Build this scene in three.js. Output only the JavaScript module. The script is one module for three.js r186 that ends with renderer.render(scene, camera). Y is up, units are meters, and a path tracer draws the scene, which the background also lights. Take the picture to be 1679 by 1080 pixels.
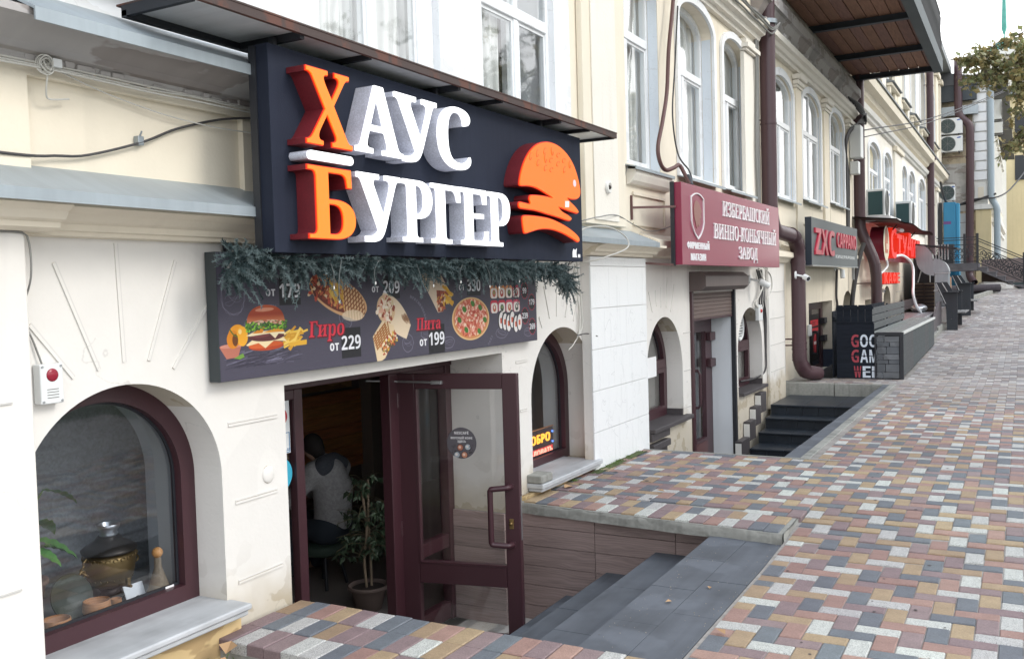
import * as THREE from 'three';
import { FontLoader } from 'three/addons/loaders/FontLoader.js';
import { TextGeometry } from 'three/addons/geometries/TextGeometry.js';
import { RoundedBoxGeometry } from 'three/addons/geometries/RoundedBoxGeometry.js';
import { mergeGeometries } from 'three/addons/utils/BufferGeometryUtils.js';
import { MarchingCubes } from 'three/addons/objects/MarchingCubes.js';

// ---------------------------------------------------------------- camera, sky, sun, exposure
const scene = new THREE.Scene();
const camera = new THREE.PerspectiveCamera(38.46, 1024 / 658, 0.05, 1500);
{
  const yaw = 1.07246, pitch = -0.04221, roll = -0.02885;
  const f = new THREE.Vector3(Math.sin(yaw) * Math.cos(pitch), Math.sin(pitch), -Math.cos(yaw) * Math.cos(pitch));
  const r = new THREE.Vector3(Math.cos(yaw), 0, Math.sin(yaw)), u = r.clone().cross(f);
  const r2 = r.clone().multiplyScalar(Math.cos(roll)).addScaledVector(u, Math.sin(roll));
  const u2 = u.clone().multiplyScalar(Math.cos(roll)).addScaledVector(r, -Math.sin(roll));
  camera.position.set(0, 1.6, 3.4);
  camera.quaternion.setFromRotationMatrix(new THREE.Matrix4().makeBasis(r2, u2, f.clone().negate()));
}
const renderer = new THREE.WebGLRenderer({ antialias: true });
renderer.toneMapping = THREE.LinearToneMapping;
renderer.toneMappingExposure = 2.42;
renderer.shadowMap.enabled = true;

// seeded random and tileable noise
let seed = 12345;
const rnd = () => { seed = (seed + 0x6d2b79f5) | 0; let t = Math.imul(seed ^ (seed >>> 15), 1 | seed); t = (t + Math.imul(t ^ (t >>> 7), 61 | t)) ^ t; return ((t ^ (t >>> 14)) >>> 0) / 4294967296; };
const rr = (a, b) => a + (b - a) * rnd();
const pick = (a) => a[Math.floor(rnd() * a.length)];
const hash = (x, y, s) => { let h = Math.imul(x, 374761393) + Math.imul(y, 668265263) + Math.imul(s, 974634777) | 0; h = Math.imul(h ^ (h >>> 13), 1274126177); return ((h ^ (h >>> 16)) >>> 0) / 4294967296; };
const md = (a, n) => ((a % n) + n) % n;
function vn(x, y, px, py, s) {
  const xi = Math.floor(x), yi = Math.floor(y), fx = x - xi, fy = y - yi, u = fx * fx * (3 - 2 * fx), v = fy * fy * (3 - 2 * fy);
  const a = md(xi, px), b = md(xi + 1, px), c = md(yi, py), d = md(yi + 1, py);
  return (hash(a, c, s) * (1 - u) + hash(b, c, s) * u) * (1 - v) + (hash(a, d, s) * (1 - u) + hash(b, d, s) * u) * v;
}
function fbm(u, v, fx, fy, oct, s) { let t = 0, a = 0.5, n = 0; for (let i = 0; i < oct; i++) { t += a * vn(u * fx, v * fy, fx, fy, s + i); n += a; a *= 0.5; fx *= 2; fy *= 2; } return t / n; }
const sm = (a, b, x) => { const t = Math.min(1, Math.max(0, (x - a) / (b - a))); return t * t * (3 - 2 * t); };
const lerp = (a, b, t) => a + (b - a) * t;

{ // hazy bright sky, thin cloud, no sun disc
  const w = 768, h = 384, d = new Float32Array(w * h * 4);
  for (let j = 0; j < h; j++) for (let i = 0; i < w; i++) {
    const el = ((j + 0.5) / h - 0.5) * Math.PI, e = Math.sin(Math.max(0, el));
    const c = sm(0.42, 0.62, fbm(i / w, j / h, 6, 9, 5, 7));
    const z = Math.pow(e, 0.55);
    let r = lerp(1.12, 0.62, z), g = lerp(1.1, 0.71, z), b = lerp(1.06, 0.84, z);
    const k = 0.5 * c * (1 - 0.3 * z);
    r = lerp(r, 1.15, k); g = lerp(g, 1.13, k); b = lerp(b, 1.1, k);
    if (el < 0) { r = 0.3; g = 0.29; b = 0.28; }
    const o = (j * w + i) * 4; d[o] = r; d[o + 1] = g; d[o + 2] = b; d[o + 3] = 1;
  }
  const t = new THREE.DataTexture(d, w, h, THREE.RGBAFormat, THREE.FloatType);
  t.mapping = THREE.EquirectangularReflectionMapping; t.magFilter = t.minFilter = THREE.LinearFilter; t.needsUpdate = true;
  scene.background = t; scene.environment = t; scene.environmentIntensity = 1;
}
const sun = new THREE.DirectionalLight(new THREE.Color().setRGB(1, 0.94, 0.86), 0.8);
sun.position.set(17, 24, 32); sun.target.position.set(10, 0, 0); sun.castShadow = true; sun.shadow.radius = 40;
Object.assign(sun.shadow.camera, { left: -40, right: 60, top: 40, bottom: -40, near: 1, far: 140 });
sun.shadow.mapSize.set(2048, 2048);
scene.add(sun, sun.target);

// ---------------------------------------------------------------- helpers
const used = {};
const numbered = (n) => { const k = used[n] = (used[n] ?? -1) + 1; return k ? `${n}_${String(k).padStart(3, '0')}` : n; };
function uvBox(g0) { // uv in metres from the dominant direction of each face
  const g = g0.index ? g0.toNonIndexed() : g0;
  const p = g.attributes.position, n = p.count, uv = new Float32Array(n * 2);
  const a = new THREE.Vector3(), b = new THREE.Vector3(), c = new THREE.Vector3();
  for (let i = 0; i < n; i += 3) {
    a.fromBufferAttribute(p, i); b.fromBufferAttribute(p, i + 1); c.fromBufferAttribute(p, i + 2);
    const e = b.clone().sub(a).cross(c.clone().sub(a)), X = Math.abs(e.x), Y = Math.abs(e.y), Z = Math.abs(e.z);
    [a, b, c].forEach((q, k) => { const o = (i + k) * 2; if (Y >= X && Y >= Z) { uv[o] = q.x; uv[o + 1] = q.z; } else if (X >= Z) { uv[o] = q.z; uv[o + 1] = q.y; } else { uv[o] = q.x; uv[o + 1] = q.y; } });
  }
  g.setAttribute('uv', new THREE.BufferAttribute(uv, 2));
  return g;
}
const clean = (g) => { const q = g.index ? g.toNonIndexed() : g.clone(); for (const k of Object.keys(q.attributes)) if (!['position', 'normal', 'uv'].includes(k)) q.deleteAttribute(k); if (!q.attributes.normal) q.computeVertexNormals(); if (!q.attributes.uv) q.setAttribute('uv', new THREE.BufferAttribute(new Float32Array(q.attributes.position.count * 2), 2)); return q; };
const merge = (...gs) => mergeGeometries(gs.flat().map(clean));
function thing(name, label, category, pos = [0, 0, 0], group) {
  const o = new THREE.Group(); o.name = numbered(name); o.position.set(...pos); scene.add(o);
  o.userData = { label, category }; if (group) o.userData.group = group;
  return o;
}
// a part: geometry given in world metres, moved into its parent's frame
const org = (o) => { const v = new THREE.Vector3(); for (let q = o; q && q !== scene; q = q.parent) v.add(q.position); return v; };
function P(parent, name, g, m, keep, label) {
  const q = keep ? g : uvBox(g), o = org(parent); q.translate(-o.x, -o.y, -o.z);
  const me = new THREE.Mesh(q, m); me.name = name; me.castShadow = me.receiveShadow = true; parent.add(me);
  if (label) me.userData.label = label;
  return me;
}
function one(name, label, category, g, m, keep, group) { // a thing of one mesh
  const me = new THREE.Mesh(keep ? g : uvBox(g), m); me.name = numbered(name); me.castShadow = me.receiveShadow = true; scene.add(me);
  me.userData = { label, category }; if (group) me.userData.group = group; return me;
}
function struct(name, g, m, keep) { const me = new THREE.Mesh(keep ? g : uvBox(g), m); me.name = name; me.receiveShadow = me.castShadow = true; me.userData = { kind: 'structure' }; scene.add(me); return me; }
function copy(src, name, label, pos) { const c = src.clone(); c.name = numbered(name); c.userData = { ...src.userData }; if (label) c.userData.label = label; if (pos) c.position.set(...pos); scene.add(c); return c; }
const bx = (x0, x1, y0, y1, z0, z1) => new THREE.BoxGeometry(Math.abs(x1 - x0), Math.abs(y1 - y0), Math.abs(z1 - z0)).translate((x0 + x1) / 2, (y0 + y1) / 2, (z0 + z1) / 2);
const rb = (x0, x1, y0, y1, z0, z1, r = 0.006, s = 1) => new RoundedBoxGeometry(Math.abs(x1 - x0), Math.abs(y1 - y0), Math.abs(z1 - z0), s, r).translate((x0 + x1) / 2, (y0 + y1) / 2, (z0 + z1) / 2);
const V = (x, y, z) => new THREE.Vector3(x, y, z);
const curve = (pts, t = 0.5) => new THREE.CatmullRomCurve3(pts.map((p) => V(...p)), false, 'catmullrom', t);
const tube = (pts, r, seg = 24, rs = 8, t = 0.5) => new THREE.TubeGeometry(pts.length > 2 ? curve(pts, t) : new THREE.LineCurve3(V(...pts[0]), V(...pts[1])), pts.length > 2 ? seg : 1, r, rs, false);
function rod(a, b, r, n = 6) { // a closed cylinder from a to b
  const A = V(...a), B = V(...b), d = B.clone().sub(A), g = new THREE.CylinderGeometry(r, r, d.length(), n);
  g.applyQuaternion(new THREE.Quaternion().setFromUnitVectors(V(0, 1, 0), d.clone().normalize())); return g.translate(...A.add(B).multiplyScalar(0.5).toArray());
}
function bar(a, b, w, h) { // a rectangular bar from a to b
  const A = V(...a), B = V(...b), d = B.clone().sub(A), g = new THREE.BoxGeometry(w, h, d.length());
  const q = new THREE.Matrix4().lookAt(B, A, Math.abs(d.y) > 0.95 * d.length() ? V(0, 0, 1) : V(0, 1, 0)); g.applyMatrix4(q); return g.translate(...A.clone().add(B).multiplyScalar(0.5).toArray());
}
const pipeBend = (pts, r, seg, rs) => tube(pts, r, seg, rs, 0.25);
// an elbow-free polyline pipe: straight runs joined by short arcs
function pipe(pts, r, bend = 0.12, rs = 16) {
  const path = new THREE.CurvePath(), v = pts.map((p) => V(...p)); let last = v[0];
  for (let i = 1; i < v.length - 1; i++) {
    const a = v[i - 1].clone().sub(v[i]), b = v[i + 1].clone().sub(v[i]), d = Math.min(bend, a.length() / 2.05, b.length() / 2.05);
    const s = v[i].clone().addScaledVector(a.normalize(), d), e = v[i].clone().addScaledVector(b.normalize(), d);
    path.add(new THREE.LineCurve3(last, s)); path.add(new THREE.QuadraticBezierCurve3(s, v[i].clone(), e)); last = e;
  }
  path.add(new THREE.LineCurve3(last, v[v.length - 1]));
  const L = path.getLength(); return new THREE.TubeGeometry(path, Math.max(8, Math.ceil(L / 0.06)), r, rs, false);
}
const shape = (pts) => new THREE.Shape(pts.map((p) => new THREE.Vector2(p[0], p[1])));
const ext = (s, depth, z, o = {}) => new THREE.ExtrudeGeometry(s, { depth, bevelEnabled: false, curveSegments: 20, ...o }).translate(0, 0, z);
function archPath(C, x0, x1, yb, ys, yt) { const p = new C(); p.moveTo(x0, yb); p.lineTo(x1, yb); p.lineTo(x1, ys); p.absellipse((x0 + x1) / 2, ys, (x1 - x0) / 2, yt - ys, 0, Math.PI, false, 0); p.lineTo(x0, yb); return p; }
const rectPath = (C, x0, x1, y0, y1) => { const p = new C(); p.moveTo(x0, y0); p.lineTo(x1, y0); p.lineTo(x1, y1); p.lineTo(x0, y1); p.lineTo(x0, y0); return p; };
function lathe(prof, x, y, z, n = 24) { return new THREE.LatheGeometry(prof.map((p) => new THREE.Vector2(p[0], p[1])), n).translate(x, y, z); }
function profileX(prof, x0, x1) { // a moulding: profile in (z, y) run along x
  const s = shape(prof.map(([z, y]) => [-z, y])); return new THREE.ExtrudeGeometry(s, { depth: x1 - x0, bevelEnabled: false }).rotateY(Math.PI / 2).translate(x0, 0, 0);
}

// ---------------------------------------------------------------- textures and materials
function tex(n, metres, fn, m = n) { // linear data texture, fn(u, v) -> grey or [r, g, b], 0..1
  const d = new Uint8Array(n * m * 4);
  for (let j = 0; j < m; j++) for (let i = 0; i < n; i++) { const c = fn(i / n, j / m), o = (j * n + i) * 4, a = Array.isArray(c) ? c : [c, c, c]; for (let k = 0; k < 3; k++) d[o + k] = Math.max(0, Math.min(255, a[k] * 255)); d[o + 3] = 255; }
  const t = new THREE.DataTexture(d, n, m); t.wrapS = t.wrapT = THREE.RepeatWrapping; t.magFilter = THREE.LinearFilter; t.minFilter = THREE.LinearMipmapLinearFilter; t.generateMipmaps = true;
  t.repeat.set(1 / metres, 1 / (metres * m / n)); t.needsUpdate = true; return t;
}
const mat = (r, g, b, rough = 0.8, o = {}) => { const { metal = 0, ...q } = o; return new (q.clearcoat !== undefined || q.transmission !== undefined || q.sheen !== undefined ? THREE.MeshPhysicalMaterial : THREE.MeshStandardMaterial)({ color: new THREE.Color().setRGB(r, g, b), roughness: rough, metalness: metal, side: THREE.DoubleSide, ...q }); };
const emi = (r, g, b, k, base = [0.1, 0.1, 0.1]) => new THREE.MeshStandardMaterial({ color: new THREE.Color().setRGB(...base), emissive: new THREE.Color().setRGB(r, g, b), emissiveIntensity: k, roughness: 0.5, side: THREE.DoubleSide });
const T = {};
T.plaster = tex(1024, 3.1, (u, v) => { const a = fbm(u, v, 4, 4, 4, 1), b = fbm(u, v, 30, 24, 3, 11), st = fbm(u, v, 26, 2, 3, 21); return Math.min(1, 0.9 + 0.1 * (a - 0.5) + 0.05 * (b - 0.5) - 0.09 * sm(0.6, 0.8, st) * a + 0.04); });
T.plasterBump = tex(512, 0.9, (u, v) => 0.5 * fbm(u, v, 8, 8, 3, 31) + 0.5 * fbm(u, v, 70, 70, 2, 41));
T.dirty = tex(1024, 2.7, (u, v) => { const a = fbm(u, v, 5, 5, 5, 51), p = sm(0.56, 0.6, fbm(u, v, 7, 16, 5, 61)), s = fbm(u, v, 40, 2, 3, 63); const k = 0.98 - 0.3 * sm(0.4, 0.7, a) - 0.12 * s; return [k * (1 - 0.28 * p), k * (1 - 0.32 * p), k * (1 - 0.34 * p)]; });
T.speck = tex(512, 0.42, (u, v) => { const a = fbm(u, v, 90, 90, 2, 71), b = fbm(u, v, 6, 6, 3, 72); return 0.8 + 0.36 * (a - 0.5) + 0.22 * (b - 0.5); });
T.granite = tex(512, 0.55, (u, v) => { const a = hash(Math.floor(u * 256), Math.floor(v * 256), 5), b = fbm(u, v, 60, 60, 2, 73); const k = 0.86 + 0.2 * (b - 0.5); return a < 0.14 ? k * 0.3 : a < 0.32 ? k * 0.66 : k * 1.08; });
T.grainBump = tex(512, 0.25, (u, v) => fbm(u, v, 80, 80, 3, 75));
T.slate = tex(1024, 1.3, (u, v) => { const a = fbm(u, v, 6, 6, 5, 81), b = fbm(u, v, 3, 40, 3, 82), c = sm(0.62, 0.75, fbm(u, v, 5, 5, 4, 83)); return 0.74 + 0.55 * (a - 0.5) + 0.2 * (b - 0.5) + 0.2 * c; });
T.wood = tex(512, 0.62, (u, v) => { const w = fbm(u, v, 3, 26, 4, 91) + 0.35 * fbm(u, v, 2, 90, 2, 92), k = 0.5 + 0.5 * Math.sin((v * 34 + fbm(u, v, 2, 6, 3, 93) * 5) * 6.2832); return 0.42 + 0.34 * w + 0.12 * k; });
T.rust = tex(512, 0.8, (u, v) => { const a = fbm(u, v, 8, 8, 5, 95), k = sm(0.42, 0.62, a); return [0.55 + 0.45 * k, 0.62 + 0.1 * k, 0.66 - 0.05 * k]; });
T.metal = tex(512, 1.7, (u, v) => { const a = fbm(u, v, 4, 4, 4, 97), b = fbm(u, v, 60, 4, 3, 98); return 0.8 + 0.25 * (a - 0.5) + 0.14 * (b - 0.5); });
T.concrete = tex(512, 1.1, (u, v) => { const a = fbm(u, v, 4, 4, 5, 101), b = fbm(u, v, 50, 50, 2, 102), s = fbm(u, v, 24, 2, 3, 104); return 0.78 + 0.34 * (a - 0.5) + 0.2 * (b - 0.5) - 0.12 * sm(0.5, 0.75, s); });
T.cloth = tex(512, 0.5, (u, v) => 0.6 + 0.4 * fbm(u, v, 40, 40, 3, 111));
T.peel = tex(1024, 1.2, (u, v) => { const a = sm(0.655, 0.67, fbm(u, v, 6, 12, 5, 121)), c = Math.abs(fbm(u, v, 3, 5, 4, 122) - 0.5) < 0.0025 ? 0.9 : 1; const k = (0.96 + 0.06 * (fbm(u, v, 5, 5, 3, 123) - 0.5)) * c; return [k * (1 - 0.09 * a), k * (1 - 0.1 * a), k * (1 - 0.11 * a)]; });
T.curtain = tex(512, 0.8, (u, v) => 0.72 + 0.28 * Math.sin((u * 12 + fbm(u, v, 5, 2, 2, 131) * 1.2) * 6.283) * 0.5 + 0.1 * fbm(u, v, 8, 2, 2, 133));
// painted render of the ground floor: splash dirt at the foot, hairline cracks, patched paint (v follows height)
T.lowerWall = tex(1536, 6.5, (u, v) => {
  const y = v * 3.25 - 1.3, a = fbm(u, v, 6, 3, 5, 301), b = fbm(u, v, 90, 45, 3, 311), e = fbm(u, v, 26, 13, 4, 321);
  let k = 0.97 + 0.05 * (a - 0.5) + 0.035 * (b - 0.5); const patch = sm(0.57, 0.585, fbm(u, v, 9, 5, 3, 331)); k *= 1 - 0.035 * patch;
  const drip = sm(0.6, 0.78, fbm(u, v, 70, 2, 3, 341)) * sm(0.9, 1.9, y) * 0.08; k -= drip;
  const crack = Math.abs(fbm(u, v, 7, 5, 5, 351) - 0.5) < 0.0016 && a > 0.46 ? 0.14 : 0; k -= crack;
  const foot = sm(0.22, -0.02, y - 0.22 * (e - 0.4)) * 0.8 + sm(0.6, 0.0, y) * 0.12 * e; const chip = sm(0.66, 0.68, fbm(u, v, 40, 24, 4, 361)) * sm(0.5, 0.0, y) * 0.3;
  return [k * (1 - 0.3 * foot - 0.5 * chip), k * (1 - 0.36 * foot - 0.55 * chip), k * (1 - 0.47 * foot - 0.6 * chip)];
}, 768); T.lowerWall.offset.set(0, 0.4);
const bump = (t, k) => ({ bumpMap: t, bumpScale: k });
const M = {
  white: mat(0.73, 0.71, 0.675, 0.9, { map: T.lowerWall, ...bump(T.plasterBump, 0.0012) }),
  reveal: mat(0.62, 0.6, 0.57, 0.9, { map: T.plaster, ...bump(T.plasterBump, 0.005) }),
  blueWhite: mat(0.68, 0.74, 0.8, 0.8, { map: T.peel, ...bump(T.plasterBump, 0.003) }),
  peelWhite: mat(0.8, 0.82, 0.84, 0.8, { map: T.peel, ...bump(T.peel, 0.002) }),
  cream: mat(0.79, 0.72, 0.59, 0.9, { map: T.plaster, ...bump(T.plasterBump, 0.0015) }),
  cream2: mat(0.81, 0.74, 0.61, 0.9, { map: T.plaster, ...bump(T.plasterBump, 0.0015) }),
  paleCream: mat(0.83, 0.79, 0.71, 0.9, { map: T.plaster, ...bump(T.plasterBump, 0.003) }),
  trim: mat(0.78, 0.77, 0.73, 0.85, { map: T.plaster, ...bump(T.plasterBump, 0.002) }),
  groove: mat(0.5, 0.49, 0.47, 0.95),
  weather: mat(0.42, 0.4, 0.39, 0.95, { map: T.dirty, ...bump(T.dirty, 0.012) }),
  grimy: mat(0.6, 0.58, 0.55, 0.95, { map: T.dirty, ...bump(T.dirty, 0.006) }),
  ochreWall: mat(0.62, 0.46, 0.24, 0.95, { map: T.dirty, ...bump(T.dirty, 0.01) }),
  yellowWall: mat(0.72, 0.6, 0.36, 0.9, { map: T.plaster, ...bump(T.plasterBump, 0.003) }),
  flash: mat(0.42, 0.48, 0.52, 0.42, { metal: 0.35, map: T.metal, ...bump(T.metal, 0.004) }),
  darkFlash: mat(0.22, 0.24, 0.25, 0.6, { metal: 0.3, map: T.metal }),
  galv: mat(0.4, 0.45, 0.49, 0.38, { metal: 0.75, map: T.metal, ...bump(T.metal, 0.002) }),
  frame: mat(0.05, 0.018, 0.024, 0.36, { ...bump(T.grainBump, 0.0004) }),
  brownPipe: mat(0.062, 0.03, 0.037, 0.38, { ...bump(T.grainBump, 0.0006) }),
  signBlack: mat(0.024, 0.03, 0.05, 0.7, { clearcoat: 0, specularIntensity: 0.3, map: T.metal, ...bump(T.grainBump, 0.0006) }),
  black: mat(0.018, 0.02, 0.026, 0.5),
  blackPaint: mat(0.018, 0.023, 0.034, 0.8, { clearcoat: 0, specularIntensity: 0.35, map: T.wood, ...bump(T.wood, 0.002) }),
  rust: mat(0.11, 0.065, 0.055, 0.75, { map: T.rust }),
  redSide: mat(0.17, 0.012, 0.02, 0.55, { map: T.speck }),
  whiteSide: mat(0.74, 0.76, 0.86, 0.5, { map: T.speck }),
  winFrame: mat(0.8, 0.82, 0.84, 0.55, { map: T.peel }),
  glass: new THREE.MeshPhysicalMaterial({ color: 0xffffff, roughness: 0.02, metalness: 0, transmission: 1, thickness: 0, ior: 1.75, side: THREE.DoubleSide }),
  shopGlass: new THREE.MeshPhysicalMaterial({ color: new THREE.Color().setRGB(0.84, 0.88, 0.92), roughness: 0.03, transmission: 1, thickness: 0, ior: 1.85, side: THREE.DoubleSide, ...bump(tex(256, 1.2, (u, v) => fbm(u, v, 3, 3, 3, 145)), 0.003) }),
  oldGlass: new THREE.MeshPhysicalMaterial({ color: new THREE.Color().setRGB(0.95, 0.97, 0.97), roughness: 0.03, transmission: 1, thickness: 0, ior: 2.2, side: THREE.DoubleSide, ...bump(tex(256, 1.5, (u, v) => fbm(u, v, 3, 3, 3, 141)), 0.004) }),
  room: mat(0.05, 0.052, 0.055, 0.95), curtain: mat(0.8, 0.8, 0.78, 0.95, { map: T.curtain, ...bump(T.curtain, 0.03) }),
  slate: mat(0.115, 0.128, 0.15, 0.75, { map: T.slate, ...bump(T.slate, 0.004) }),
  slateDark: mat(0.022, 0.03, 0.042, 0.4, { map: T.slate, ...bump(T.slate, 0.004) }),
  marble: mat(0.56, 0.58, 0.6, 0.5, { map: T.slate, ...bump(T.slate, 0.002) }),
  granite: mat(0.075, 0.066, 0.07, 0.6, { map: T.speck }),
  mortar: mat(0.38, 0.355, 0.33, 0.95, { map: T.concrete }),
  concrete: mat(0.36, 0.36, 0.33, 0.95, { map: T.concrete, ...bump(T.concrete, 0.012) }),
  asphalt: mat(0.07, 0.07, 0.07, 0.95, { map: T.concrete }),
  lawn: mat(0.06, 0.08, 0.035, 1, { map: T.concrete }),
  maroon: mat(0.24, 0.018, 0.055, 0.3, { clearcoat: 0.2, clearcoatRoughness: 0.12 }),
  whitePaint: mat(0.82, 0.83, 0.84, 0.5), plastic: mat(0.68, 0.7, 0.7, 0.45),
  steel: mat(0.5, 0.52, 0.54, 0.3, { metal: 0.9 }), chrome: mat(0.8, 0.8, 0.8, 0.15, { metal: 1 }),
  brass: mat(0.3, 0.2, 0.085, 0.4, { metal: 0.8, map: T.metal }), brassDark: mat(0.05, 0.042, 0.036, 0.4, { metal: 0.7 }),
  clay: mat(0.55, 0.24, 0.09, 0.6, { map: T.wood }), terracotta: mat(0.3, 0.2, 0.17, 0.8, { map: T.speck }),
  cableWhite: mat(0.55, 0.54, 0.5, 0.6), cableDark: mat(0.05, 0.048, 0.05, 0.6), cableBrown: mat(0.11, 0.05, 0.045, 0.55), cableGrey: mat(0.2, 0.2, 0.19, 0.6),
};
const fontSB = await new FontLoader().loadAsync('fonts/droid/droid_serif_bold.typeface.json');
const fontSS = await new FontLoader().loadAsync('fonts/droid/droid_sans_bold.typeface.json');
const fontSR = await new FontLoader().loadAsync('fonts/droid/droid_serif_regular.typeface.json');
function glyph(ch, font, x0, x1, y0, y1, z, depth, bevel = 0) { // letters fitted to a measured box
  const g = new TextGeometry(ch, { font, size: 1, depth, curveSegments: 8, bevelEnabled: bevel > 0, bevelThickness: bevel, bevelSize: bevel, bevelSegments: 1 });
  g.computeBoundingBox(); const b = g.boundingBox; g.translate(-b.min.x, -b.min.y, 0); g.scale((x1 - x0) / (b.max.x - b.min.x), (y1 - y0) / (b.max.y - b.min.y), 1); return g.translate(x0, y0, z);
}
function canvasTex(w, h, draw) { const c = document.createElement('canvas'); c.width = w; c.height = h; draw(c.getContext('2d'), w, h); const t = new THREE.CanvasTexture(c); t.colorSpace = THREE.SRGBColorSpace; t.anisotropy = 8; return t; }
function printPlane(x0, x1, y0, y1, z) { return new THREE.PlaneGeometry(x1 - x0, y1 - y0).translate((x0 + x1) / 2, (y0 + y1) / 2, z); }

// ---------------------------------------------------------------- the ground and the paved street
const yS = (x) => { // height of the street along its length
  const pts = [[-60, -0.075], [5.4, -0.075], [7.4, 0], [17, 0], [22, 0.12], [28, 0.19], [31, 0.26], [36, 0.56], [43, 1.05], [60, 2.1], [140, 5]];
  for (let i = 1; i < pts.length; i++) if (x <= pts[i][0]) { const a = pts[i - 1], b = pts[i]; return lerp(a[1], b[1], i === 2 ? sm(0, 1, (x - a[0]) / (b[0] - a[0])) : (x - a[0]) / (b[0] - a[0])); }
  return 5;
};
function sheet(xs, z0f, z1f, dy, n = 1) { // a strip of ground following yS
  const p = [], id = []; xs.forEach((x, i) => { for (let k = 0; k <= n; k++) p.push(x, yS(x) + dy, lerp(z0f(x), z1f(x), k / n)); if (i) for (let k = 0; k < n; k++) { const a = (i - 1) * (n + 1) + k, b = i * (n + 1) + k; id.push(a, a + 1, b + 1, a, b + 1, b); } });
  const g = new THREE.BufferGeometry(); g.setAttribute('position', new THREE.Float32BufferAttribute(p, 3)); g.setIndex(id); const q = g.toNonIndexed(); q.computeVertexNormals(); return q;
}
const range = (a, b, s) => { const o = []; for (let x = a; x < b - 1e-6; x += s) o.push(x); o.push(b); return o; };
const longXs = [-60, -20, ...range(0, 64, 1), 90, 140, 400, 900];
struct('ground', merge(sheet(longXs, () => 7.2, () => 420, -0.12, 4), new THREE.PlaneGeometry(1400, 700).rotateX(-Math.PI / 2).translate(300, -1.7, -70)), M.lawn);
const edgeZ = (x) => x < 6.05 ? 2.045 : x < 8.69 ? 0.02 : x < 15.3 ? 1.685 : x < 16.05 ? 0.3 : x < 36 ? lerp(1.66, 1.5, sm(16, 28, x)) : x < 44 ? lerp(1.5, 2.7, sm(36, 44, x)) : 2.7;
const pavement = struct('pavement', merge(
  sheet(range(-12, 6.05, 0.5), () => 2.04, () => 7.2, -0.007), sheet(range(6.05, 8.69, 0.2), () => 2.0, () => 7.2, -0.007),
  sheet(range(8.69, 15.3, 0.6), () => 1.68, () => 7.2, -0.007), sheet(range(15.3, 16.05, 0.3), () => 0.02, () => 7.2, -0.007),
  sheet(range(16.05, 140, 1), (x) => edgeZ(x) - 0.02, () => 7.2, -0.007),
), M.mortar);
const slabEdge = (z) => 6.246 - 0.0955 * z;
const PW = 0.1025;
function paverGeo(l, w, off) {
  const c = 0.0045, a = l / 2, b = w / 2, r = [[-a, -0.055, -b], [a, -0.055, -b], [a, -0.055, b], [-a, -0.055, b], [-a, -c, -b], [a, -c, -b], [a, -c, b], [-a, -c, b], [-a + c, 0, -b + c], [a - c, 0, -b + c], [a - c, 0, b - c], [-a + c, 0, b - c]], p = [];
  const q = (i, j, k, m) => [i, j, k, i, k, m].forEach((n) => p.push(...r[n]));
  for (let s = 0; s < 8; s += 4) for (let i = 0; i < 4; i++) q(s + i, s + 4 + i, s + 4 + (i + 1) % 4, s + (i + 1) % 4);
  q(8, 11, 10, 9);
  const g = new THREE.BufferGeometry(); g.setAttribute('position', new THREE.Float32BufferAttribute(p, 3)); g.computeVertexNormals();
  const h = uvBox(g.translate(off, 0, off * 1.7)); return h.translate(-off, 0, -off * 1.7);
}
const pvFull = [0, 0.13, 0.29, 0.41].map((o) => paverGeo(0.2008, 0.0985, o)), pvHalf = [0, 0.2].map((o) => paverGeo(0.0985, 0.0985, o));
const tones = { white: [0.55, 0.55, 0.525], ochre: [0.4, 0.29, 0.18], red: [0.36, 0.22, 0.185], plum: [0.27, 0.195, 0.198], dark: [0.158, 0.175, 0.198], rose: [0.34, 0.25, 0.235] };
const pvMat = {};
for (const [k, c] of Object.entries(tones)) pvMat[k] = [0.84, 0.94, 1, 1.08, 1.2].map((f, i) => mat(c[0] * f, c[1] * f * (1 + 0.02 * (i - 2)), c[2] * f, 0.66, { map: k === 'white' ? T.granite : T.speck, ...bump(T.grainBump, 0.002) }));
const pvInst = mat(1, 1, 1, 0.66, { map: T.speck, ...bump(T.grainBump, 0.002) });
const greys = [[0.44, 0.42, 0.41], [0.31, 0.275, 0.27], [0.24, 0.205, 0.205], [0.52, 0.5, 0.485], [0.36, 0.31, 0.275], [0.28, 0.265, 0.275], [0.38, 0.335, 0.32]];
const nearTone = () => { const r = rnd(); return r < 0.2 ? 'white' : r < 0.42 ? 'ochre' : r < 0.59 ? 'red' : r < 0.76 ? 'plum' : 'dark'; };
const camP = camera.position, fwd = V(0, 0, -1).applyQuaternion(camera.quaternion);
camera.updateMatrixWorld(); const viewM = camera.matrixWorldInverse.copy(camera.matrixWorld).invert(), tanV = Math.tan(THREE.MathUtils.degToRad(38.46 / 2));
const inFrame = (x, y, z) => { const q = V(x, y, z).applyMatrix4(viewM); return q.z < -0.1 && Math.abs(q.x / q.z) < tanV * 1.5562 * 1.03 && Math.abs(q.y / q.z) < tanV * 1.05; };
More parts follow.
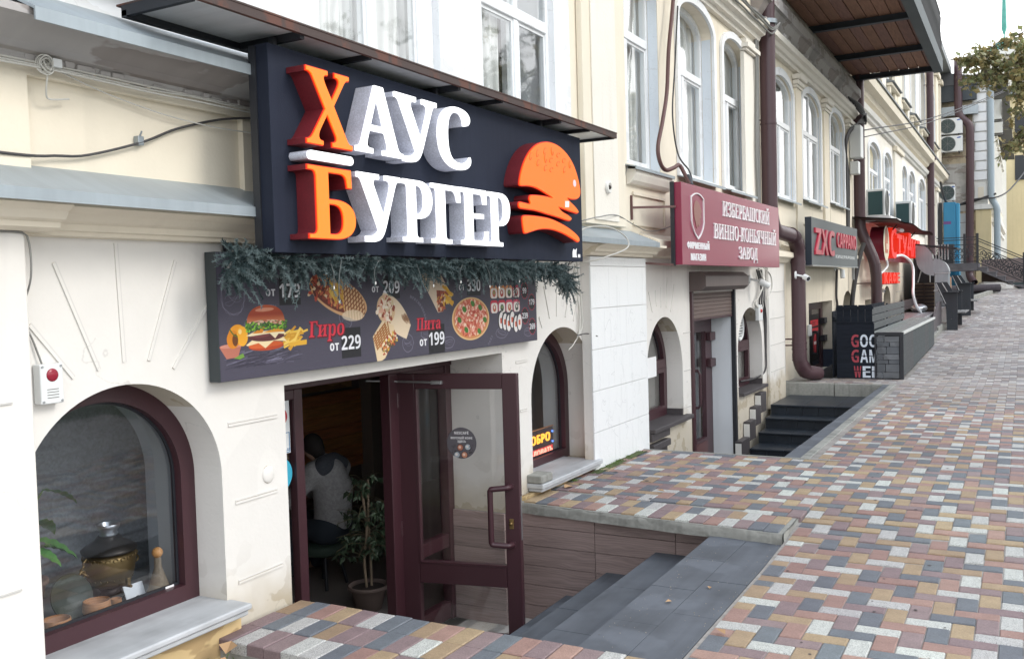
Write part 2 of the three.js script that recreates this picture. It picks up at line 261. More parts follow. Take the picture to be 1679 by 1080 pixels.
function layPavers(host, list, name) { // the 300 nearest in view as pavers, the rest as one mass
  for (const b of list) b.d = inFrame(b.x, b.y, b.z) ? Math.hypot(b.x - camP.x, b.y - camP.y, b.z - camP.z) : 1e3 + rnd();
  list.sort((a, b) => a.d - b.d);
  const near = list.slice(0, 300), rest = list.slice(300);
  for (const b of near) {
    const g = b.half ? pvHalf[Math.floor(rnd() * 2)] : pvFull[Math.floor(rnd() * 4)], me = new THREE.Mesh(g, pvMat[b.tone][Math.max(0, Math.min(4, Math.floor(5 * (0.45 * rnd() + 0.95 * fbm(md(b.x / 4, 1), md(b.z / 4, 1), 4, 4, 3, 401) - 0.2))))]);
    me.name = 'paver'; me.position.set(b.x, b.y + rr(-0.003, 0.0025), b.z); me.rotation.set(rr(-0.01, 0.01), b.turn + rr(-0.008, 0.008), rr(-0.006, 0.006)); me.receiveShadow = true; host.add(me);
  }
  for (const half of [false, true]) {
    const L = rest.filter((b) => !!b.half === half); if (!L.length) continue;
    const im = new THREE.InstancedMesh(half ? pvHalf[0] : pvFull[0], pvInst, L.length), o = new THREE.Object3D(), c = new THREE.Color();
    L.forEach((b, i) => {
      o.position.set(b.x, b.y + rr(-0.002, 0.002), b.z); o.rotation.set(rr(-0.005, 0.005), b.turn + rr(-0.008, 0.008), rr(-0.005, 0.005)); if (b.x > 17) o.rotateOnWorldAxis(V(0, 0, 1), Math.atan((yS(b.x + 0.1) - yS(b.x - 0.1)) / 0.2)); o.updateMatrix(); im.setMatrixAt(i, o.matrix);
      const t = sm(11, 17, b.x + rr(-1, 1)), n = tones[b.tone], q = pick(greys), f = rr(0.9, 1.1) * (0.72 + 0.56 * fbm(md(b.x / 4, 1), md(b.z / 4, 1), 4, 4, 3, 401)); im.setColorAt(i, c.setRGB(lerp(n[0], q[0], t) * f, lerp(n[1], q[1], t) * f, lerp(n[2], q[2], t) * f));
    });
    im.name = half ? 'cut_pavers' : name; im.userData.kind = 'stuff'; im.receiveShadow = true; host.add(im);
  }
}
{ // herringbone over the street and the slab by the second window
  const street = [], slab = [], cell = new Map(), key = (i, j) => i * 1000 + j;
  const mixed = (cells) => { const near = new Set(); for (const [i, j] of cells) for (let a = -1; a < 2; a++) for (let c = -1; c < 2; c++) near.add(cell.get(key(i + a, j + c))); let t = nearTone(); for (let n = 0; n < 14 && near.has(t); n++) t = nearTone(); cells.forEach(([i, j]) => cell.set(key(i, j), t)); return t; };
  const ok = (i, j) => { const x = 2.2 + (i + 0.5) * PW, z = -0.3 + (j + 0.5) * PW, m = 0.55 * PW; if (x > 46.5 || z > 4.75) return 0; if (x > 6.05 && x < 8.69 && z < 2.03) return x - m > slabEdge(z) + 0.412 && x + m < 8.69 && z - m > (x > 7.5 && x < 8.9 ? 0.1 : 0.0) ? 2 : 0; return z - m > edgeZ(x) && (x > 6.0 || z > 2.04) && !(x > 8.6 && x < 8.75 && z < 2) ? 1 : 0; };
  const put = (i, j, h, half) => {
    const x = 2.2 + (i + (h || half ? 0.5 : 1)) * PW, z = -0.3 + (j + (h && !half ? 1 : 0.5)) * PW; // h: long side along z
    const where = ok(i, j), on = where === 2; const y = on ? (z > 1.95 ? 0 : 0) : yS(x);
    (on ? slab : street).push({ x, y, z, half, turn: h ? Math.PI / 2 : 0, tone: mixed(half ? [[i, j]] : h ? [[i, j], [i, j + 1]] : [[i, j], [i + 1, j]]) });
  };
  const J = 52;
  for (let i = 0; i < 440; i++) for (let j = 0; j < J; j++) {
    const c = md(i - j, 4);
    if (c === 0) { const a = ok(i, j), b = ok(i + 1, j); if (a && a === b) put(i, j, false, false); else { if (a) put(i, j, false, true); if (b) put(i + 1, j, false, true); } }
    else if (c === 3) { const a = ok(i, j), b = ok(i, j + 1); if (a && a === b) put(i, j, true, false); else { if (a) put(i, j, false, true); if (b) put(i, j + 1, false, true); } }
  }
  layPavers(pavement, street, 'far_pavers');
  // slab beside the second window: two straight courses along its edge, herringbone behind
  let lastT = ['', '']; for (let k = 0; k < 2; k++) for (let j = 0; j < 19; j++) { const z = 0.06 + (j + 0.5) * 0.1022; let tn = nearTone(); while (tn === lastT[0] || tn === lastT[1]) tn = nearTone(); lastT = [tn, lastT[0]]; slab.push({ x: slabEdge(z) + 0.012 + (k + 0.5) * 0.2045, y: 0, z, turn: 0.0, tone: k === 0 && j > 15 ? pick(['dark', 'dark', 'plum']) : tn }); }
  const s2 = ext(shape([[slabEdge(0.0) - 0.005, 0], [slabEdge(2.03) - 0.005, -2.03], [8.69, -2.03], [8.69, 0]]), 0.07, 0).rotateX(-Math.PI / 2).translate(0, -0.082, 0);
  const rough = (g, k) => { const p = g.attributes.position; for (let i = 0; i < p.count; i++) { const x = p.getX(i), y = p.getY(i), z = p.getZ(i); p.setXYZ(i, x + k * (fbm(z * 0.7, y * 0.7, 8, 8, 3, 3) - 0.5), y, z + k * (fbm(x * 0.7, y * 0.7, 8, 8, 3, 5) - 0.5)); } g.computeVertexNormals(); return g; };
  const face = new THREE.PlaneGeometry(2.06, 0.12, 70, 6).rotateY(-Math.PI / 2), fp = face.attributes.position;
  for (let i = 0; i < fp.count; i++) { const z = fp.getZ(i) + 1.0, y = fp.getY(i) - 0.07; fp.setXYZ(i, slabEdge(z) - 0.012 + 0.03 * (fbm(z * 0.3, y + 0.5, 30, 12, 4, 9) - 0.5) + (y > -0.03 ? 0.008 : 0), z > 1.54 ? y : y * 0.62 - 0.008, z); } face.computeVertexNormals();
  const end = new THREE.PlaneGeometry(0.9, 0.12, 30, 5), ep = end.attributes.position;
  for (let i = 0; i < ep.count; i++) { const x = ep.getX(i) + 6.5, y = ep.getY(i) - 0.07; ep.setXYZ(i, x, y, 2.042 + 0.022 * (fbm(x * 0.3, y + 0.5, 30, 12, 4, 19) - 0.5)); } end.computeVertexNormals();
  const slab2 = struct('raised_pavement', merge(s2, face, end, bx(6.28, 8.69, -1.1, -0.083, 0.003, 2.02)), M.concrete);
  layPavers(slab2, slab, 'slab_pavers');
  // slab in front of the first window and the doorway's near side
  const slab1 = struct('paved_path', merge(bx(3.17, 3.772, -0.1, -0.05, 0.01, 2.5), bx(3.5, 3.772, -1.1, -0.1, 0.01, 2.03), bx(3.5, 3.772, -0.3, -0.1, 2.03, 2.5)), M.concrete);
  const l1 = []; for (let k = 0; k < 3; k++) for (let j = 0; j < 24; j++) { let t = nearTone();  l1.push({ x: 3.774 - (k + 0.5) * 0.2035, y: 0, z: 0.03 + (j + 0.5) * 0.1022, turn: 0, tone: j < 4 && k ? pick(['plum', 'plum', 'dark', 'plum', 'white']) : t }); }
  layPavers(slab1, l1, 'path_pavers');
  const low = struct('footpath', sheet([-8, 0, 3.17], () => 0.02, () => 2.06, -0.035), M.mortar);
  const l2 = []; for (let i = 0; i < 16; i++) for (let j = 0; j < 9; j++) l2.push({ x: 3.05 - i * 0.206, y: -0.1, z: 0.16 + j * 0.2 + (i % 2) * 0.05, turn: 0, tone: pick(['dark', 'white', 'dark', 'plum']) });
  for (const b of l2) b.y = -0.098; layPavers(low, l2, 'footpath_pavers');
}
// kerb strips along the pavement
const kerbs = struct('kerb', merge(bx(8.69, 8.72, -0.12, -0.002, 0.0, 1.6)), M.concrete);
for (let i = 0; i < 7; i++) P(kerbs, 'kerb_stone', rb(8.69 + i * 0.945, 8.685 + (i + 1) * 0.945, -0.2, 0.004, 1.602, 1.683, 0.008), M.concrete);
for (let x = 16.1; x < 35.5; x += 1.0) { if (x < 22.4) continue; const y = yS(x + 0.5); P(kerbs, 'kerb_stone', rb(x, x + 0.985, y - 0.2, y + 0.09 + (x > 26 && x < 27.5 ? 0.08 : 0), edgeZ(x) - 0.16, edgeZ(x) - 0.02, 0.012), M.concrete); }
for (let i = 0; i < 9; i++) { const x = 35.6 + i, a = V(x, yS(x) + 0.05, edgeZ(x) - 0.09), b = V(x + 0.98, yS(x + 0.98) + 0.05, edgeZ(x + 0.98) - 0.09); P(kerbs, 'kerb_stone', bar(a.toArray(), b.toArray(), 0.15, 0.14), M.concrete); }
// level ground between the kerb and the houses further on
struct('yard', merge(sheet(range(16.05, 48, 1), () => 0.0, (x) => edgeZ(x) - 0.1, -0.14)), M.asphalt);

// ---------------------------------------------------------------- steps down to the burger house
{
  const t = thing('entrance_steps', 'dark slate steps leading down to the open burger house door', 'steps', [4.9, -0.9, 1]);
  for (let c = 0; c < 2; c++) for (let i = 0; i < 4; i++) { const w = 2.36 / 4, o = c ? 0.2 : 0; let x0 = 3.776 + i * w + (i ? o : 0), x1 = Math.min(6.12, 3.776 + (i + 1) * w + o); P(t, 'slab', rb(x0 + 0.0015, x1 - 0.0015, -0.11, -0.078 + rr(-0.0015, 0.0015), c ? 1.8 : 1.548, c ? 2.036 : 1.7975, 0.003), M.slate); }
  P(t, 'riser', bx(3.776, 6.26, -0.9, -0.111, 1.575, 2.03), M.slate);
  [[-0.28, 1.13, 1.57], [-0.47, 0.75, 1.16], [-0.68, 0.42, 0.78]].forEach(([y, z0, z1]) => {
    for (let i = 0; i < 3; i++) { const w = 2.484 / 3; P(t, 'tread', rb(3.776 + i * w + 0.001, 3.776 + (i + 1) * w - 0.001, y - 0.03, y + rr(-0.001, 0.001), z0 - 0.03, z1, 0.004), M.slate); }
    P(t, 'riser', bx(3.776, 6.26, -0.92, y - 0.031, z0 + 0.004, z1 - 0.004), M.slate);
  });
  struct('entrance_floor', bx(3.6, 6.4, -1.0, -0.9, -0.62, 0.46), M.grimy);
  // wood-look tiles on the side of the stair well
  const w = thing('tiled_wall', 'low wall of brown wood-look tiles beside the sunken entrance steps', 'wall', [6.26, -0.9, 0.7]);
  P(w, 'backing', bx(6.268, 6.3, -0.95, -0.06, 0.0, 2.0), M.concrete);
  const ys = [-0.95, -0.79, -0.635, -0.485, -0.335, -0.19, -0.062], zs = [0.002, 0.025, 0.635, 1.25, 1.9];
  const wm = [0, 1, 2, 3].map((i) => { const m = mat(0.36 + 0.03 * i, 0.27 + 0.022 * i, 0.25 + 0.02 * i, 0.5, { map: T.wood.clone(), ...bump(T.wood, 0.0015) }); m.map.offset.set(0.17 * i, 0.31 * i); return m; });
  for (let a = 0; a < 6; a++) for (let b = 0; b < 4; b++) P(w, 'tile', rb(6.25, 6.27, ys[a] + 0.002, ys[a + 1] - 0.002, zs[b] + 0.002, zs[b + 1] - 0.002, 0.002), pick(wm));
  for (let a = 0; a < 6; a++) P(w, 'tile', rb(6.081, 6.248, ys[a] + 0.002, ys[a + 1] - 0.002, 0.003, 0.012, 0.002), pick(wm));
  P(w, 'backing', bx(6.073, 6.079, -0.95, -0.06, -0.5, -0.003), M.mortar);
  for (let a = 0; a < 6; a++) P(w, 'tile', rb(6.05, 6.072, ys[a] + 0.002, ys[a + 1] - 0.002, -0.5, -0.004, 0.002), pick(wm));
}
// ---------------------------------------------------------------- steps down to the wine shop
{
  const t = thing('shop_steps', 'black tiled steps rising from the sunken wine shop entrance', 'steps', [13, -0.8, 0.8]);
  const st = [[14.0, 15.25, -0.2], [13.65, 14.03, -0.35], [13.24, 13.68, -0.5], [12.76, 13.27, -0.65]];
  for (const [x0, x1, y] of st) {
    for (let i = 0; i < 3; i++) { const w = 1.36 / 3; P(t, 'tread', rb(x0 - 0.03, x1, y - 0.028, y, 0.1 + i * w + 0.001, 0.1 + (i + 1) * w - 0.001, 0.008, 2), M.slateDark); }
    for (let i = 0; i < 6; i++) { const w = 1.36 / 6; P(t, 'riser', bx(x0, x0 + 0.02, y - 0.15, y - 0.029, 0.1 + i * w + 0.002, 0.1 + (i + 1) * w - 0.002), M.slateDark); }
    P(t, 'body', bx(x0 + 0.021, x1 + 0.2, -1, y - 0.03, 0.09, 1.47), M.concrete);
  }
  P(t, 'floor_slab', bx(8.72, 12.8, -1.0, -0.8, -0.5, 1.5), M.slateDark);
  const blk = [[12.36, 12.78, -0.5, -0.72], [12.8, 13.12, -0.3, -0.56], [13.14, 13.42, -0.14, -0.4], [13.44, 13.76, 0.02, -0.26]];
  for (const [x0, x1, y1, y0] of blk) { P(t, 'side_block', rb(x0, x1, y0, y1, 0.004, 0.096, 0.008), M.granite); P(t, 'block_face', bx(x0 - 0.008, x0 - 0.001, y0 + 0.02, y1 - 0.03, 0.01, 0.09), M.trim); }
  const w = thing('parapet', 'low grey stone-capped wall between the black shop steps and pavement', 'wall', [11.5, -0.8, 1.52]);
  for (let i = 0; i < 9; i++) P(w, 'cap_tile', rb(8.73 + i * 0.724, 8.727 + (i + 1) * 0.724, -0.03, -0.006, 1.45 + 0.006 * i, 1.6, 0.004), M.slate);
  P(w, 'wall_face', bx(8.73, 15.25, -0.9, -0.031, 1.48, 1.6), M.slateDark);
  const l = thing('concrete_ledge', 'rough concrete ledge across the top of the black steps', 'ledge', [15.3, -0.2, 0.8]);
  P(l, 'ledge_block', rb(15.25, 15.55, -0.6, -0.004, -0.25, 0.78, 0.01), M.concrete); P(l, 'ledge_block', rb(15.25, 15.55, -0.6, -0.006, 0.79, 1.62, 0.01), M.concrete);
}

// ---------------------------------------------------------------- the houses
const roomBox = (x0, x1, y0, y1, z0, z1) => merge(bx(x0 - 0.02, x0, y0, y1, z0, z1), bx(x1, x1 + 0.02, y0, y1, z0, z1), bx(x0 - 0.02, x1 + 0.02, y0 - 0.02, y0, z0, z1), bx(x0 - 0.02, x1 + 0.02, y1, y1 + 0.02, z0, z1), bx(x0 - 0.02, x1 + 0.02, y0 - 0.02, y1 + 0.02, z0 - 0.02, z0));
function wall(parent, name, x0, x1, y0, y1, holes, m, t = 0.5) {
  const s = rectPath(THREE.Shape, x0, x1, y0, y1); holes.forEach((h) => s.holes.push(h)); return P(parent, name, ext(s, t, -t), m);
}
const archH = (a) => archPath(THREE.Path, ...a), rectH = (a) => rectPath(THREE.Path, ...a);
// white painted upper window: opening [x0, x1, y0, ySpring, yTop], set back by d
function upperWindow(parent, [x0, x1, y0, ys, yt], d, o = {}) {
  const fw = o.fw ?? 0.06, tr = y0 + (yt - y0) * (o.tr ?? 0.62), xm = (x0 + x1) / 2 + (o.mx ?? 0);
  const f = new THREE.Group(); f.name = 'window'; parent.add(f);
  const outer = archPath(THREE.Shape, x0, x1, y0, ys, yt); outer.holes.push(archPath(THREE.Path, x0 + fw, x1 - fw, y0 + fw, ys - 0.01, yt - fw));
  const fr = [ext(outer, 0.07, -d - 0.07), rb(x0 + fw, x1 - fw, tr - 0.045, tr + 0.045, -d - 0.06, -d + 0.012, 0.008), rb(xm - 0.04, xm + 0.04, y0 + fw, tr - 0.045, -d - 0.06, -d + 0.004, 0.008)];
  if (o.top) fr.push(rb(xm - 0.035, xm + 0.035, tr + 0.045, yt - fw - 0.005, -d - 0.06, -d + 0.002, 0.008));
  const q = 0.026; for (const [a, b, c, e] of [[x0 + fw, xm - 0.04, y0 + fw, tr - 0.045], [xm + 0.04, x1 - fw, y0 + fw, tr - 0.045]]) { const s = rectPath(THREE.Shape, a, b, c, e); s.holes.push(rectPath(THREE.Path, a + q, b - q, c + q, e - q)); fr.push(ext(s, 0.045, -d - 0.053)); }
  P(f, 'frame', merge(fr), M.winFrame);
  P(f, 'pane', printPlane(x0 + fw + q, xm - 0.04 - q, y0 + fw + q, tr - 0.045 - q, -d - 0.016), M.oldGlass); P(f, 'pane', printPlane(xm + 0.04 + q, x1 - fw - q, y0 + fw + q, tr - 0.045 - q, -d - 0.016), M.oldGlass);
  P(f, 'pane', new THREE.ShapeGeometry(archPath(THREE.Shape, x0 + fw, x1 - fw, tr + 0.045, ys - 0.01, yt - fw), 16).translate(0, 0, -d - 0.018), M.oldGlass);
  if (o.sill !== 0) { const w = o.sw ?? 0.09; P(f, 'sill', profileX([[-d, y0 + 0.012], [0.13, y0 - 0.045], [0.13, y0 - 0.075], [0.12, y0 - 0.075], [0.12, y0 - 0.052], [-d, y0 - 0.004]], x0 - w, x1 + w), M.flash); }
  if (o.curtain !== 0) { const n = 40, g = new THREE.PlaneGeometry((x1 - x0) * (o.cw ?? 0.96), yt - y0, n, 1).translate((x0 + x1) / 2 + (o.cx ?? 0), (y0 + yt) / 2, -d - 0.12), p = g.attributes.position; for (let i = 0; i < p.count; i++) p.setZ(i, p.getZ(i) + 0.02 * Math.sin(p.getX(i) * 52) + 0.012 * Math.sin(p.getX(i) * 23)); g.computeVertexNormals(); P(f, 'curtain', g, o.cm ?? M.curtain); }
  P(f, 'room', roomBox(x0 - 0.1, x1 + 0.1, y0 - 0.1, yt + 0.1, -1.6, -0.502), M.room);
  if (o.trim) { const s = archPath(THREE.Shape, x0 - o.trim, x1 + o.trim, y0 - 0.02, ys, yt + o.trim); s.holes.push(archPath(THREE.Path, x0 - 0.001, x1 + 0.001, y0 + 0.0, ys, yt + 0.001)); P(f, 'surround', ext(s, 0.035, 0.003), M.peelWhite); }
  if (o.rev) { const g = new THREE.PlaneGeometry(d - 0.01, ys - y0).rotateY(-Math.PI / 2).translate(x1 - 0.004, (ys + y0) / 2, -d / 2); P(f, 'reveal', g, M.blueWhite); }
  return f;
}
// brown framed lower window with an arched head
function brownWindow(parent, [x0, x1, y0, ys, yt], d, o = {}) {
  const f = new THREE.Group(); f.name = 'window'; parent.add(f); const w = o.fw ?? 0.075;
  const s = archPath(THREE.Shape, x0, x1, y0, ys, yt); s.holes.push(archPath(THREE.Path, x0 + w, x1 - w, y0 + w, ys, yt - w));
  const s2 = archPath(THREE.Shape, x0 + w - 0.012, x1 - w + 0.012, y0 + w - 0.012, ys, yt - w + 0.012); s2.holes.push(archPath(THREE.Path, x0 + w + 0.012, x1 - w - 0.012, y0 + w + 0.012, ys, yt - w - 0.012));
  const gs = [ext(s, 0.07, -d - 0.07, { curveSegments: 32 })];
  if (o.tr) { gs.push(rb(x0 + w, x1 - w, o.tr - 0.05, o.tr + 0.05, -d - 0.06, -d + 0.008, 0.006)); const q = rectPath(THREE.Shape, x0 + w, x1 - w, y0 + w, o.tr - 0.05); q.holes.push(rectPath(THREE.Path, x0 + w + 0.05, x1 - w - 0.05, y0 + w + 0.05, o.tr - 0.1)); gs.push(ext(q, 0.05, -d - 0.04)); }
  P(f, 'frame', merge(gs), M.frame); P(f, 'gasket', ext(s2, 0.01, -d - 0.052, { curveSegments: 32 }), M.black);
  P(f, 'pane', new THREE.ShapeGeometry(archPath(THREE.Shape, x0 + w, x1 - w, y0 + w, ys, yt - w), 32).translate(0, 0, -d - 0.045), o.tr ? M.glass : M.shopGlass);
  return f;
}
const groove = (parent, list, m = M.groove) => list.forEach(([a, b, c, e]) => { const k = 0.011; P(parent, 'groove', bar([a, b, 0.0], [c, e, 0.0], 0.007, 0.006), m); const d = V(c - a, e - b, 0).normalize(); P(parent, 'groove_lip', bar([a + d.y * k, b - d.x * k, 0], [c + d.y * k, e - d.x * k, 0], 0.014, 0.012), M.white); });

// ---- the burger house and wine shop share one long two-storey house
const A = thing('town_house', 'old two-storey town house with white ground floor, cream upper floor and burger signboard', 'house', [5, 0, 0]);
const W1 = [2.235, 3.285, 0.13, 0.75, 1.24], W2 = [6.53, 7.72, 0.08, 0.72, 1.275], W3 = [9.1, 10.26, 0.12, 0.65, 1.26], W4 = [12.6, 13.95, 0.1, 0.65, 1.25];
wall(A, 'wall', -8, 15.25, -1.3, 1.95, [archH(W1), rectH([3.74, 6.08, -0.9, 1.135]), archH(W2), archH(W3), rectH([10.6, 12.42, -0.8, 1.5]), archH(W4)], M.white);
const U = { u0: [1.55, 2.95, 3.02, 4.6, 4.9], u1: [3.99, 5.36, 2.84, 4.6, 4.9], u2: [5.93, 7.12, 2.88, 4.6, 4.9], u3: [8.69, 9.66, 2.8, 4.62, 4.82], u4: [10.3, 11.62, 2.84, 4.62, 4.86], u5: [12.07, 13.22, 2.84, 4.6, 4.82] };
wall(A, 'upper_wall', -8, 7.42, 1.95, 8.5, [archH(U.u0), archH(U.u1), archH(U.u2)], M.peelWhite);
wall(A, 'upper_wall', 7.42, 13.62, 1.95, 8.5, [archH(U.u3), archH(U.u4), archH(U.u5)], M.cream2);
upperWindow(A, U.u0, 0.06, { tr: 0.7 }); upperWindow(A, U.u1, 0.05, { fw: 0.19, tr: 0.78, cw: 0.9 }); upperWindow(A, U.u2, 0.05, { fw: 0.06, mx: 0.02, tr: 0.42, top: 1, cw: 0.42, cx: -0.3 });
upperWindow(A, U.u3, 0.115, { tr: 0.66, rev: 1, mx: -0.16 }); upperWindow(A, U.u4, 0.125, { trim: 0.1, rev: 1, cx: 0.2, cw: 0.7, mx: -0.1 }); upperWindow(A, U.u5, 0.09, { trim: 0.09, rev: 1, cw: 0.8, cx: 0.2 });
// cream strips of the upper floor under the white storey
P(A, 'upper_panel', merge(bx(2.33, 3.47, 2.1, 2.476, 0.002, 0.012)), M.cream);
P(A, 'panel_border', merge(bx(-8, 2.335, 2.06, 2.53, 0.002, 0.045), bx(3.47, 7.42, 2.06, 2.53, 0.002, 0.045), bx(2.335, 3.47, 2.476, 2.53, 0.002, 0.045)), M.cream);
P(A, 'cornice', profileX([[0, 2.53], [0.055, 2.53], [0.07, 2.55], [0.1, 2.556], [0.13, 2.575], [0.19, 2.6], [0.25, 2.628], [0.272, 2.635], [0.272, 2.665], [0, 2.72]], -8, 6.9), M.weather);
{ const p = []; for (let i = 0; i < 60; i++) { const x = 0.5 + i * 0.055; p.push(rb(x, x + rr(0.03, 0.075), 2.522 + rr(-0.006, 0.006), 2.54 + rr(0, 0.012), 0.03, rr(0.06, 0.085), 0.004)); } P(A, 'broken_plaster', merge(p), M.weather); }
P(A, 'flashing', profileX([[0, 2.81], [0.305, 2.66], [0.305, 2.612], [0.296, 2.612], [0.296, 2.652], [0, 2.795]], 2.2, 6.9), M.flash);
P(A, 'flashing', profileX([[0, 2.14], [0.3, 2.012], [0.3, 1.968], [0.292, 1.968], [0.292, 2.004], [0, 2.125]], -8, 8.75), M.flash);
P(A, 'moulding', profileX([[0, 1.975], [0.22, 1.985], [0.22, 1.965], [0.15, 1.945], [0.11, 1.92], [0.085, 1.91], [0.08, 1.885], [0.055, 1.88], [0.05, 1.865], [0, 1.86]], -8, 8.75), M.cream2);
P(A, 'pilaster', rb(0.4, 2.26, -0.4, 1.87, 0.003, 0.1, 0.012, 2), M.white);
P(A, 'pilaster_cap', profileX([[0.003, 2.0], [0.255, 1.99], [0.255, 1.965], [0.22, 1.945], [0.2, 1.915], [0.17, 1.905], [0.165, 1.885], [0.125, 1.872], [0.003, 1.871]], 0.3, 2.36), M.cream2);
groove(A, [[0.9, 0.96, 1.96, 0.965], [0.9, 0.58, 2.0, 0.575], [2.03, 0.575, 2.17, 0.58]].map((q) => q).map(([a, b, c, e]) => [a, b, c, e]).slice(0, 0));
for (const y of [0.53, 1.23]) P(A, 'groove', bar([1.4, y, 0.1], [2.17, y + 0.004, 0.1], 0.012, 0.007), M.groove);
groove(A, [[2.33, 1.523, 2.512, 1.299], [2.448, 1.763, 2.634, 1.318], [2.746, 1.845, 2.762, 1.338], [3.062, 1.771, 2.89, 1.33], [3.248, 1.564, 3.024, 1.281], [3.335, 0.992, 3.679, 0.992], [3.363, 0.607, 3.659, 0.608], [3.362, 0.212, 3.678, 0.217], [6.711, 1.379, 6.759, 1.295], [6.811, 1.62, 6.901, 1.36], [7.045, 1.562, 7.033, 1.366], [7.352, 1.696, 7.195, 1.352], [7.5, 1.575, 7.356, 1.315], [6.287, 1.055, 6.482, 1.057], [6.337, 0.678, 6.455, 0.678], [9.206, 1.54, 9.313, 1.327], [9.422, 1.55, 9.444, 1.379], [9.592, 1.577, 9.586, 1.361], [9.802, 1.677, 9.75, 1.356], [10.022, 1.602, 9.889, 1.307]], mat(0.62, 0.605, 0.58, 0.95));
for (const [x, y] of [[3.597, 0.696], [6.27, 0.65]]) { const g = new THREE.SphereGeometry(0.042, 20, 12); g.scale(1, 1.1, 0.35).translate(x, y, 0.002); P(A, 'boss', g, M.white); }
// rusticated block pilaster between the second and third windows
{
  const scr = canvasTex(1024, 1024, (c, w, h) => { c.fillStyle = '#fbfcfd'; c.fillRect(0, 0, w, h); for (let i = 0; i < 60; i++) { c.fillStyle = `rgba(150,150,150,${rr(0.01, 0.04)})`; c.fillRect(rr(0, w), rr(0, h), rr(3, 30), rr(40, 300)); } c.strokeStyle = 'rgba(110,112,118,0.4)'; for (let i = 0; i < 46; i++) { c.lineWidth = rr(0.8, 2.6); c.globalAlpha = rr(0.15, 0.7); c.beginPath(); let x = rr(80, w * 0.95), y = rr(150, h * 0.8); c.moveTo(x, y); const n = 2 + Math.floor(rr(0, 4)); for (let k = 0; k < n; k++) { const X = x + rr(-60, 60), Y = y + rr(-40, 90); c.quadraticCurveTo(x + rr(-60, 60), y + rr(-30, 60), X, Y); x = X; y = Y; } c.stroke(); } });
  scr.repeat.set(1 / 1.4, 1 / 1.9); scr.offset.set(-7.5 / 1.4, 0.05); scr.wrapS = scr.wrapT = THREE.RepeatWrapping; const sm2 = mat(0.78, 0.785, 0.78, 0.9, { map: scr, ...bump(T.plasterBump, 0.003) });
  const ys = [-0.3, 0.327, 0.69, 1.055, 1.415, 1.785, 1.87], cut = [[7.98, 8.42], [7.84, 8.3], [8.0, 8.45], [7.8, 8.33], [7.92, 8.38, 8.77], []];
  P(A, 'pilaster', bx(7.52, 8.868, -0.3, 1.87, 0.003, 0.085), M.white);
  ys.slice(0, -1).forEach((y, i) => { const xs = [7.515, ...cut[i], 8.873]; for (let k = 0; k < xs.length - 1; k++) P(A, 'stone_block', rb(xs[k] + (k ? 0.0006 : 0), xs[k + 1] - (k < xs.length - 2 ? 0.0006 : 0), y + 0.002, ys[i + 1] - 0.002, 0.0852, 0.1, 0.002), sm2); });
  P(A, 'pilaster_cap', profileX([[0.003, 1.99], [0.29, 1.985], [0.29, 1.965], [0.24, 1.955], [0.2, 1.93], [0.19, 1.91], [0.15, 1.9], [0.14, 1.882], [0.11, 1.875], [0.003, 1.872]], 7.42, 8.97), M.cream2);
}
P(A, 'side_pilaster', rb(14.2, 15.25, -0.3, 1.93, 0.003, 0.05, 0.008), M.white);
for (const y of [0.25, 0.65, 1.05, 1.45]) P(A, 'groove', bar([14.25, y, 0.05], [15.2, y + 0.003, 0.05], 0.014, 0.008), M.groove);
for (const [x0, x1] of [[10.3, 10.55], [12.47, 12.62]]) for (const y of [0.2, 0.62, 1.05]) P(A, 'groove', bar([x0, y, 0], [x1, y, 0], 0.012, 0.008), M.groove);
P(A, 'ledge_trim', profileX([[0, 2.13], [0.2, 2.05], [0.2, 1.98], [0.14, 1.95], [0.1, 1.9], [0, 1.88]], 8.98, 15.3), M.cream2);
// upper pilasters, sill apron, mouldings
P(A, 'upper_pilaster', rb(7.55, 8.5, 2.16, 4.95, 0.003, 0.06, 0.008), M.cream2); P(A, 'upper_pilaster', rb(7.72, 8.28, 2.2, 4.9, 0.0605, 0.075, 0.005), M.paleCream);
P(A, 'apron', profileX([[0.003, 2.74], [0.1, 2.735], [0.1, 2.69], [0.07, 2.63], [0.04, 2.6], [0.003, 2.59]], 8.66, 9.8), M.paleCream);
P(A, 'apron_panel', merge(bx(8.8, 9.75, 2.2, 2.23, 0.002, 0.02), bx(8.8, 9.75, 2.5, 2.53, 0.002, 0.02), bx(9.72, 9.75, 2.231, 2.499, 0.002, 0.02)), M.cream);
P(A, 'upper_pilaster', rb(12.98, 13.6, 2.16, 4.76, 0.003, 0.06, 0.006), M.paleCream);
P(A, 'capital', merge(rb(12.93, 13.615, 4.8, 4.86, 0.003, 0.13, 0.006), rb(12.96, 13.61, 4.87, 4.93, 0.003, 0.1, 0.006), rb(12.96, 13.61, 4.765, 4.795, 0.003, 0.1, 0.004)), M.paleCream);
P(A, 'frieze_moulding', profileX([[0.003, 4.95], [0.06, 4.955], [0.07, 5.0], [0.12, 5.01], [0.14, 5.06], [0.2, 5.08], [0.22, 5.14], [0.003, 5.16]], 7.42, 13.61), M.paleCream);
P(A, 'eaves_cornice', profileX([[0.003, 5.5], [0.3, 5.55], [0.42, 5.75], [0.45, 5.95], [0.003, 6.0]], 7.42, 13.0), M.paleCream);
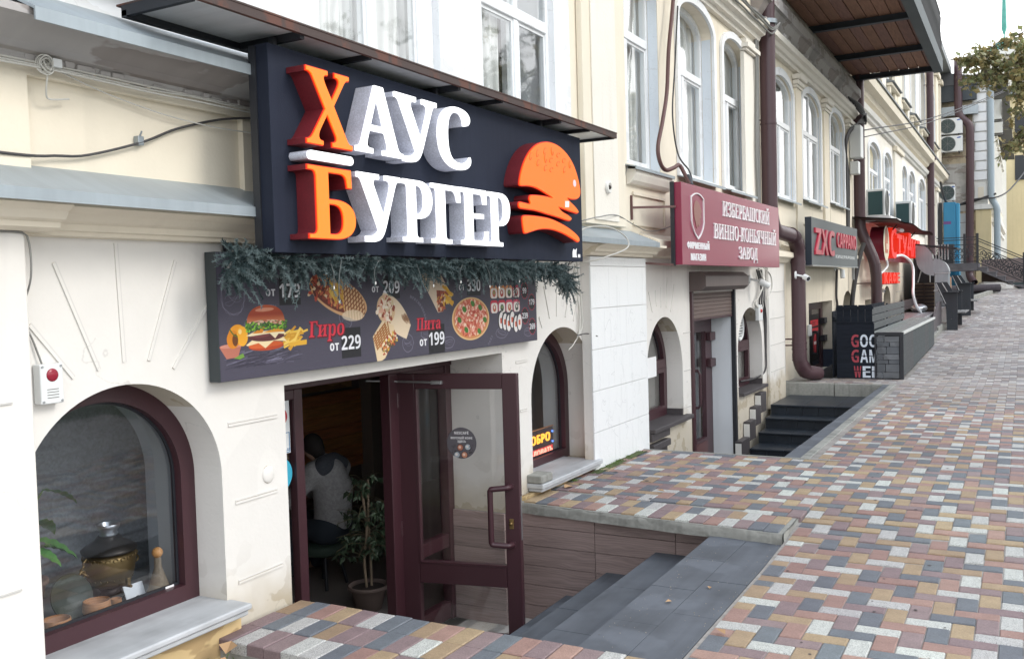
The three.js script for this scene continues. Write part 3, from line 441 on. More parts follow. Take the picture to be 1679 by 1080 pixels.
// windows of the ground floor
brownWindow(A, W1, 0.185, { fw: 0.085 }); brownWindow(A, W2, 0.24, { fw: 0.08 }); brownWindow(A, W3, 0.19, { tr: 0.72 }); brownWindow(A, W4, 0.19, { tr: 0.72 });
P(A, 'sill', merge(rb(2.27, 3.31, 0.108, 0.138, -0.26, 0.14, 0.01, 3), rb(2.28, 3.295, 0.082, 0.107, 0.0, 0.128, 0.008, 2)), M.marble, false, 'white marble window sill'); P(A, 'sill', merge(rb(6.42, 7.6, 0.055, 0.095, -0.32, 0.14, 0.01, 3), rb(6.43, 7.58, 0.03, 0.054, 0.0, 0.125, 0.01, 2)), M.marble, false, 'white marble window sill');
P(A, 'sill', rb(9.08, 10.36, 0.085, 0.13, -0.26, 0.09, 0.006, 2), M.granite, false, 'dark granite window sill'); P(A, 'sill', rb(12.62, 14.0, 0.065, 0.11, -0.26, 0.07, 0.006, 2), M.granite, false, 'dark granite window sill');
P(A, 'sill_upstand', bx(10.235, 10.258, 0.131, 0.2, -0.19, -0.004), M.granite); P(A, 'sill_upstand', bx(13.925, 13.948, 0.111, 0.19, -0.19, -0.004), M.granite);
for (const [a, b, c] of [[2.26, 3.32, 0.08], [6.3, 7.5, 0.026]]) P(A, 'plinth', rb(a, b, -0.25, c, 0.004, 0.06, 0.015), M.ochreWall);
P(A, 'plinth_step', merge(rb(9.07, 9.62, 0.0, 0.082, 0.004, 0.06, 0.006), rb(9.07, 9.6, -0.1, -0.03, 0.004, 0.075, 0.008), rb(9.07, 9.55, -0.5, -0.101, 0.004, 0.05, 0.004), rb(10.0, 10.3, -0.42, -0.36, 0.004, 0.08, 0.008)), M.granite);
P(A, 'room', roomBox(8.9, 14.1, -1.0, 1.6, -2.4, -0.502), mat(0.16, 0.18, 0.2, 0.9));
P(A, 'blind', merge(bx(9.5, 10.3, 0.2, 1.2, -0.5, -0.49), bx(13.0, 13.9, 0.2, 1.2, -0.5, -0.49)), mat(0.45, 0.5, 0.52, 0.8));
P(A, 'roof', bx(-8, 13.62, 8.5, 8.8, -9, 0.6), M.darkFlash); P(A, 'back_wall', merge(bx(-8, 15.25, -1.3, 8.5, -9, -8.8), bx(-8.2, -8, -1.3, 8.5, -9, 0)), M.cream2);

// ---- the cream house behind the first downpipe
const B = thing('balcony_house', 'cream house with peeling grey cornice under a wide overhanging balcony', 'house', [18, 0, 0]);
const B1 = [14.72, 16.2, 2.94, 4.6, 4.86], B2 = [16.98, 18.64, 3.04, 4.68, 4.96], B3 = [19.66, 21.28, 3.16, 4.75, 5.02];
wall(B, 'wall', 15.25, 22.6, -0.6, 2.1, [rectH([17.4, 19.75, -0.14, 1.2]), archH([21.0, 22.3, 0.2, 0.9, 1.36])], M.cream);
wall(B, 'upper_wall', 13.62, 22.6, 2.1, 9.5, [archH(B1), archH(B2), archH(B3)], M.cream); P(B, 'wall_patch', bx(13.62, 15.25, 1.951, 2.099, -0.5, -0.001), M.cream);
for (const w of [B1, B2, B3]) upperWindow(B, w, w === B3 ? 0.06 : 0.03, { fw: 0.05, trim: 0.12, rev: 1, cw: w === B2 ? 0.3 : 0.5, cx: 0.4, top: w === B2 ? 1 : 0 });
for (const [x0, x1] of [[15.95 + 0.42, 16.8], [18.9, 19.4], [21.6, 22.1]]) { P(B, 'upper_pilaster', rb(x0, x1, 2.2, 4.85, 0.003, 0.05, 0.006), M.cream2); P(B, 'capital', merge(rb(x0 - 0.08, x1 + 0.08, 4.98, 5.06, 0.003, 0.14, 0.006), rb(x0 - 0.05, x1 + 0.05, 4.9, 4.97, 0.003, 0.1, 0.006), rb(x0 - 0.02, x1 + 0.02, 4.855, 4.895, 0.003, 0.075, 0.004)), M.paleCream); }
P(B, 'frieze_moulding', profileX([[0.003, 5.1], [0.07, 5.11], [0.08, 5.16], [0.12, 5.17], [0.15, 5.22], [0.2, 5.24], [0.21, 5.32], [0.003, 5.33]], 13.62, 22.6), M.paleCream);
P(B, 'cornice', profileX([[0.003, 5.4], [0.08, 5.42], [0.14, 5.5], [0.2, 5.6], [0.24, 5.62], [0.24, 5.78], [0.16, 5.84], [0.14, 5.98], [0.003, 6.0]], 13.62, 22.55), M.weather);
{ const p = []; for (let i = 0; i < 130; i++) { const x = 13.8 + i * 0.066; p.push(rb(x, x + rr(0.04, 0.12), 5.31 + rr(-0.01, 0.02), 5.36 + rr(0, 0.05), 0.02, rr(0.1, 0.2), 0.008)); } P(B, 'broken_plaster', merge(p), M.weather); }
for (const w of [B1, B2, B3]) P(B, 'apron', rb(w[0] - 0.1, w[1] + 0.1, w[2] - 0.45, w[2] - 0.1, 0.003, 0.03, 0.006), M.cream2);
P(B, 'ledge_trim', profileX([[0.003, 2.2], [0.2, 2.12], [0.2, 2.06], [0.1, 1.98], [0.003, 1.95]], 15.3, 22.6), M.cream2);
P(B, 'room', roomBox(16.6, 22.5, -0.3, 1.5, -2.2, -0.502), M.room); P(B, 'back_wall', bx(13.62, 22.6, 1.95, 9.5, -9, -8.8), M.cream); P(B, 'roof', bx(13.6, 22.6, 9.5, 9.8, -9, 0.4), M.darkFlash);
{ // narrow black door with posters, set back in the wall
  const d = new THREE.Group(); d.name = 'door'; B.add(d); const s = rectPath(THREE.Shape, 17.45, 19.7, -0.14, 1.18); s.holes.push(rectPath(THREE.Path, 17.6, 19.5, -0.05, 1.05));
  P(d, 'frame', ext(s, 0.06, -0.24), M.frame); P(d, 'pane', printPlane(17.6, 19.5, -0.05, 1.05, -0.2), M.glass); P(d, 'leaf', bx(17.6, 19.5, -0.05, 1.05, -0.26, -0.24), mat(0.06, 0.05, 0.05, 0.4));
  for (const y of [0.45, 0.8]) P(d, 'hinge', bx(19.45, 19.74, y - 0.05, y + 0.06, -0.19, -0.1), M.black); P(d, 'handle', tube([[18.7, 0.2, -0.19], [18.7, 0.2, -0.1], [18.7, 0.62, -0.1], [18.7, 0.62, -0.19]], 0.022, 16, 6, 0), M.black);
  const pr = canvasTex(256, 512, (c, w, h) => { c.fillStyle = '#151012'; c.fillRect(0, 0, w, h); c.fillStyle = '#c03038'; c.fillRect(20, 60, 216, 70); c.fillRect(20, 150, 216, 40); c.fillStyle = '#b02a34'; c.beginPath(); c.ellipse(150, 330, 60, 110, 0, 0, 7); c.fill(); c.fillStyle = '#e8d8d4'; c.fillRect(110, 300, 90, 34); c.fillStyle = '#301418'; c.font = 'bold 52px sans-serif'; c.fillText('ZXC', 70, 115); });
  P(d, 'poster', printPlane(18.45, 19.35, 0.05, 0.95, -0.192), mat(0.9, 0.9, 0.9, 0.5, { map: pr }), true);
  P(B, 'dado', bx(19.742, 19.748, -0.14, 0.22, -0.2, -0.003), mat(0.03, 0.045, 0.08, 0.6));
}
// ---- the taller pale house further on
const C = thing('tall_house', 'taller pale house with arched windows and small ledges beyond the second downpipe', 'house', [32, 0, 0]);
const cw = [[25.05, 27.1], [27.9, 29.7], [32.2, 33.7], [34.3, 36.3], [37.7, 40.1], [42.2, 44.2]].map(([a, b], i) => [a, b, 3.2 + i * 0.03, 4.8 + i * 0.04, 5.1 + i * 0.05]);
wall(C, 'wall', 22.6, 48, -0.6, 2.45, [rectH([24.2, 25.6, -0.1, 1.1]), archH([27.6, 29.2, 0.1, 0.9, 1.4])], M.cream2);
wall(C, 'upper_wall', 22.6, 48, 2.45, 6.0, cw.map(archH), M.paleCream);
for (const w of cw) upperWindow(C, w, 0.04, { trim: 0.14, rev: 1, cw: 0.5, cx: 0.4, fw: 0.09 });
const c2 = [[25.5, 27.0], [29.0, 30.6], [32.0, 33.4], [35.2, 36.8], [38.6, 40.4], [43, 45]].map(([a, b]) => [a, b, 7.25, 9.2, 9.5]);
wall(C, 'top_wall', 22.6, 48, 6.0, 10.9, c2.map(archH), M.paleCream);
for (const w of c2) { upperWindow(C, w, 0.2, { trim: 0.12, sill: 0, fw: 0.09 }); P(C, 'window_ledge', merge(rb(w[0] - 0.2, w[1] + 0.2, 7.05, 7.13, 0.003, 0.16, 0.01), rb(w[0] - 0.15, w[0] + 0.05, 6.85, 7.049, 0.003, 0.1, 0.01), rb(w[1] - 0.05, w[1] + 0.15, 6.85, 7.049, 0.003, 0.1, 0.01)), M.cream); P(C, 'ledge_sheet', profileX([[0.003, 7.24], [0.22, 7.16], [0.22, 7.135], [0.003, 7.135]], w[0] - 0.22, w[1] + 0.22), M.darkFlash); }
for (const [x0, x1] of [[22.7, 23.6], [30.1, 31.9], [40.9, 41.8], [45.2, 46.2], [47.3, 48.02]]) { P(C, 'upper_pilaster', rb(x0, x1, 2.6, 5.35, 0.003, 0.07, 0.01), M.paleCream); P(C, 'upper_pilaster', rb(x0, x1, 6.65, 10.3, 0.003, 0.09, 0.01), M.cream2); P(C, 'capital', merge(rb(x0 - 0.1, x1 + 0.1, 10.32, 10.5, 0.003, 0.2, 0.02), rb(x0 - 0.05, x1 + 0.05, 5.36, 5.5, 0.003, 0.14, 0.02)), M.cream2); }
P(C, 'frieze_moulding', profileX([[0.003, 5.5], [0.07, 5.52], [0.09, 5.58], [0.14, 5.6], [0.18, 5.7], [0.003, 5.72]], 22.6, 48), M.trim);
P(C, 'cornice', profileX([[0.003, 5.85], [0.15, 5.9], [0.2, 6.0], [0.35, 6.06], [0.38, 6.2], [0.38, 6.28], [0.003, 6.4]], 22.6, 48), M.cream2); P(C, 'cornice_sheet', profileX([[0.003, 6.5], [0.42, 6.31], [0.42, 6.26], [0.4, 6.26], [0.4, 6.29], [0.003, 6.44]], 22.6, 48.1), M.darkFlash);
P(C, 'ledge_trim', profileX([[0.003, 2.6], [0.2, 2.5], [0.2, 2.42], [0.1, 2.35], [0.003, 2.3]], 22.6, 48), M.cream2);
P(C, 'end_wall', merge(bx(48.001, 48.3, -0.6, 10.9, -10, 0), bx(22.6, 22.8, 9.8, 10.9, -9, -0.5)), M.paleCream); P(C, 'roof', bx(22.4, 48.4, 10.9, 11.2, -10, 0.5), M.darkFlash); P(C, 'room', roomBox(23, 47.6, -0.4, 1.6, -2.2, -0.502), M.room); P(C, 'back_wall', bx(22.6, 48, 2.45, 10.9, -10, -9.8), M.paleCream);
for (const y of [0.3, 0.75, 1.2, 1.65]) P(C, 'groove', bar([30.5, y, 0], [33, y, 0], 0.02, 0.012), M.groove);
// ---- the house that closes the view: rear wing facing us and its street front
const D = thing('corner_house', 'yellow and white corner house with quoins, grey eaves and blue-grey downpipe', 'house', [48.6, 0, 1]);
P(D, 'wall', bx(48.4, 49, 0.0, 10.4, 0.003, 1.9), mat(0.7, 0.6, 0.44, 0.9, { map: T.dirty }), false, 'bare stained plaster side wall'); P(D, 'stained_plaster', bx(48.36, 48.398, 4.6, 6.8, 0.02, 1.45), M.grimy);
P(D, 'lower_wall', rb(48.25, 49, 0.0, 4.62, 1.45, 2.08, 0.02), M.yellowWall); P(D, 'wall_panel', bx(48.33, 48.399, 0.5, 4.5, 0.62, 1.3), mat(0.55, 0.58, 0.6, 0.8, { map: T.plaster }));
P(D, 'ledge', rb(48.15, 49.1, 4.63, 4.85, 1.38, 2.2, 0.03), M.trim); P(D, 'upper_corner', bx(48.3, 49, 4.86, 10.4, 1.35, 1.96), M.trim);
for (let i = 0; i < 10; i++) { const y = 5.95 + i * 0.44; P(D, 'quoin', rb(48.22, 48.299, y + 0.02, y + 0.4, i % 2 ? 1.46 : 1.4, 1.94, 0.02), M.whitePaint); }
P(D, 'corner_panel', rb(48.24, 48.299, 5.0, 5.8, 1.42, 1.93, 0.02), M.trim); P(D, 'corner_panel', rb(48.225, 48.239, 5.15, 5.65, 1.56, 1.8, 0.004), M.cream);
const dh = range(50.2, 78, 3.2).slice(0, -1);
{ const s = shape([[49, 0], [80, 0], [80, 10.4], [49, 10.4]]); for (const x of dh) { s.holes.push(rectH([x, x + 1.3, 1.6, 3.9])); s.holes.push(archH([x, x + 1.3, 6.0, 8.4, 8.9])); } P(D, 'street_wall', ext(s, 0.5, 1.5), M.cream2); }
for (const x of dh) for (const [y0, y1] of [[1.6, 3.9], [6.0, 8.85]]) { const f = new THREE.Group(); f.name = 'window'; D.add(f); P(f, 'frame', merge(bx(x, x + 0.1, y0, y1, 1.75, 1.83), bx(x + 1.2, x + 1.3, y0, y1, 1.75, 1.83), bx(x + 0.6, x + 0.7, y0, y1, 1.75, 1.83), bx(x, x + 1.3, y0, y0 + 0.1, 1.74, 1.84), bx(x, x + 1.3, y1 - 0.5, y1 - 0.4, 1.74, 1.84)), M.winFrame); P(f, 'pane', printPlane(x, x + 1.3, y0, y1, 1.77), M.oldGlass); P(f, 'surround', merge(rb(x - 0.2, x, y0 - 0.1, y1 + 0.2, 2.003, 2.06, 0.02), rb(x + 1.3, x + 1.5, y0 - 0.1, y1 + 0.2, 2.003, 2.06, 0.02), rb(x - 0.3, x + 1.6, y1 + 0.21, y1 + 0.4, 2.003, 2.16, 0.02)), M.trim); }
P(D, 'room', roomBox(49.2, 79, 0.3, 10, -2, 1.48), M.room); P(D, 'cornice', profileX([[2.003, 4.6], [2.2, 4.65], [2.25, 4.9], [2.003, 5.0]], 49.1, 80), M.trim);
P(D, 'eaves', merge(profileX([[-1, 11.2], [2.8, 10.35], [2.8, 10.2], [-1, 10.4]], 47.9, 80.3)), mat(0.1, 0.105, 0.115, 0.7, { map: T.metal })); P(D, 'eaves_board', bx(47.95, 48.2, 9.6, 10.35, 0.02, 1.55), mat(0.04, 0.05, 0.06, 0.6)); P(D, 'pipe_box', bx(47.9, 48.2, 8.95, 9.35, 0.02, 1.6), M.galv);

// ---------------------------------------------------------------- burger signboard
{
  const t = thing('burger_signboard', 'wide black signboard with glowing orange and white raised letters and a burger emblem', 'signboard', [5, 1.8, 0.355]);
  P(t, 'panel', rb(3.278, 6.695, 1.8, 2.748, 0.312, 0.4, 0.004), M.signBlack);
  P(t, 'back_frame', merge(bx(3.268, 3.277, 1.81, 2.74, 0.29, 0.33), bx(3.6, 3.65, 1.9, 2.7, 0.01, 0.311), bx(6.3, 6.35, 1.9, 2.7, 0.01, 0.311)), M.black);
  const orange = emi(1, 0.19, 0.008, 0.62, [0.3, 0.06, 0.01]), whiteE = emi(0.95, 0.97, 1, 0.7, [0.5, 0.5, 0.5]), rim = emi(1, 0.03, 0.0, 0.28, [0.3, 0.01, 0.01]);
  const put = (ch, x0, x1, y0, y1, o) => {
    const s = P(t, 'letter', glyph(ch, fontSB, x0, x1, y0, y1, 0.401, 0.106), o ? M.redSide : M.whiteSide);
    const b = 0.0045; if (o) P(s, 'letter_rim', glyph(ch, fontSB, x0, x1, y0, y1, 0.5075, 0.007), rim);
    const g = glyph(ch, fontSB, x0, x1, y0, y1, 0.5075, 0.011); if (o) { g.computeBoundingBox(); }
    P(s, 'letter_face', o ? glyphInset(ch, x0, x1, y0, y1) : g, o ? orange : whiteE); return s;
  };
  // the orange face sits a little inside its red rim: negative bevel of the same outline
  function glyphInset(ch, x0, x1, y0, y1) { const g = new TextGeometry(ch, { font: fontSB, size: 1, depth: 0.004, curveSegments: 8, bevelEnabled: true, bevelThickness: 0.002, bevelSize: 0.001, bevelOffset: -0.013, bevelSegments: 1 }), r = new TextGeometry(ch, { font: fontSB, size: 1, depth: 0.01, curveSegments: 8, bevelEnabled: false }); r.computeBoundingBox(); const b = r.boundingBox; g.translate(-b.min.x, -b.min.y, 0); g.scale((x1 - x0) / (b.max.x - b.min.x), (y1 - y0) / (b.max.y - b.min.y), 1); return g.translate(x0, y0, 0.5145); }
  put('Х', 3.385, 3.722, 2.297, 2.655, true); put('А', 3.748, 4.15, 2.305, 2.65); put('У', 4.088, 4.49, 2.296, 2.65); put('С', 4.497, 4.85, 2.303, 2.662);
  put('Б', 3.38, 3.728, 1.861, 2.203, true); put('У', 3.747, 4.113, 1.86, 2.203); put('Р', 4.135, 4.415, 1.871, 2.203); put('Г', 4.411, 4.714, 1.871, 2.203); put('Е', 4.723, 5.036, 1.872, 2.205); put('Р', 5.04, 5.316, 1.872, 2.204);
  { const s = new THREE.Shape(); s.moveTo(3.412, 2.226); s.lineTo(3.702, 2.226); s.absarc(3.702, 2.247, 0.021, -Math.PI / 2, Math.PI / 2, false); s.lineTo(3.412, 2.268); s.absarc(3.412, 2.247, 0.021, Math.PI / 2, Math.PI * 1.5, false); const q = P(t, 'underline', ext(s, 0.106, 0.401), M.whiteSide); P(q, 'underline_face', ext(s, 0.011, 0.5075), whiteE); }
  const spl = (pts) => { const c = new THREE.CatmullRomCurve3(pts.map(([x, y]) => V(x, y, 0)), true, 'centripetal'); return new THREE.Shape(c.getPoints(pts.length * 4).map((p) => new THREE.Vector2(p.x, p.y))); };
  const inset = (pts, k) => { const n = pts.length, o = []; for (let i = 0; i < n; i++) { const a = pts[(i + n - 1) % n], b = pts[(i + 1) % n], dx = b[0] - a[0], dy = b[1] - a[1], l = Math.hypot(dx, dy); o.push([pts[i][0] + k * dy / l, pts[i][1] - k * dx / l]); } return o; };
  const bun = [[5.454, 2.279], [5.465, 2.329], [5.511, 2.411], [5.592, 2.497], [5.7, 2.564], [5.827, 2.602], [5.956, 2.613], [6.089, 2.599], [6.205, 2.561], [6.303, 2.5], [6.371, 2.42], [6.408, 2.345], [6.416, 2.302], [6.397, 2.266], [6.349, 2.247], [6.266, 2.239], [6.179, 2.242], [6.245, 2.221], [6.325, 2.192], [6.375, 2.16], [6.364, 2.144], [6.291, 2.145], [6.16, 2.156], [6.028, 2.166], [6.1, 2.144], [6.198, 2.124], [6.248, 2.106], [6.236, 2.085], [6.185, 2.081], [6.039, 2.095], [5.851, 2.109], [5.673, 2.123], [5.502, 2.124], [5.445, 2.129], [5.434, 2.151], [5.447, 2.169], [5.53, 2.169], [5.603, 2.171], [5.587, 2.196], [5.601, 2.221], [5.645, 2.229], [5.75, 2.234], [5.859, 2.234], [5.942, 2.229], [5.86, 2.245], [5.735, 2.27], [5.648, 2.279], [5.562, 2.278], [5.478, 2.272]];
  const bot = [[5.482, 2.069], [5.5, 2.083], [5.584, 2.09], [5.742, 2.091], [5.905, 2.084], [6.075, 2.059], [6.232, 2.024], [6.354, 1.981], [6.378, 1.96], [6.368, 1.934], [6.269, 1.952], [6.11, 1.985], [5.957, 2.004], [5.845, 2.007], [5.718, 1.998], [5.612, 1.98], [5.518, 1.964], [5.501, 1.97], [5.487, 2.015]];
  const dull = emi(1, 0.15, 0.006, 0.45, [0.32, 0.07, 0.01]);
  for (const pts of [bun, bot]) { const e = P(t, 'burger_emblem', ext(spl(pts), 0.106, 0.401), M.redSide); P(e, 'emblem_rim', ext(spl(pts), 0.006, 0.5075), rim); P(e, 'emblem_face', ext(spl(inset(pts, 0.006)), 0.006, 0.514), dull); }
  const seeds = [[5.622, 2.481, 0.3], [5.723, 2.512, 0.3], [5.837, 2.541, 0], [5.949, 2.549, 1], [6.047, 2.535, -0.4], [6.136, 2.506, -0.4], [6.237, 2.489, 0.6], [5.728, 2.449, 0.1], [5.842, 2.489, 0.8], [5.926, 2.487, -0.3], [6.039, 2.473, -0.3], [6.144, 2.443, 0.1], [5.838, 2.425, 0], [5.93, 2.421, -0.4]];
  const sd = emi(0.62, 0.06, 0.004, 0.5, [0.25, 0.05, 0.01]);
  for (const [x, y, a] of seeds) { const g = new THREE.TorusGeometry(0.022, 0.0035, 5, 18, 4.6); g.scale(1.15, 0.62, 1).rotateZ(a + 0.8).translate(x, y, 0.5205); P(t, 'sesame_seed', g, sd); }
  P(t, 'sticker', ext(shape([[6.135, 2.175], [6.2, 2.18], [6.205, 2.222], [6.14, 2.22]]), 0.002, 0.521), M.whitePaint); P(t, 'sticker', new THREE.CircleGeometry(0.02, 16).scale(1.4, 1.3, 1).translate(6.31, 2.36, 0.5215), mat(0.8, 0.6, 0.66, 0.5));
  P(t, 'corner_label', merge(ext(shape([[6.5, 1.83], [6.58, 1.83], [6.57, 1.86], [6.58, 1.9], [6.55, 1.885], [6.52, 1.895], [6.5, 1.87]]), 0.002, 0.401), bx(6.6, 6.64, 1.83, 1.855, 0.401, 0.403)), M.whitePaint);
}
{ // sheet metal canopy above the signboard
  const t = thing('sign_canopy', 'thin rusty-edged metal canopy mounted above the black burger signboard', 'canopy', [5, 2.79, 0.25]);
  const x0 = 2.74, x1 = 7.15, y = 2.795;
  P(t, 'sheet', bx(x0 + 0.02, x1 - 0.02, y + 0.012, y + 0.018, 0.1, 0.5), mat(0.88, 0.9, 0.91, 0.3, { map: T.metal, ...bump(T.metal, 0.006) })); P(t, 'top_sheet', bx(x0, x1, y + 0.032, y + 0.04, 0.07, 0.525), M.rust);
  P(t, 'front_edge', bx(x0, x1, y - 0.006, y + 0.031, 0.5005, 0.522), M.rust); P(t, 'end_bar', merge(bx(x0, x0 + 0.025, y - 0.012, y + 0.031, 0.1, 0.5), bx(x1 - 0.025, x1, y - 0.01, y + 0.03, 0.1, 0.5)), M.black); P(t, 'back_bar', bx(x0, x1, y - 0.018, y + 0.011, 0.1, 0.13), M.black);
  for (const x of [3.4, 4.77, 6.14]) { P(t, 'cross_bar', bx(x - 0.015, x + 0.015, y - 0.022, y + 0.0115, 0.131, 0.5), M.black); P(t, 'post', rb(x - 0.05, x - 0.022, 2.748, y - 0.001, 0.34, 0.37, 0.003), M.black); P(t, 'cross_bar', bx(x + 0.5, x + 0.525, y - 0.014, y + 0.011, 0.131, 0.5), M.black); }
}
{ // menu board
  const X0 = 3.225, X1 = 6.505, Y0 = 1.205, Y1 = 1.815, Wp = 2048, Hp = 384;
  const pr = canvasTex(Wp, Hp, (c) => {
    const px = (x) => (x - X0) / (X1 - X0) * Wp, py = (y) => (Y1 - y) / (Y1 - Y0) * Hp, el = (x, y, a, b, r = 0) => { c.beginPath(); c.ellipse(x, y, a, b, r, 0, 6.2832); }, fill = (s) => { c.fillStyle = s; c.fill(); };
    const poly = (p, s) => { c.beginPath(); p.forEach(([x, y], i) => i ? c.lineTo(x, y) : c.moveTo(x, y)); c.closePath(); c.fillStyle = s; c.fill(); };
    c.fillStyle = '#474453'; c.fillRect(0, 0, Wp, Hp);
    for (let i = 0; i < 2600; i++) { c.globalAlpha = rr(0.02, 0.06); c.fillStyle = rnd() < 0.5 ? '#2a2832' : '#6b6878'; c.fillRect(rr(0, Wp), rr(0, Hp), rr(2, 60), rr(1, 5)); } c.globalAlpha = 1;
    // slate tray streaks
    for (let i = 0; i < 130; i++) { c.strokeStyle = rnd() < 0.6 ? 'rgba(40,37,52,.5)' : 'rgba(150,145,168,.35)'; c.lineWidth = rr(1, 4); const x = rr(15, 290), y = rr(300, 350); c.beginPath(); c.moveTo(x, y); c.quadraticCurveTo(x + 30, y - 6, x + rr(30, 90), y - rr(0, 14)); c.stroke(); }
    // chalk doodles
    c.strokeStyle = 'rgba(180,176,196,.3)'; c.lineWidth = 1.6;
    const doodle = (x, y, a, b) => { for (let k = 0; k < 3; k++) { c.beginPath(); for (let i = 0; i <= 20; i++) { const t = i / 20 * 6.3, r = 1 + rr(-0.08, 0.08); const X = x + a * r * Math.cos(t), Y = y + b * r * Math.sin(t); i ? c.lineTo(X, Y) : c.moveTo(X, Y); } c.stroke(); } for (let k = 0; k < 5; k++) { c.beginPath(); c.moveTo(x - a * 0.7, y + rr(-b, b) * 0.6); c.quadraticCurveTo(x, y + rr(-b, b), x + a * 0.7, y + rr(-b, b) * 0.6); c.stroke(); } };
    doodle(62, 120, 48, 70); doodle(590, 215, 35, 45); doodle(835, 240, 30, 40); doodle(1100, 300, 50, 22); doodle(1250, 345, 45, 24); doodle(1700, 330, 55, 24); doodle(1955, 340, 40, 20); doodle(960, 330, 36, 34);
    const text = (s, x, y, h, col, wgt = 'bold', sx = 1, fam = 'sans-serif') => { c.save(); c.translate(x, y); c.scale(sx, 1); c.fillStyle = col; c.font = `${wgt} ${h}px ${fam}`; c.textAlign = 'center'; c.textBaseline = 'middle'; c.fillText(s, 0, 0); c.restore(); };
    const arc = (s, x, y, r, a0, a1) => { const n = s.length; for (let i = 0; i < n; i++) { const a = a0 + (a1 - a0) * i / (n - 1); c.save(); c.translate(x + r * Math.cos(a), y + r * 0.75 * Math.sin(a)); c.rotate(a + Math.PI / 2); c.fillStyle = 'rgba(190,186,205,.55)'; c.font = '19px serif'; c.textAlign = 'center'; c.fillText(s[i], 0, 0); c.restore(); } };
    arc('вкусное сочетание', 215, 255, 112, -3.0, -1.35);
    c.save(); c.transform(0.9, 0, 0, 0.66, -1, 95);
    poly([[0, 282], [100, 278], [82, 335], [30, 338]], '#b9705c'); el(52, 281, 50, 9); fill('#d9907c'); el(52, 283, 40, 6); fill('#c98a76'); poly([[62, 338], [105, 318], [112, 336], [90, 345]], '#6f9a3c');
    el(82, 232, 40, 48, 0.15); fill('#e89a1c'); el(62, 252, 28, 42); fill('#d98516'); el(105, 240, 26, 46); fill('#f4ae2a'); el(72, 255, 13, 28); fill('#6a3a10'); c.strokeStyle = '#5f6b1d'; c.lineWidth = 6; c.beginPath(); c.moveTo(50, 205); c.quadraticCurveTo(62, 235, 84, 240); c.stroke(); el(95, 218, 8, 12); fill('rgba(255,235,180,.7)');
    for (let i = 0; i < 26; i++) { c.save(); c.translate(rr(318, 390), rr(232, 296)); c.rotate(rr(-1.1, 0.25)); c.fillStyle = pick(['#e7b53a', '#f2cd62', '#d59b26', '#eec24c']); c.fillRect(-40, -6, rr(60, 92), 11); c.restore(); } for (let i = 0; i < 6; i++) { c.save(); c.translate(rr(350, 395), rr(288, 300)); c.rotate(rr(-0.15, 0.15)); c.fillStyle = pick(['#e3ad34', '#f0c455']); c.fillRect(-30, -6, 62, 13); c.restore(); }
    c.beginPath(); c.ellipse(218, 294, 86, 22, 0, 0, Math.PI * 2); fill('#b8441a'); el(190, 290, 58, 14); fill('#d8622a'); el(255, 286, 44, 12); fill('#cf5a24');
    poly([[120, 283], [150, 262], [300, 254], [322, 280], [255, 272], [212, 305], [180, 278], [128, 288]], '#f3dfae');
    el(220, 248, 88, 24); fill('#5c2a2c'); el(190, 242, 45, 11); fill('#74383a'); poly([[122, 240], [160, 224], [300, 220], [318, 245], [280, 240], [262, 262], [236, 236], [140, 244]], '#f5e6bc');
    poly([[150, 232], [215, 196], [200, 232]], '#dd8a1c'); poly([[200, 232], [290, 205], [312, 232]], '#e39a2e');
    for (let i = 0; i < 240; i++) { const x = rr(122, 322), y = 195 + rr(-22, 26) - 8 * Math.cos((x - 222) / 60); el(x, y, rr(3, 10), rr(2, 5), rr(0, 3)); fill(pick(['#4f7f22', '#6ea52e', '#2f5a18', '#8cc63a', '#3d6b1c'])); } for (let i = 0; i < 26; i++) { el(rr(140, 300), rr(168, 192), rr(5, 12), rr(3, 7)); fill(pick(['#d9a58c', '#b5644c', '#e0b9a0'])); }
    c.beginPath(); c.moveTo(128, 182); c.bezierCurveTo(130, 110, 190, 100, 222, 100); c.bezierCurveTo(256, 100, 312, 112, 314, 182); c.bezierCurveTo(260, 166, 180, 166, 128, 182); const gr = c.createLinearGradient(0, 100, 0, 185); gr.addColorStop(0, '#c4582c'); gr.addColorStop(0.5, '#9e3a1e'); gr.addColorStop(1, '#d98c5c'); c.fillStyle = gr; c.fill(); el(215, 122, 46, 9, -0.05); fill('rgba(245,190,160,.65)');
    c.restore();
    const price = (s, x, y, w, h, fs) => { c.fillStyle = '#15161d'; c.fillRect(x - w / 2, y - h / 2, w, h); text(s, x, y, fs, '#e9eaee', 'bold', 1.0); };
    price('179', px(3.722), py(1.627), 100, 92, 62); text('от', px(3.58), py(1.623), 40, '#e6e6ea'); price('209', px(4.61), py(1.634), 104, 84, 66); text('от', px(4.45), py(1.628), 40, '#e6e6ea'); price('330', px(5.57), py(1.635), 112, 86, 70); text('от', px(5.41), py(1.628), 42, '#e6e6ea'); price('229', px(4.21), py(1.33), 108, 106, 68); text('от', px(4.062), py(1.32), 46, '#f0f0f2'); price('199', px(5.085), py(1.3), 118, 116, 72); text('от', px(4.93), py(1.29), 48, '#f0f0f2');
    const red = (s, x, y, h) => { c.save(); c.translate(px(x), py(y)); c.transform(1, 0, -0.1, 1, 0, 0); c.font = `bold ${h}px serif`; c.textAlign = 'center'; c.textBaseline = 'middle'; c.lineWidth = 7; c.strokeStyle = '#5a1020'; c.strokeText(s, 2, 2); c.fillStyle = '#d92f44'; c.fillText(s, 0, 0); c.restore(); };
    red('Гиро', 4.008, 1.42, 74); red('Пита', 5.0, 1.4, 66); red('Роллы', 6.34, 1.705, 40);
    // gyro roll
    const bread = (x, y, a, b, r, f) => { c.save(); c.translate(x, y); c.rotate(r); f(a, b); c.restore(); };
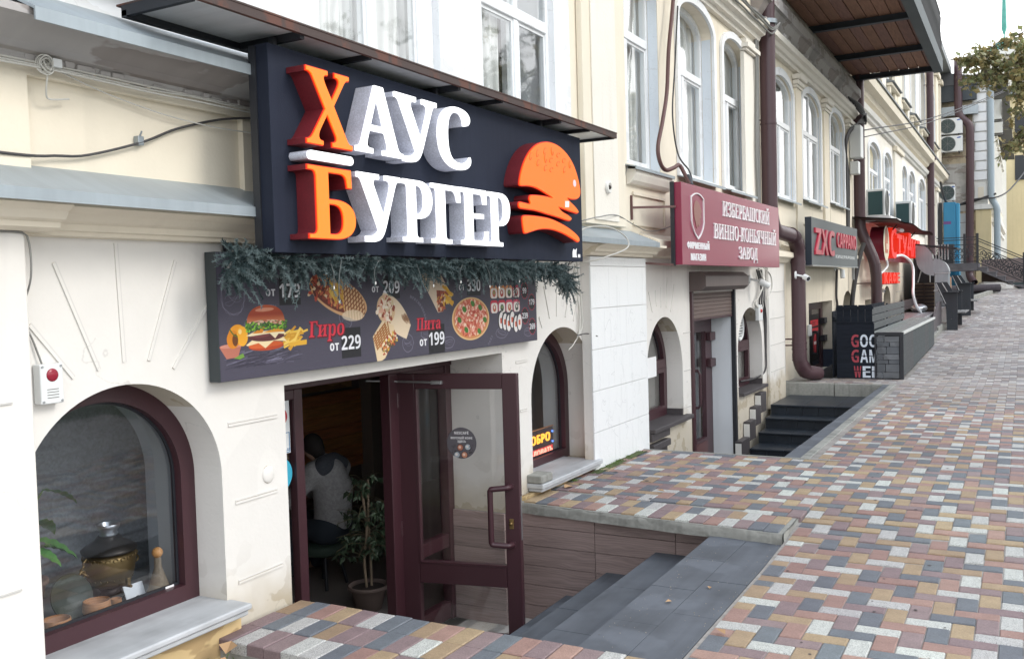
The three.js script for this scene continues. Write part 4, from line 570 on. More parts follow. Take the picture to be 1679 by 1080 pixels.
    bread(px(4.12), py(1.59), 160, 62, 0.33, (a, b) => { el(0, 0, a, b); fill('#d7a878'); el(-40, 12, a * 0.72, b * 0.62, 0.1); fill('#6b2a1c'); for (let i = 0; i < 130; i++) { el(rr(-150, 50), rr(-22, 42), rr(5, 15), rr(3, 8), rr(0, 3)); fill(pick(['#8e3a24', '#c0613c', '#e3c9a4', '#5c1f16', '#b6452c', '#d9a15a'])); } for (let i = 0; i < 16; i++) { c.save(); c.translate(rr(-50, 30), rr(-26, 12)); c.rotate(rr(0.4, 1.4)); c.fillStyle = pick(['#e5bd55', '#d3a03a']); c.fillRect(-24, -5, 50, 10); c.restore(); } c.beginPath(); c.moveTo(0, -58); c.bezierCurveTo(90, -70, 170, -20, 150, 30); c.bezierCurveTo(120, 66, 60, 60, 40, 40); c.closePath(); fill('#e0b98c'); c.save(); c.clip(); c.strokeStyle = '#8a4e24'; c.lineWidth = 5; for (let i = -8; i < 14; i++) { c.beginPath(); c.moveTo(i * 17, -70); c.lineTo(i * 17 + 60, 70); c.stroke(); c.beginPath(); c.moveTo(i * 17 + 40, -70); c.lineTo(i * 17 - 30, 30); c.stroke(); } c.restore(); el(90, 42, 60, 20, -0.3); fill('rgba(240,222,190,.75)'); });
    // wrap cut in two
    bread(px(4.62), py(1.47), 1, 1, 0.55, () => { c.beginPath(); c.moveTo(-95, -40); c.bezierCurveTo(-20, -78, 60, -60, 118, -20); c.lineTo(118, 40); c.bezierCurveTo(40, 62, -40, 60, -92, 44); c.closePath(); fill('#e6d2b4'); el(-50, 4, 58, 52); fill('#d9b88f'); for (let i = 0; i < 110; i++) { el(-50 + rr(-46, 44), 4 + rr(-42, 42), rr(4, 13), rr(3, 8), rr(0, 3)); fill(pick(['#f0dcc4', '#b6573a', '#e7b59a', '#d8c49e', '#8d3a22', '#efe3d0'])); } for (let i = 0; i < 8; i++) { el(70 + rr(-20, 30), -30 + rr(-8, 10), 16, 8, 0.3); fill('rgba(120,80,50,.4)'); } });
    bread(px(4.53), py(1.34), 1, 1, -0.5, () => { poly([[-90, 60], [-62, -42], [20, -62], [70, -10], [60, 30], [-40, 66]], '#e4cda6'); c.strokeStyle = '#a06228'; c.lineWidth = 6; for (let i = 0; i < 6; i++) { c.beginPath(); c.moveTo(-48 + i * 18, -44); c.lineTo(-62 + i * 18, 12); c.stroke(); c.beginPath(); c.moveTo(-66, -32 + i * 9); c.lineTo(30, -46 + i * 9); c.stroke(); } for (let i = 0; i < 80; i++) { el(rr(-40, 62), rr(8, 52), rr(4, 11), rr(3, 7), rr(0, 3)); fill(pick(['#5b4a22', '#a94a2c', '#efe0c4', '#77562c', '#c8763c', '#d8b43c'])); } });
    // pita cone
    poly([[px(4.9), py(1.72)], [px(5.12), py(1.75)], [px(5.27), py(1.59)], [px(5.17), py(1.47)], [px(5.11), py(1.465)], [px(5.0), py(1.6)]], '#dcc8ae'); poly([[px(5.1), py(1.61)], [px(5.26), py(1.6)], [px(5.17), py(1.47)], [px(5.11), py(1.47)]], '#8e3f26'); for (let i = 0; i < 12; i++) { c.save(); c.translate(px(rr(5.15, 5.27)), py(rr(1.53, 1.62))); c.rotate(rr(0.3, 0.8)); c.fillStyle = pick(['#e8bd3e', '#d7a12b']); c.fillRect(-28, -6, 58, 12); c.restore(); } for (let i = 0; i < 60; i++) { el(px(rr(5.1, 5.2)), py(rr(1.48, 1.6)), rr(4, 9), rr(3, 6), rr(0, 3)); fill(pick(['#a4462a', '#e0c8a4', '#702a18', '#c96c40'])); } for (let i = 0; i < 30; i++) { el(px(rr(4.95, 5.14)), py(rr(1.63, 1.72)), rr(4, 14), rr(2, 5), 0.4); fill('rgba(130,88,58,.35)'); }
    // pizza
    { const x = px(5.523), y = py(1.41), a = 154, b = 92; el(x, y, a, b); fill('#e2bd86'); el(x, y, a * 0.94, b * 0.93); fill('#d08a54'); el(x, y - 4, a * 0.85, b * 0.83); fill('#cf7a5a'); for (let i = 0; i < 420; i++) { const r = Math.sqrt(rnd()) * 0.84, q = rr(0, 6.28); el(x + a * r * Math.cos(q), y - 3 + b * r * Math.sin(q), rr(4, 13), rr(2, 7), rr(0, 3)); fill(pick(['#e9a58e', '#d46a55', '#b8402c', '#f2c8b4', '#c8553c', '#efd9b8', '#e7b0a0'])); } for (const [u, w] of [[-0.35, -0.45], [0.1, -0.7], [-0.62, 0.02], [0.75, 0.1], [-0.28, 0.5], [0.42, 0.62], [0.5, -0.5]]) { el(x + a * u, y + b * w, 17, 12, 0.4); fill('#3f7a2a'); } }
    // sushi
    for (let r = 0; r < 2; r++) for (let k = 0; k < 4; k++) { const x = px(5.845 + k * 0.112), y = py(1.585 - r * 0.105); c.fillStyle = pick(['#e7944e', '#d8506a', '#e2b45e', '#c9304a', '#e9a06c']); c.beginPath(); c.roundRect(x - 33, y - 30, 66, 58, 16); c.fill(); c.fillStyle = '#efe8e0'; c.beginPath(); c.roundRect(x - 28, y - 18, 58, 46, 14); c.fill(); el(x + 2, y + 6, 15, 16); fill(pick(['#4c5a3c', '#b8382c', '#3c4238', '#c46a4a'])); el(x + 2, y + 2, 7, 8); fill(pick(['#e9c7b0', '#8aa05c', '#f0e6da'])); }
    for (let k = 0; k < 6; k++) { const x = px(5.93 + k * 0.056) , y = py(1.385 - (k === 4 ? 0.035 : 0.012 * (k % 3))); el(x, y, 24, 42, 0.08); fill('#24242a'); el(x + 8, y + 3, 22, 38, 0.08); fill('#ece8e4'); c.fillStyle = pick(['#d46a4c', '#c8553c']); c.fillRect(x - 2, y - 8, 18, 24); }
    for (const [s, x, y] of [['99', 6.315, 1.59], ['179', 6.428, 1.5], ['239', 6.312, 1.4], ['269', 6.428, 1.315]]) { c.strokeStyle = '#c22a44'; c.lineWidth = 5; c.setLineDash([9, 6]); el(px(x), py(y), 34, 38); c.fillStyle = '#1c1b22'; c.fill(); c.stroke(); c.setLineDash([]); text(s, px(x), py(y), 38, '#f0f0f2', 'bold', 0.95); }
    arc('мексиканская', px(4.72), py(1.4), 150, -1.2, -0.1); arc('тонкое тесто', px(5.52), py(1.42), 190, -2.7, -1.5); arc('моцарелла и соус', px(5.56), py(1.37), 165, 2.0, 0.5);
  });
  const t = thing('menu_board', 'long dark food menu board with printed burger, wraps, pizza and prices', 'menu board', [4.9, 1.205, 0.04]);
  P(t, 'board', rb(3.222, X1 + 0.003, Y0 - 0.002, Y1 + 0.002, 0.0105, 0.0795, 0.002), mat(0.035, 0.045, 0.05, 0.6));
  P(t, 'print', printPlane(X0, X1, Y0, Y1, 0.0808).translate(0, 0, 0), mat(0.86, 0.86, 0.88, 0.5, { map: pr, ...bump(T.grainBump, 0.0004) }), true);
  P(t, 'bracket', bx(3.33, 3.38, 1.816, 1.9, 0.02, 0.03), M.black);
}
// ---------------------------------------------------------------- fir garland with a string of lights
{
  const t = thing('fir_garland', 'dusty blue-green fir garland hanging under the black signboard', 'garland', [4.8, 1.75, 0.33]);
  const spine = [[3.12, 1.73, 0.26], [3.2, 1.8, 0.27], [3.32, 1.79, 0.3], [3.7, 1.765, 0.345], [4.2, 1.775, 0.36], [4.7, 1.77, 0.36], [5.2, 1.77, 0.36], [5.7, 1.76, 0.36], [6.1, 1.765, 0.35], [6.4, 1.74, 0.33], [6.62, 1.62, 0.3]], cv = curve(spine);
  P(t, 'stem', new THREE.TubeGeometry(cv, 80, 0.008, 5), M.cableGrey);
  const pos = [[], [], []], needle = (b, d, l, w, m) => { const u = V(rr(-1, 1), rr(-1, 1), rr(-1, 1)).cross(d).normalize().multiplyScalar(w), tip = b.clone().addScaledVector(d, l); pos[m].push(...b.clone().add(u).toArray(), ...b.clone().sub(u).toArray(), ...tip.toArray()); const u2 = u.clone().cross(d).normalize().multiplyScalar(w); pos[m].push(...b.clone().add(u2).toArray(), ...b.clone().sub(u2).toArray(), ...tip.toArray()); };
  for (let i = 0; i < 1400; i++) {
    const s = Math.pow(rnd(), i % 5 ? 1 : 0.6), b = cv.getPoint(s), d = V(rr(-0.8, 0.8), rr(-1.2, 0.3), rr(-0.35, 0.9)).normalize(), L = rr(0.045, 0.125) * (rnd() < 0.12 ? 1.65 : 1) * (0.8 + 0.5 * fbm(s, 0.5, 9, 3, 2, 501)), m = pick([0, 0, 1, 1, 1, 2]);
    if (b.y + d.y * L > 1.81 && b.x > 3.25) d.y = -Math.abs(d.y) - 0.1;
    if (b.x < 3.16) d.x = Math.abs(d.x) * 0.6;
    const bend = V(rr(-0.3, 0.3), rr(-0.6, 0.1), rr(-0.2, 0.3)), n = Math.round(42 + L * 240);
    for (let k = 0; k < n; k++) { const q = k / n, p = b.clone().addScaledVector(d, L * q).addScaledVector(bend, L * q * q * 0.5), nd = d.clone().multiplyScalar(0.6).add(V(rr(-1, 1), rr(-1, 1), rr(-1, 1)).normalize().multiplyScalar(0.95)).normalize(); needle(p, nd, rr(0.012, 0.022), 0.0024, k > n * 0.7 && m ? 2 : m); }
  }
  [[0.035, 0.062, 0.066], [0.062, 0.1, 0.104], [0.13, 0.175, 0.178]].forEach((c, m) => { const g = new THREE.BufferGeometry(); g.setAttribute('position', new THREE.Float32BufferAttribute(pos[m], 3)); g.computeVertexNormals(); const me = P(t, 'needles', g, mat(...c, 0.85)); me.userData.kind = 'stuff'; });
  const l = thing('light_string', 'thin string of tiny lights dangling from the fir garland', 'light string', [4.8, 1.7, 0.4]), wires = [];
  wires.push(new THREE.TubeGeometry(curve(spine.map(([x, y, z], i) => [x, y - 0.02 + 0.02 * Math.sin(i * 2.1), z + 0.01])), 90, 0.0025, 5));
  const ends = [[3.7, 1.57], [3.66, 1.64], [4.0, 1.66], [4.42, 1.6], [4.55, 1.64], [4.85, 1.66], [5.2, 1.63], [5.32, 1.62], [5.6, 1.66], [5.85, 1.68], [6.0, 1.66]];
  for (const [x, y] of ends) { wires.push(tube([[x + rr(-0.05, 0.05), 1.77, 0.42], [x + rr(-0.02, 0.02), (y + 1.77) / 2, 0.425], [x, y, 0.42]], 0.0028, 10, 5)); }
  P(l, 'wire', merge(wires), mat(0.12, 0.14, 0.14, 0.6)); for (const [x, y] of ends) P(l, 'bulb', new THREE.CapsuleGeometry(0.0042, 0.009, 4, 8).translate(x, y - 0.006, 0.42), mat(0.75, 0.75, 0.72, 0.3));
}
// ---------------------------------------------------------------- doorway with open door
{
  const d = new THREE.Group(); d.name = 'doorway'; A.add(d);
  P(d, 'frame', merge(rb(4.33, 4.405, -0.9, 1.04, -0.52, -0.46, 0.006), rb(5.28, 5.4, -0.9, 1.04, -0.53, -0.45, 0.006), rb(5.41, 5.5, -0.9, 1.04, -0.53, -0.46, 0.006), rb(6.0, 6.078, -0.9, 1.04, -0.53, -0.45, 0.006), rb(3.745, 3.82, -0.9, 1.04, -0.53, -0.45, 0.006), rb(3.742, 6.078, 1.041, 1.133, -0.53, -0.44, 0.006), rb(5.501, 5.999, -0.89, -0.76, -0.53, -0.46, 0.006), rb(5.501, 5.999, -0.34, -0.24, -0.53, -0.46, 0.006), rb(5.501, 5.999, 0.95, 1.039, -0.53, -0.46, 0.006), rb(3.821, 4.329, -0.89, -0.76, -0.53, -0.46, 0.006), rb(3.821, 4.329, 0.98, 1.039, -0.53, -0.46, 0.006)), M.frame);
  P(d, 'pane', printPlane(5.5, 6.0, -0.76, 0.95, -0.495), M.glass); P(d, 'pane', printPlane(3.82, 4.33, -0.76, 0.98, -0.495), M.glass);
  const st = canvasTex(256, 512, (c, w, h) => { c.fillStyle = '#eef2f4'; c.fillRect(0, 0, w, h); c.strokeStyle = '#c8283a'; c.lineWidth = 22; c.beginPath(); c.arc(120, 150, 105, 0, 7); c.stroke(); c.strokeStyle = '#555a60'; c.lineWidth = 7; c.beginPath(); c.arc(140, 90, 22, 0.5, 5); c.stroke(); c.beginPath(); c.moveTo(120, 110); c.lineTo(160, 130); c.stroke(); c.fillStyle = '#222'; c.fillRect(40, 148, 100, 26); c.fillRect(150, 140, 12, 36); c.fillRect(172, 140, 12, 36); c.strokeStyle = '#c8283a'; c.lineWidth = 18; c.beginPath(); c.moveTo(46, 76); c.lineTo(196, 224); c.stroke(); c.strokeStyle = '#3a78a8'; c.lineWidth = 8; c.strokeRect(8, 312, 240, 190); c.fillStyle = '#2d6a9c'; c.save(); c.translate(140, 370); c.rotate(-0.4); c.fillRect(-60, -22, 110, 40); c.restore(); c.fillRect(170, 370, 12, 40); c.font = 'bold 30px sans-serif'; c.textAlign = 'center'; c.fillText('ВЕДЕТСЯ', 130, 452); c.fillText('ВИДЕОНАБЛЮДЕНИЕ'.slice(0, 12), 130, 486); });
  P(d, 'sticker', printPlane(4.08, 4.315, 0.66, 1.045 - 0.07, -0.49), mat(0.95, 0.95, 0.95, 0.6, { map: st }), true, 'no smoking and camera stickers'); P(d, 'sticker', new THREE.CircleGeometry(0.1, 28).translate(4.22, 0.54, -0.488), mat(0.05, 0.42, 0.6, 0.5), false, 'round blue sticker');
  const door = new THREE.Group(); door.name = 'door'; door.position.set(5.41, 0, -0.46); A.add(door); door.position.x -= 5; 
  const ang = 78 * Math.PI / 180, L = (name, g, m, keep, label) => { if (!keep) g = uvBox(g); g.rotateY(-ang); const me = new THREE.Mesh(g, m); me.name = name; me.castShadow = me.receiveShadow = true; door.add(me); if (label) me.userData.label = label; return me; };
  const y0 = -0.885, y1 = 1.035, w = 0.868, T2 = 0.03;
  L('leaf', merge(rb(0, 0.125, y0, y1, -T2, T2, 0.005), rb(w - 0.105, w, y0, y1, -T2, T2, 0.005), rb(0.1255, w - 0.1055, y1 - 0.105, y1, -T2, T2, 0.005), rb(0.1255, w - 0.1055, -0.43, -0.29, -T2, T2, 0.005), rb(0.1255, w - 0.1055, y0, y0 + 0.12, -T2, T2, 0.005), rb(0.126, 0.142, -0.289, y1 - 0.106, -0.012, T2 + 0.006, 0.003), rb(0.1255, w - 0.1055, -0.289, -0.274, -0.012, T2 + 0.006, 0.003)), M.frame);
  L('pane', printPlane(0.12, w - 0.1, -0.29, y1 - 0.1, 0.0), M.glass); L('pane', printPlane(0.12, w - 0.1, y0 + 0.12, -0.43, 0.0), M.glass);
  L('handle', merge(tube([[w - 0.06, 0.27, T2], [w - 0.07, 0.27, T2 + 0.05], [w - 0.17, 0.262, T2 + 0.075], [w - 0.185, 0.25, T2 + 0.075], [w - 0.185, -0.1, T2 + 0.075], [w - 0.17, -0.115, T2 + 0.075], [w - 0.07, -0.125, T2 + 0.05], [w - 0.06, -0.125, T2]], 0.02, 60, 10, 0.1), rb(w - 0.08, w - 0.035, 0.25, 0.29, T2, T2 + 0.01, 0.004), rb(w - 0.08, w - 0.035, -0.145, -0.105, T2, T2 + 0.01, 0.004)), M.frame);
  L('lock', merge(rb(w - 0.075, w - 0.045, -0.02, 0.05, T2, T2 + 0.012, 0.004), lathe([[0, 0], [0.012, 0], [0.012, 0.02], [0, 0.02]], 0, 0, 0, 12).rotateX(Math.PI / 2).translate(w - 0.06, 0.02, T2 + 0.012)), M.brass); L('edge_strip', bx(w + 0.0005, w + 0.003, -0.1, 0.2, -0.012, 0.012), M.steel);
  L('closer_arm', merge(rod([0.0, 0.985, 0.05], [0.28, 0.978, 0.055], 0.008), rod([-0.2, 0.995, 0.11], [0.02, 0.985, 0.05], 0.007), rb(0.26, 0.34, 0.965, 0.99, T2, 0.06, 0.004)), M.steel);
  const nc = canvasTex(512, 512, (c) => { c.fillStyle = '#58545a'; c.beginPath(); c.arc(256, 256, 254, 0, 7); c.fill(); c.fillStyle = '#eceaea'; c.textAlign = 'center'; c.font = 'bold 60px sans-serif'; c.fillText('NESCAFÉ', 256, 112); c.font = 'bold 48px sans-serif'; c.fillText('ВКУСНЫЙ КОФЕ', 256, 190); c.fillText('ЗДЕСЬ', 256, 246); for (const [x, y, q] of [[230, 330, '#b07058'], [360, 320, '#a7b0b8'], [170, 450, '#a0a8b0'], [300, 450, '#c08468']]) { c.fillStyle = '#2c2226'; c.beginPath(); c.arc(x, y, 58, 0, 7); c.fill(); c.fillStyle = q; c.beginPath(); c.arc(x, y, 48, 0, 7); c.fill(); c.fillStyle = 'rgba(240,225,210,.7)'; c.beginPath(); c.arc(x - 8, y - 6, 22, 0, 7); c.fill(); } c.fillStyle = '#1e1618'; for (let i = 0; i < 26; i++) { c.beginPath(); c.ellipse(pick([rr(60, 150), rr(380, 460)]), rr(290, 430), 11, 7, rr(0, 3), 0, 7); c.fill(); } });
  { const g = new THREE.CircleGeometry(0.108, 40).translate(0.455, 0.555, 0.004); L('sticker', g, mat(0.9, 0.9, 0.9, 0.5, { map: nc }), true, 'round grey coffee sticker'); }
  L('hinge', merge(rod([0, 0.8, T2 + 0.005], [0, 0.9, T2 + 0.005], 0.012, 8), rod([0, -0.1, T2 + 0.005], [0, 0, T2 + 0.005], 0.012, 8)), M.frame);
}

// ---------------------------------------------------------------- inside the burger house
P(A, 'room', roomBox(4.02, 10.5, -0.92, 1.45, -3.6, -0.54), mat(0.2, 0.15, 0.13, 0.9)); P(A, 'inside_floor', bx(4.03, 10.49, -0.915, -0.905, -3.58, -0.62), mat(0.2, 0.18, 0.17, 0.5));
{ const g = []; for (let i = 0; i < 7; i++) g.push(i); for (const i of g) P(A, 'plank', rb(7.2, 8.95, -0.42 + i * 0.13, -0.294 + i * 0.13, -3.58, -3.54, 0.006), mat(0.85, 0.36 + 0.03 * (i % 3), 0.15, 0.7, { map: T.wood })); P(A, 'wall_picture', bx(7.3, 8.8, 0.52, 1.1, -3.58, -3.555), mat(0.6, 0.36, 0.18, 0.8, { map: T.dirty })); P(A, 'inside_pillar', bx(8.96, 9.9, -0.9, 1.44, -3.58, -3.4), mat(0.32, 0.27, 0.24, 0.9)); }
// bodies as smooth fields around tapered bones
function bodyMesh(bones, c, half, res, k = 0.03) {
  const mc = new MarchingCubes(res, new THREE.MeshStandardMaterial(), false, false, 200000); mc.isolation = 0;
  const A2 = bones.map(([a, b, ra, rb2]) => ({ a: V(...a), d: V(...b).sub(V(...a)), ra, rb2 })), p = V(0, 0, 0), q = V(0, 0, 0);
  for (let z = 0; z < res; z++) for (let y = 0; y < res; y++) for (let x = 0; x < res; x++) {
    p.set(c[0] + (2 * x / res - 1) * half, c[1] + (2 * y / res - 1) * half, c[2] + (2 * z / res - 1) * half); let s = 0;
    for (const o of A2) { q.copy(p).sub(o.a); const l = o.d.lengthSq(), t = l ? Math.min(1, Math.max(0, q.dot(o.d) / l)) : 0; q.addScaledVector(o.d, -t); s += Math.exp(-(q.length() - lerp(o.ra, o.rb2, t)) / k); }
    mc.field[x + y * res + z * res * res] = s > 0 ? k * Math.log(s) : -1;
  }
  mc.update(); const n = mc.count, g = new THREE.BufferGeometry();
  g.setAttribute('position', new THREE.BufferAttribute(mc.positionArray.slice(0, n * 3), 3)); g.setAttribute('normal', new THREE.BufferAttribute(mc.normalArray.slice(0, n * 3), 3)); g.scale(half, half, half).translate(...c); return g;
}
{
  const c = [6.28, -0.25, -1.95], t = thing('person', 'seated person in grey hoodie and dark trousers seen from behind', 'person', [6.28, -0.9, -1.95]);
  const sh = [[6.1, 0.09, -2.0], [6.47, 0.07, -2.02]], el = [[5.98, -0.14, -2.16], [6.58, -0.16, -2.14]], ha = [[6.08, -0.2, -2.42], [6.46, -0.2, -2.42]], hip = [[6.17, -0.43, -1.98], [6.38, -0.43, -1.98]], kn = [[6.1, -0.42, -2.36], [6.44, -0.42, -2.36]], an = [[6.1, -0.8, -2.3], [6.44, -0.8, -2.3]];
  const B0 = [[[6.27, -0.4, -1.97], [6.27, -0.1, -1.95], 0.1, 0.11], [[6.27, -0.1, -1.95], [6.26, 0.08, -2.0], 0.11, 0.1], [[6.26, 0.08, -2.0], [6.22, 0.2, -2.08], 0.05, 0.045], [[6.21, 0.26, -2.1], [6.2, 0.31, -2.11], 0.072, 0.07]];
  for (let i = 0; i < 2; i++) { B0.push([[6.26, 0.07, -2.0], sh[i], 0.06, 0.055], [sh[i], el[i], 0.045, 0.036], [el[i], ha[i], 0.036, 0.024], [hip[i], kn[i], 0.075, 0.052], [kn[i], an[i], 0.05, 0.034], [an[i], [an[i][0], -0.86, an[i][2] - 0.14], 0.035, 0.028]); for (let f = 0; f < 5; f++) B0.push([ha[i], [ha[i][0] + (f - 2) * 0.016, ha[i][1] - 0.02, ha[i][2] - (f === 0 ? 0.05 : 0.085)], 0.016, 0.007]); }
  P(t, 'body', bodyMesh(B0, c, 0.8, 110, 0.012), mat(0.42, 0.27, 0.2, 0.7));
  const H = [[[6.27, -0.33, -1.95], [6.27, -0.08, -1.94], 0.165, 0.16], [[6.27, -0.08, -1.94], [6.27, 0.06, -1.99], 0.16, 0.14], [[6.24, 0.14, -1.99], [6.25, 0.1, -1.93], 0.085, 0.075]];
  for (let i = 0; i < 2; i++) H.push([[6.27, 0.05, -1.99], sh[i], 0.11, 0.085], [sh[i], el[i], 0.082, 0.065], [el[i], [lerp(el[i][0], ha[i][0], 0.85), lerp(el[i][1], ha[i][1], 0.85), lerp(el[i][2], ha[i][2], 0.85)], 0.065, 0.046]);
  P(t, 'hoodie', bodyMesh(H, c, 0.8, 100, 0.02), mat(0.46, 0.46, 0.47, 0.95, { map: T.cloth }));
  const K = [[[6.2, -0.42, -1.95], [6.35, -0.42, -1.95], 0.14, 0.14]]; for (let i = 0; i < 2; i++) K.push([hip[i], kn[i], 0.098, 0.074], [kn[i], an[i], 0.07, 0.052]); P(t, 'trousers', bodyMesh(K, c, 0.8, 90, 0.02), mat(0.03, 0.04, 0.055, 0.9));
  P(t, 'hood', bodyMesh([[[6.12, 0.13, -1.93], [6.4, 0.12, -1.95], 0.07, 0.065], [[6.18, 0.17, -1.96], [6.34, 0.17, -1.98], 0.055, 0.055]], [6.27, 0.14, -1.95], 0.3, 60, 0.02), mat(0.1, 0.11, 0.135, 0.95, { map: T.cloth }));
  P(t, 'hair', bodyMesh([[[6.21, 0.29, -2.09], [6.2, 0.33, -2.09], 0.082, 0.078], [[6.22, 0.22, -2.03], [6.2, 0.3, -2.06], 0.05, 0.07]], [6.2, 0.28, -2.08], 0.2, 60, 0.012), mat(0.02, 0.016, 0.015, 0.8));
  t.position.x += 0.1; t.position.z += 0.06; const s = thing('stool', 'round dark green padded stool under the seated person in the hoodie', 'stool', [6.28, -0.9, -1.93]); P(s, 'seat', lathe([[0, -0.62], [0.17, -0.62], [0.19, -0.6], [0.19, -0.55], [0.17, -0.53], [0, -0.525]], 6.28, 0, -1.93), mat(0.035, 0.06, 0.045, 0.7)); for (let i = 0; i < 4; i++) { const a = i * 1.57 + 0.8; P(s, 'leg', rod([6.28 + 0.12 * Math.cos(a), -0.62, -1.93 + 0.12 * Math.sin(a)], [6.28 + 0.19 * Math.cos(a), -0.9, -1.93 + 0.19 * Math.sin(a)], 0.014, 8), M.black); }
  const tb = thing('cafe_table', 'small dark cafe table in front of the seated person', 'table', [6.3, -0.9, -2.6]); P(tb, 'tabletop', rb(5.9, 6.8, -0.28, -0.25, -2.9, -2.3, 0.008), mat(0.1, 0.05, 0.03, 0.5)); P(tb, 'leg', rod([6.35, -0.9, -2.6], [6.35, -0.281, -2.6], 0.035, 10), M.black); P(tb, 'base', rb(6.15, 6.55, -0.9, -0.88, -2.8, -2.4, 0.006), M.black);
}
function leafGeo(l, w, fold = 0.25) { const g = new THREE.BufferGeometry(); const p = [[0, 0, 0], [l * 0.35, fold * w, w], [l, 0, 0], [l * 0.35, fold * w, -w], [l * 0.4, 0, 0]]; const f = [0, 4, 1, 1, 4, 2, 0, 3, 4, 3, 2, 4]; g.setAttribute('position', new THREE.Float32BufferAttribute(f.flatMap((i) => p[i]), 3)); g.computeVertexNormals(); return g; }
function leaves(list, l, w) { const base = leafGeo(l, w), out = []; for (const [p, d, s] of list) { const g = base.clone(), o = new THREE.Object3D(); o.position.copy(p); o.quaternion.setFromUnitVectors(V(1, 0, 0), d.clone().normalize()); o.rotateX(rr(-1.2, 1.2)); o.scale.setScalar(s); o.updateMatrix(); g.applyMatrix4(o.matrix); out.push(g); } return merge(out); }
{
  const x = 5.94, z = -1.2, t = thing('potted_ficus', 'potted ficus with thin twin trunks just inside the doorway', 'plant', [x, -0.9, z]);
  P(t, 'pot', lathe([[0, -0.9], [0.1, -0.9], [0.14, -0.74], [0.165, -0.735], [0.165, -0.705], [0.15, -0.705], [0.14, -0.73], [0, -0.735]], x, 0, z), mat(0.16, 0.12, 0.105, 0.8)); P(t, 'soil', lathe([[0.142, -0.731], [0, -0.72]], x, 0, z, 16), mat(0.03, 0.022, 0.018, 1));
  const tr = [[[x - 0.02, -0.73, z], [x - 0.04, -0.5, z], [x - 0.01, -0.25, z + 0.01], [x - 0.05, 0.1, z]], [[x + 0.03, -0.73, z + 0.01], [x + 0.04, -0.45, z], [x + 0.03, -0.2, z], [x + 0.07, 0.12, z - 0.02]]]; for (const q of tr) P(t, 'trunk', tube(q, 0.011, 16, 6), mat(0.26, 0.2, 0.14, 0.9));
  const L = []; const br = []; for (let i = 0; i < 54; i++) { const y = rr(-0.5, 0.14), a = rr(0, 6.28), r = 0.26 * (1 - 0.4 * Math.abs(y + 0.12)), s = pick(tr), c = curve(s).getPoint(Math.min(1, (y + 0.73) / 0.85)), e = c.clone().add(V(r * Math.cos(a), rr(-0.05, 0.1), r * Math.sin(a))); br.push(tube([c.toArray(), c.clone().lerp(e, 0.5).add(V(0, 0.04, 0)).toArray(), e.toArray()], 0.0025, 5, 3)); for (let k = 0; k < 11; k++) { const p = c.clone().lerp(e, rr(0.3, 1.05)); L.push([p, V(rr(-0.7, 0.7), rr(-1.2, -0.1), rr(-0.7, 0.7)), rr(0.7, 1.3)]); } }
  P(t, 'twigs', merge(br), mat(0.14, 0.12, 0.07, 0.9)); P(t, 'foliage', leaves(L, 0.062, 0.014), mat(0.045, 0.075, 0.042, 0.5)).userData.kind = 'stuff';
}
// ---------------------------------------------------------------- display in the first window
P(A, 'display_shelf', bx(1.7, 3.98, 0.14, 0.165, -0.9, -0.262), mat(0.35, 0.34, 0.33, 0.6)); P(A, 'display_box', merge(bx(1.68, 1.7, 0.05, 1.5, -0.9, -0.502), bx(3.98, 4.0, 0.05, 1.5, -0.9, -0.502), bx(1.68, 4.0, 1.5, 1.52, -0.9, -0.502)), mat(0.2, 0.2, 0.21, 0.9));
{ const g = new THREE.PlaneGeometry(2.3, 1.42, 80, 160).translate(2.83, 0.8, -0.8), p = g.attributes.position; for (let i = 0; i < p.count; i++) { const u = p.getX(i) / 1.5 - 1.3, v = p.getY(i) / 1.5; p.setZ(i, -0.8 + 0.05 * (fbm(md(u, 1), md(v, 1), 3, 16, 4, 201) - 0.5) + 0.06 * (fbm(md(u, 1), md(v, 1), 4, 44, 2, 207) - 0.5)); } g.computeVertexNormals(); P(A, 'backdrop_cloth', g, mat(0.27, 0.285, 0.3, 0.85, { map: T.cloth })); }
{ const s = archPath(THREE.Shape, 2.24, 3.28, 0.14, 0.75, 1.235); s.holes.push(archPath(THREE.Path, 2.26, 3.255, 0.16, 0.75, 1.21)); P(A, 'lining', ext(s, 0.24, -0.5), mat(0.3, 0.31, 0.32, 0.9)); }  // grey lining added to dull the brightly lit reveal behind the pane
const before = scene.children.length;
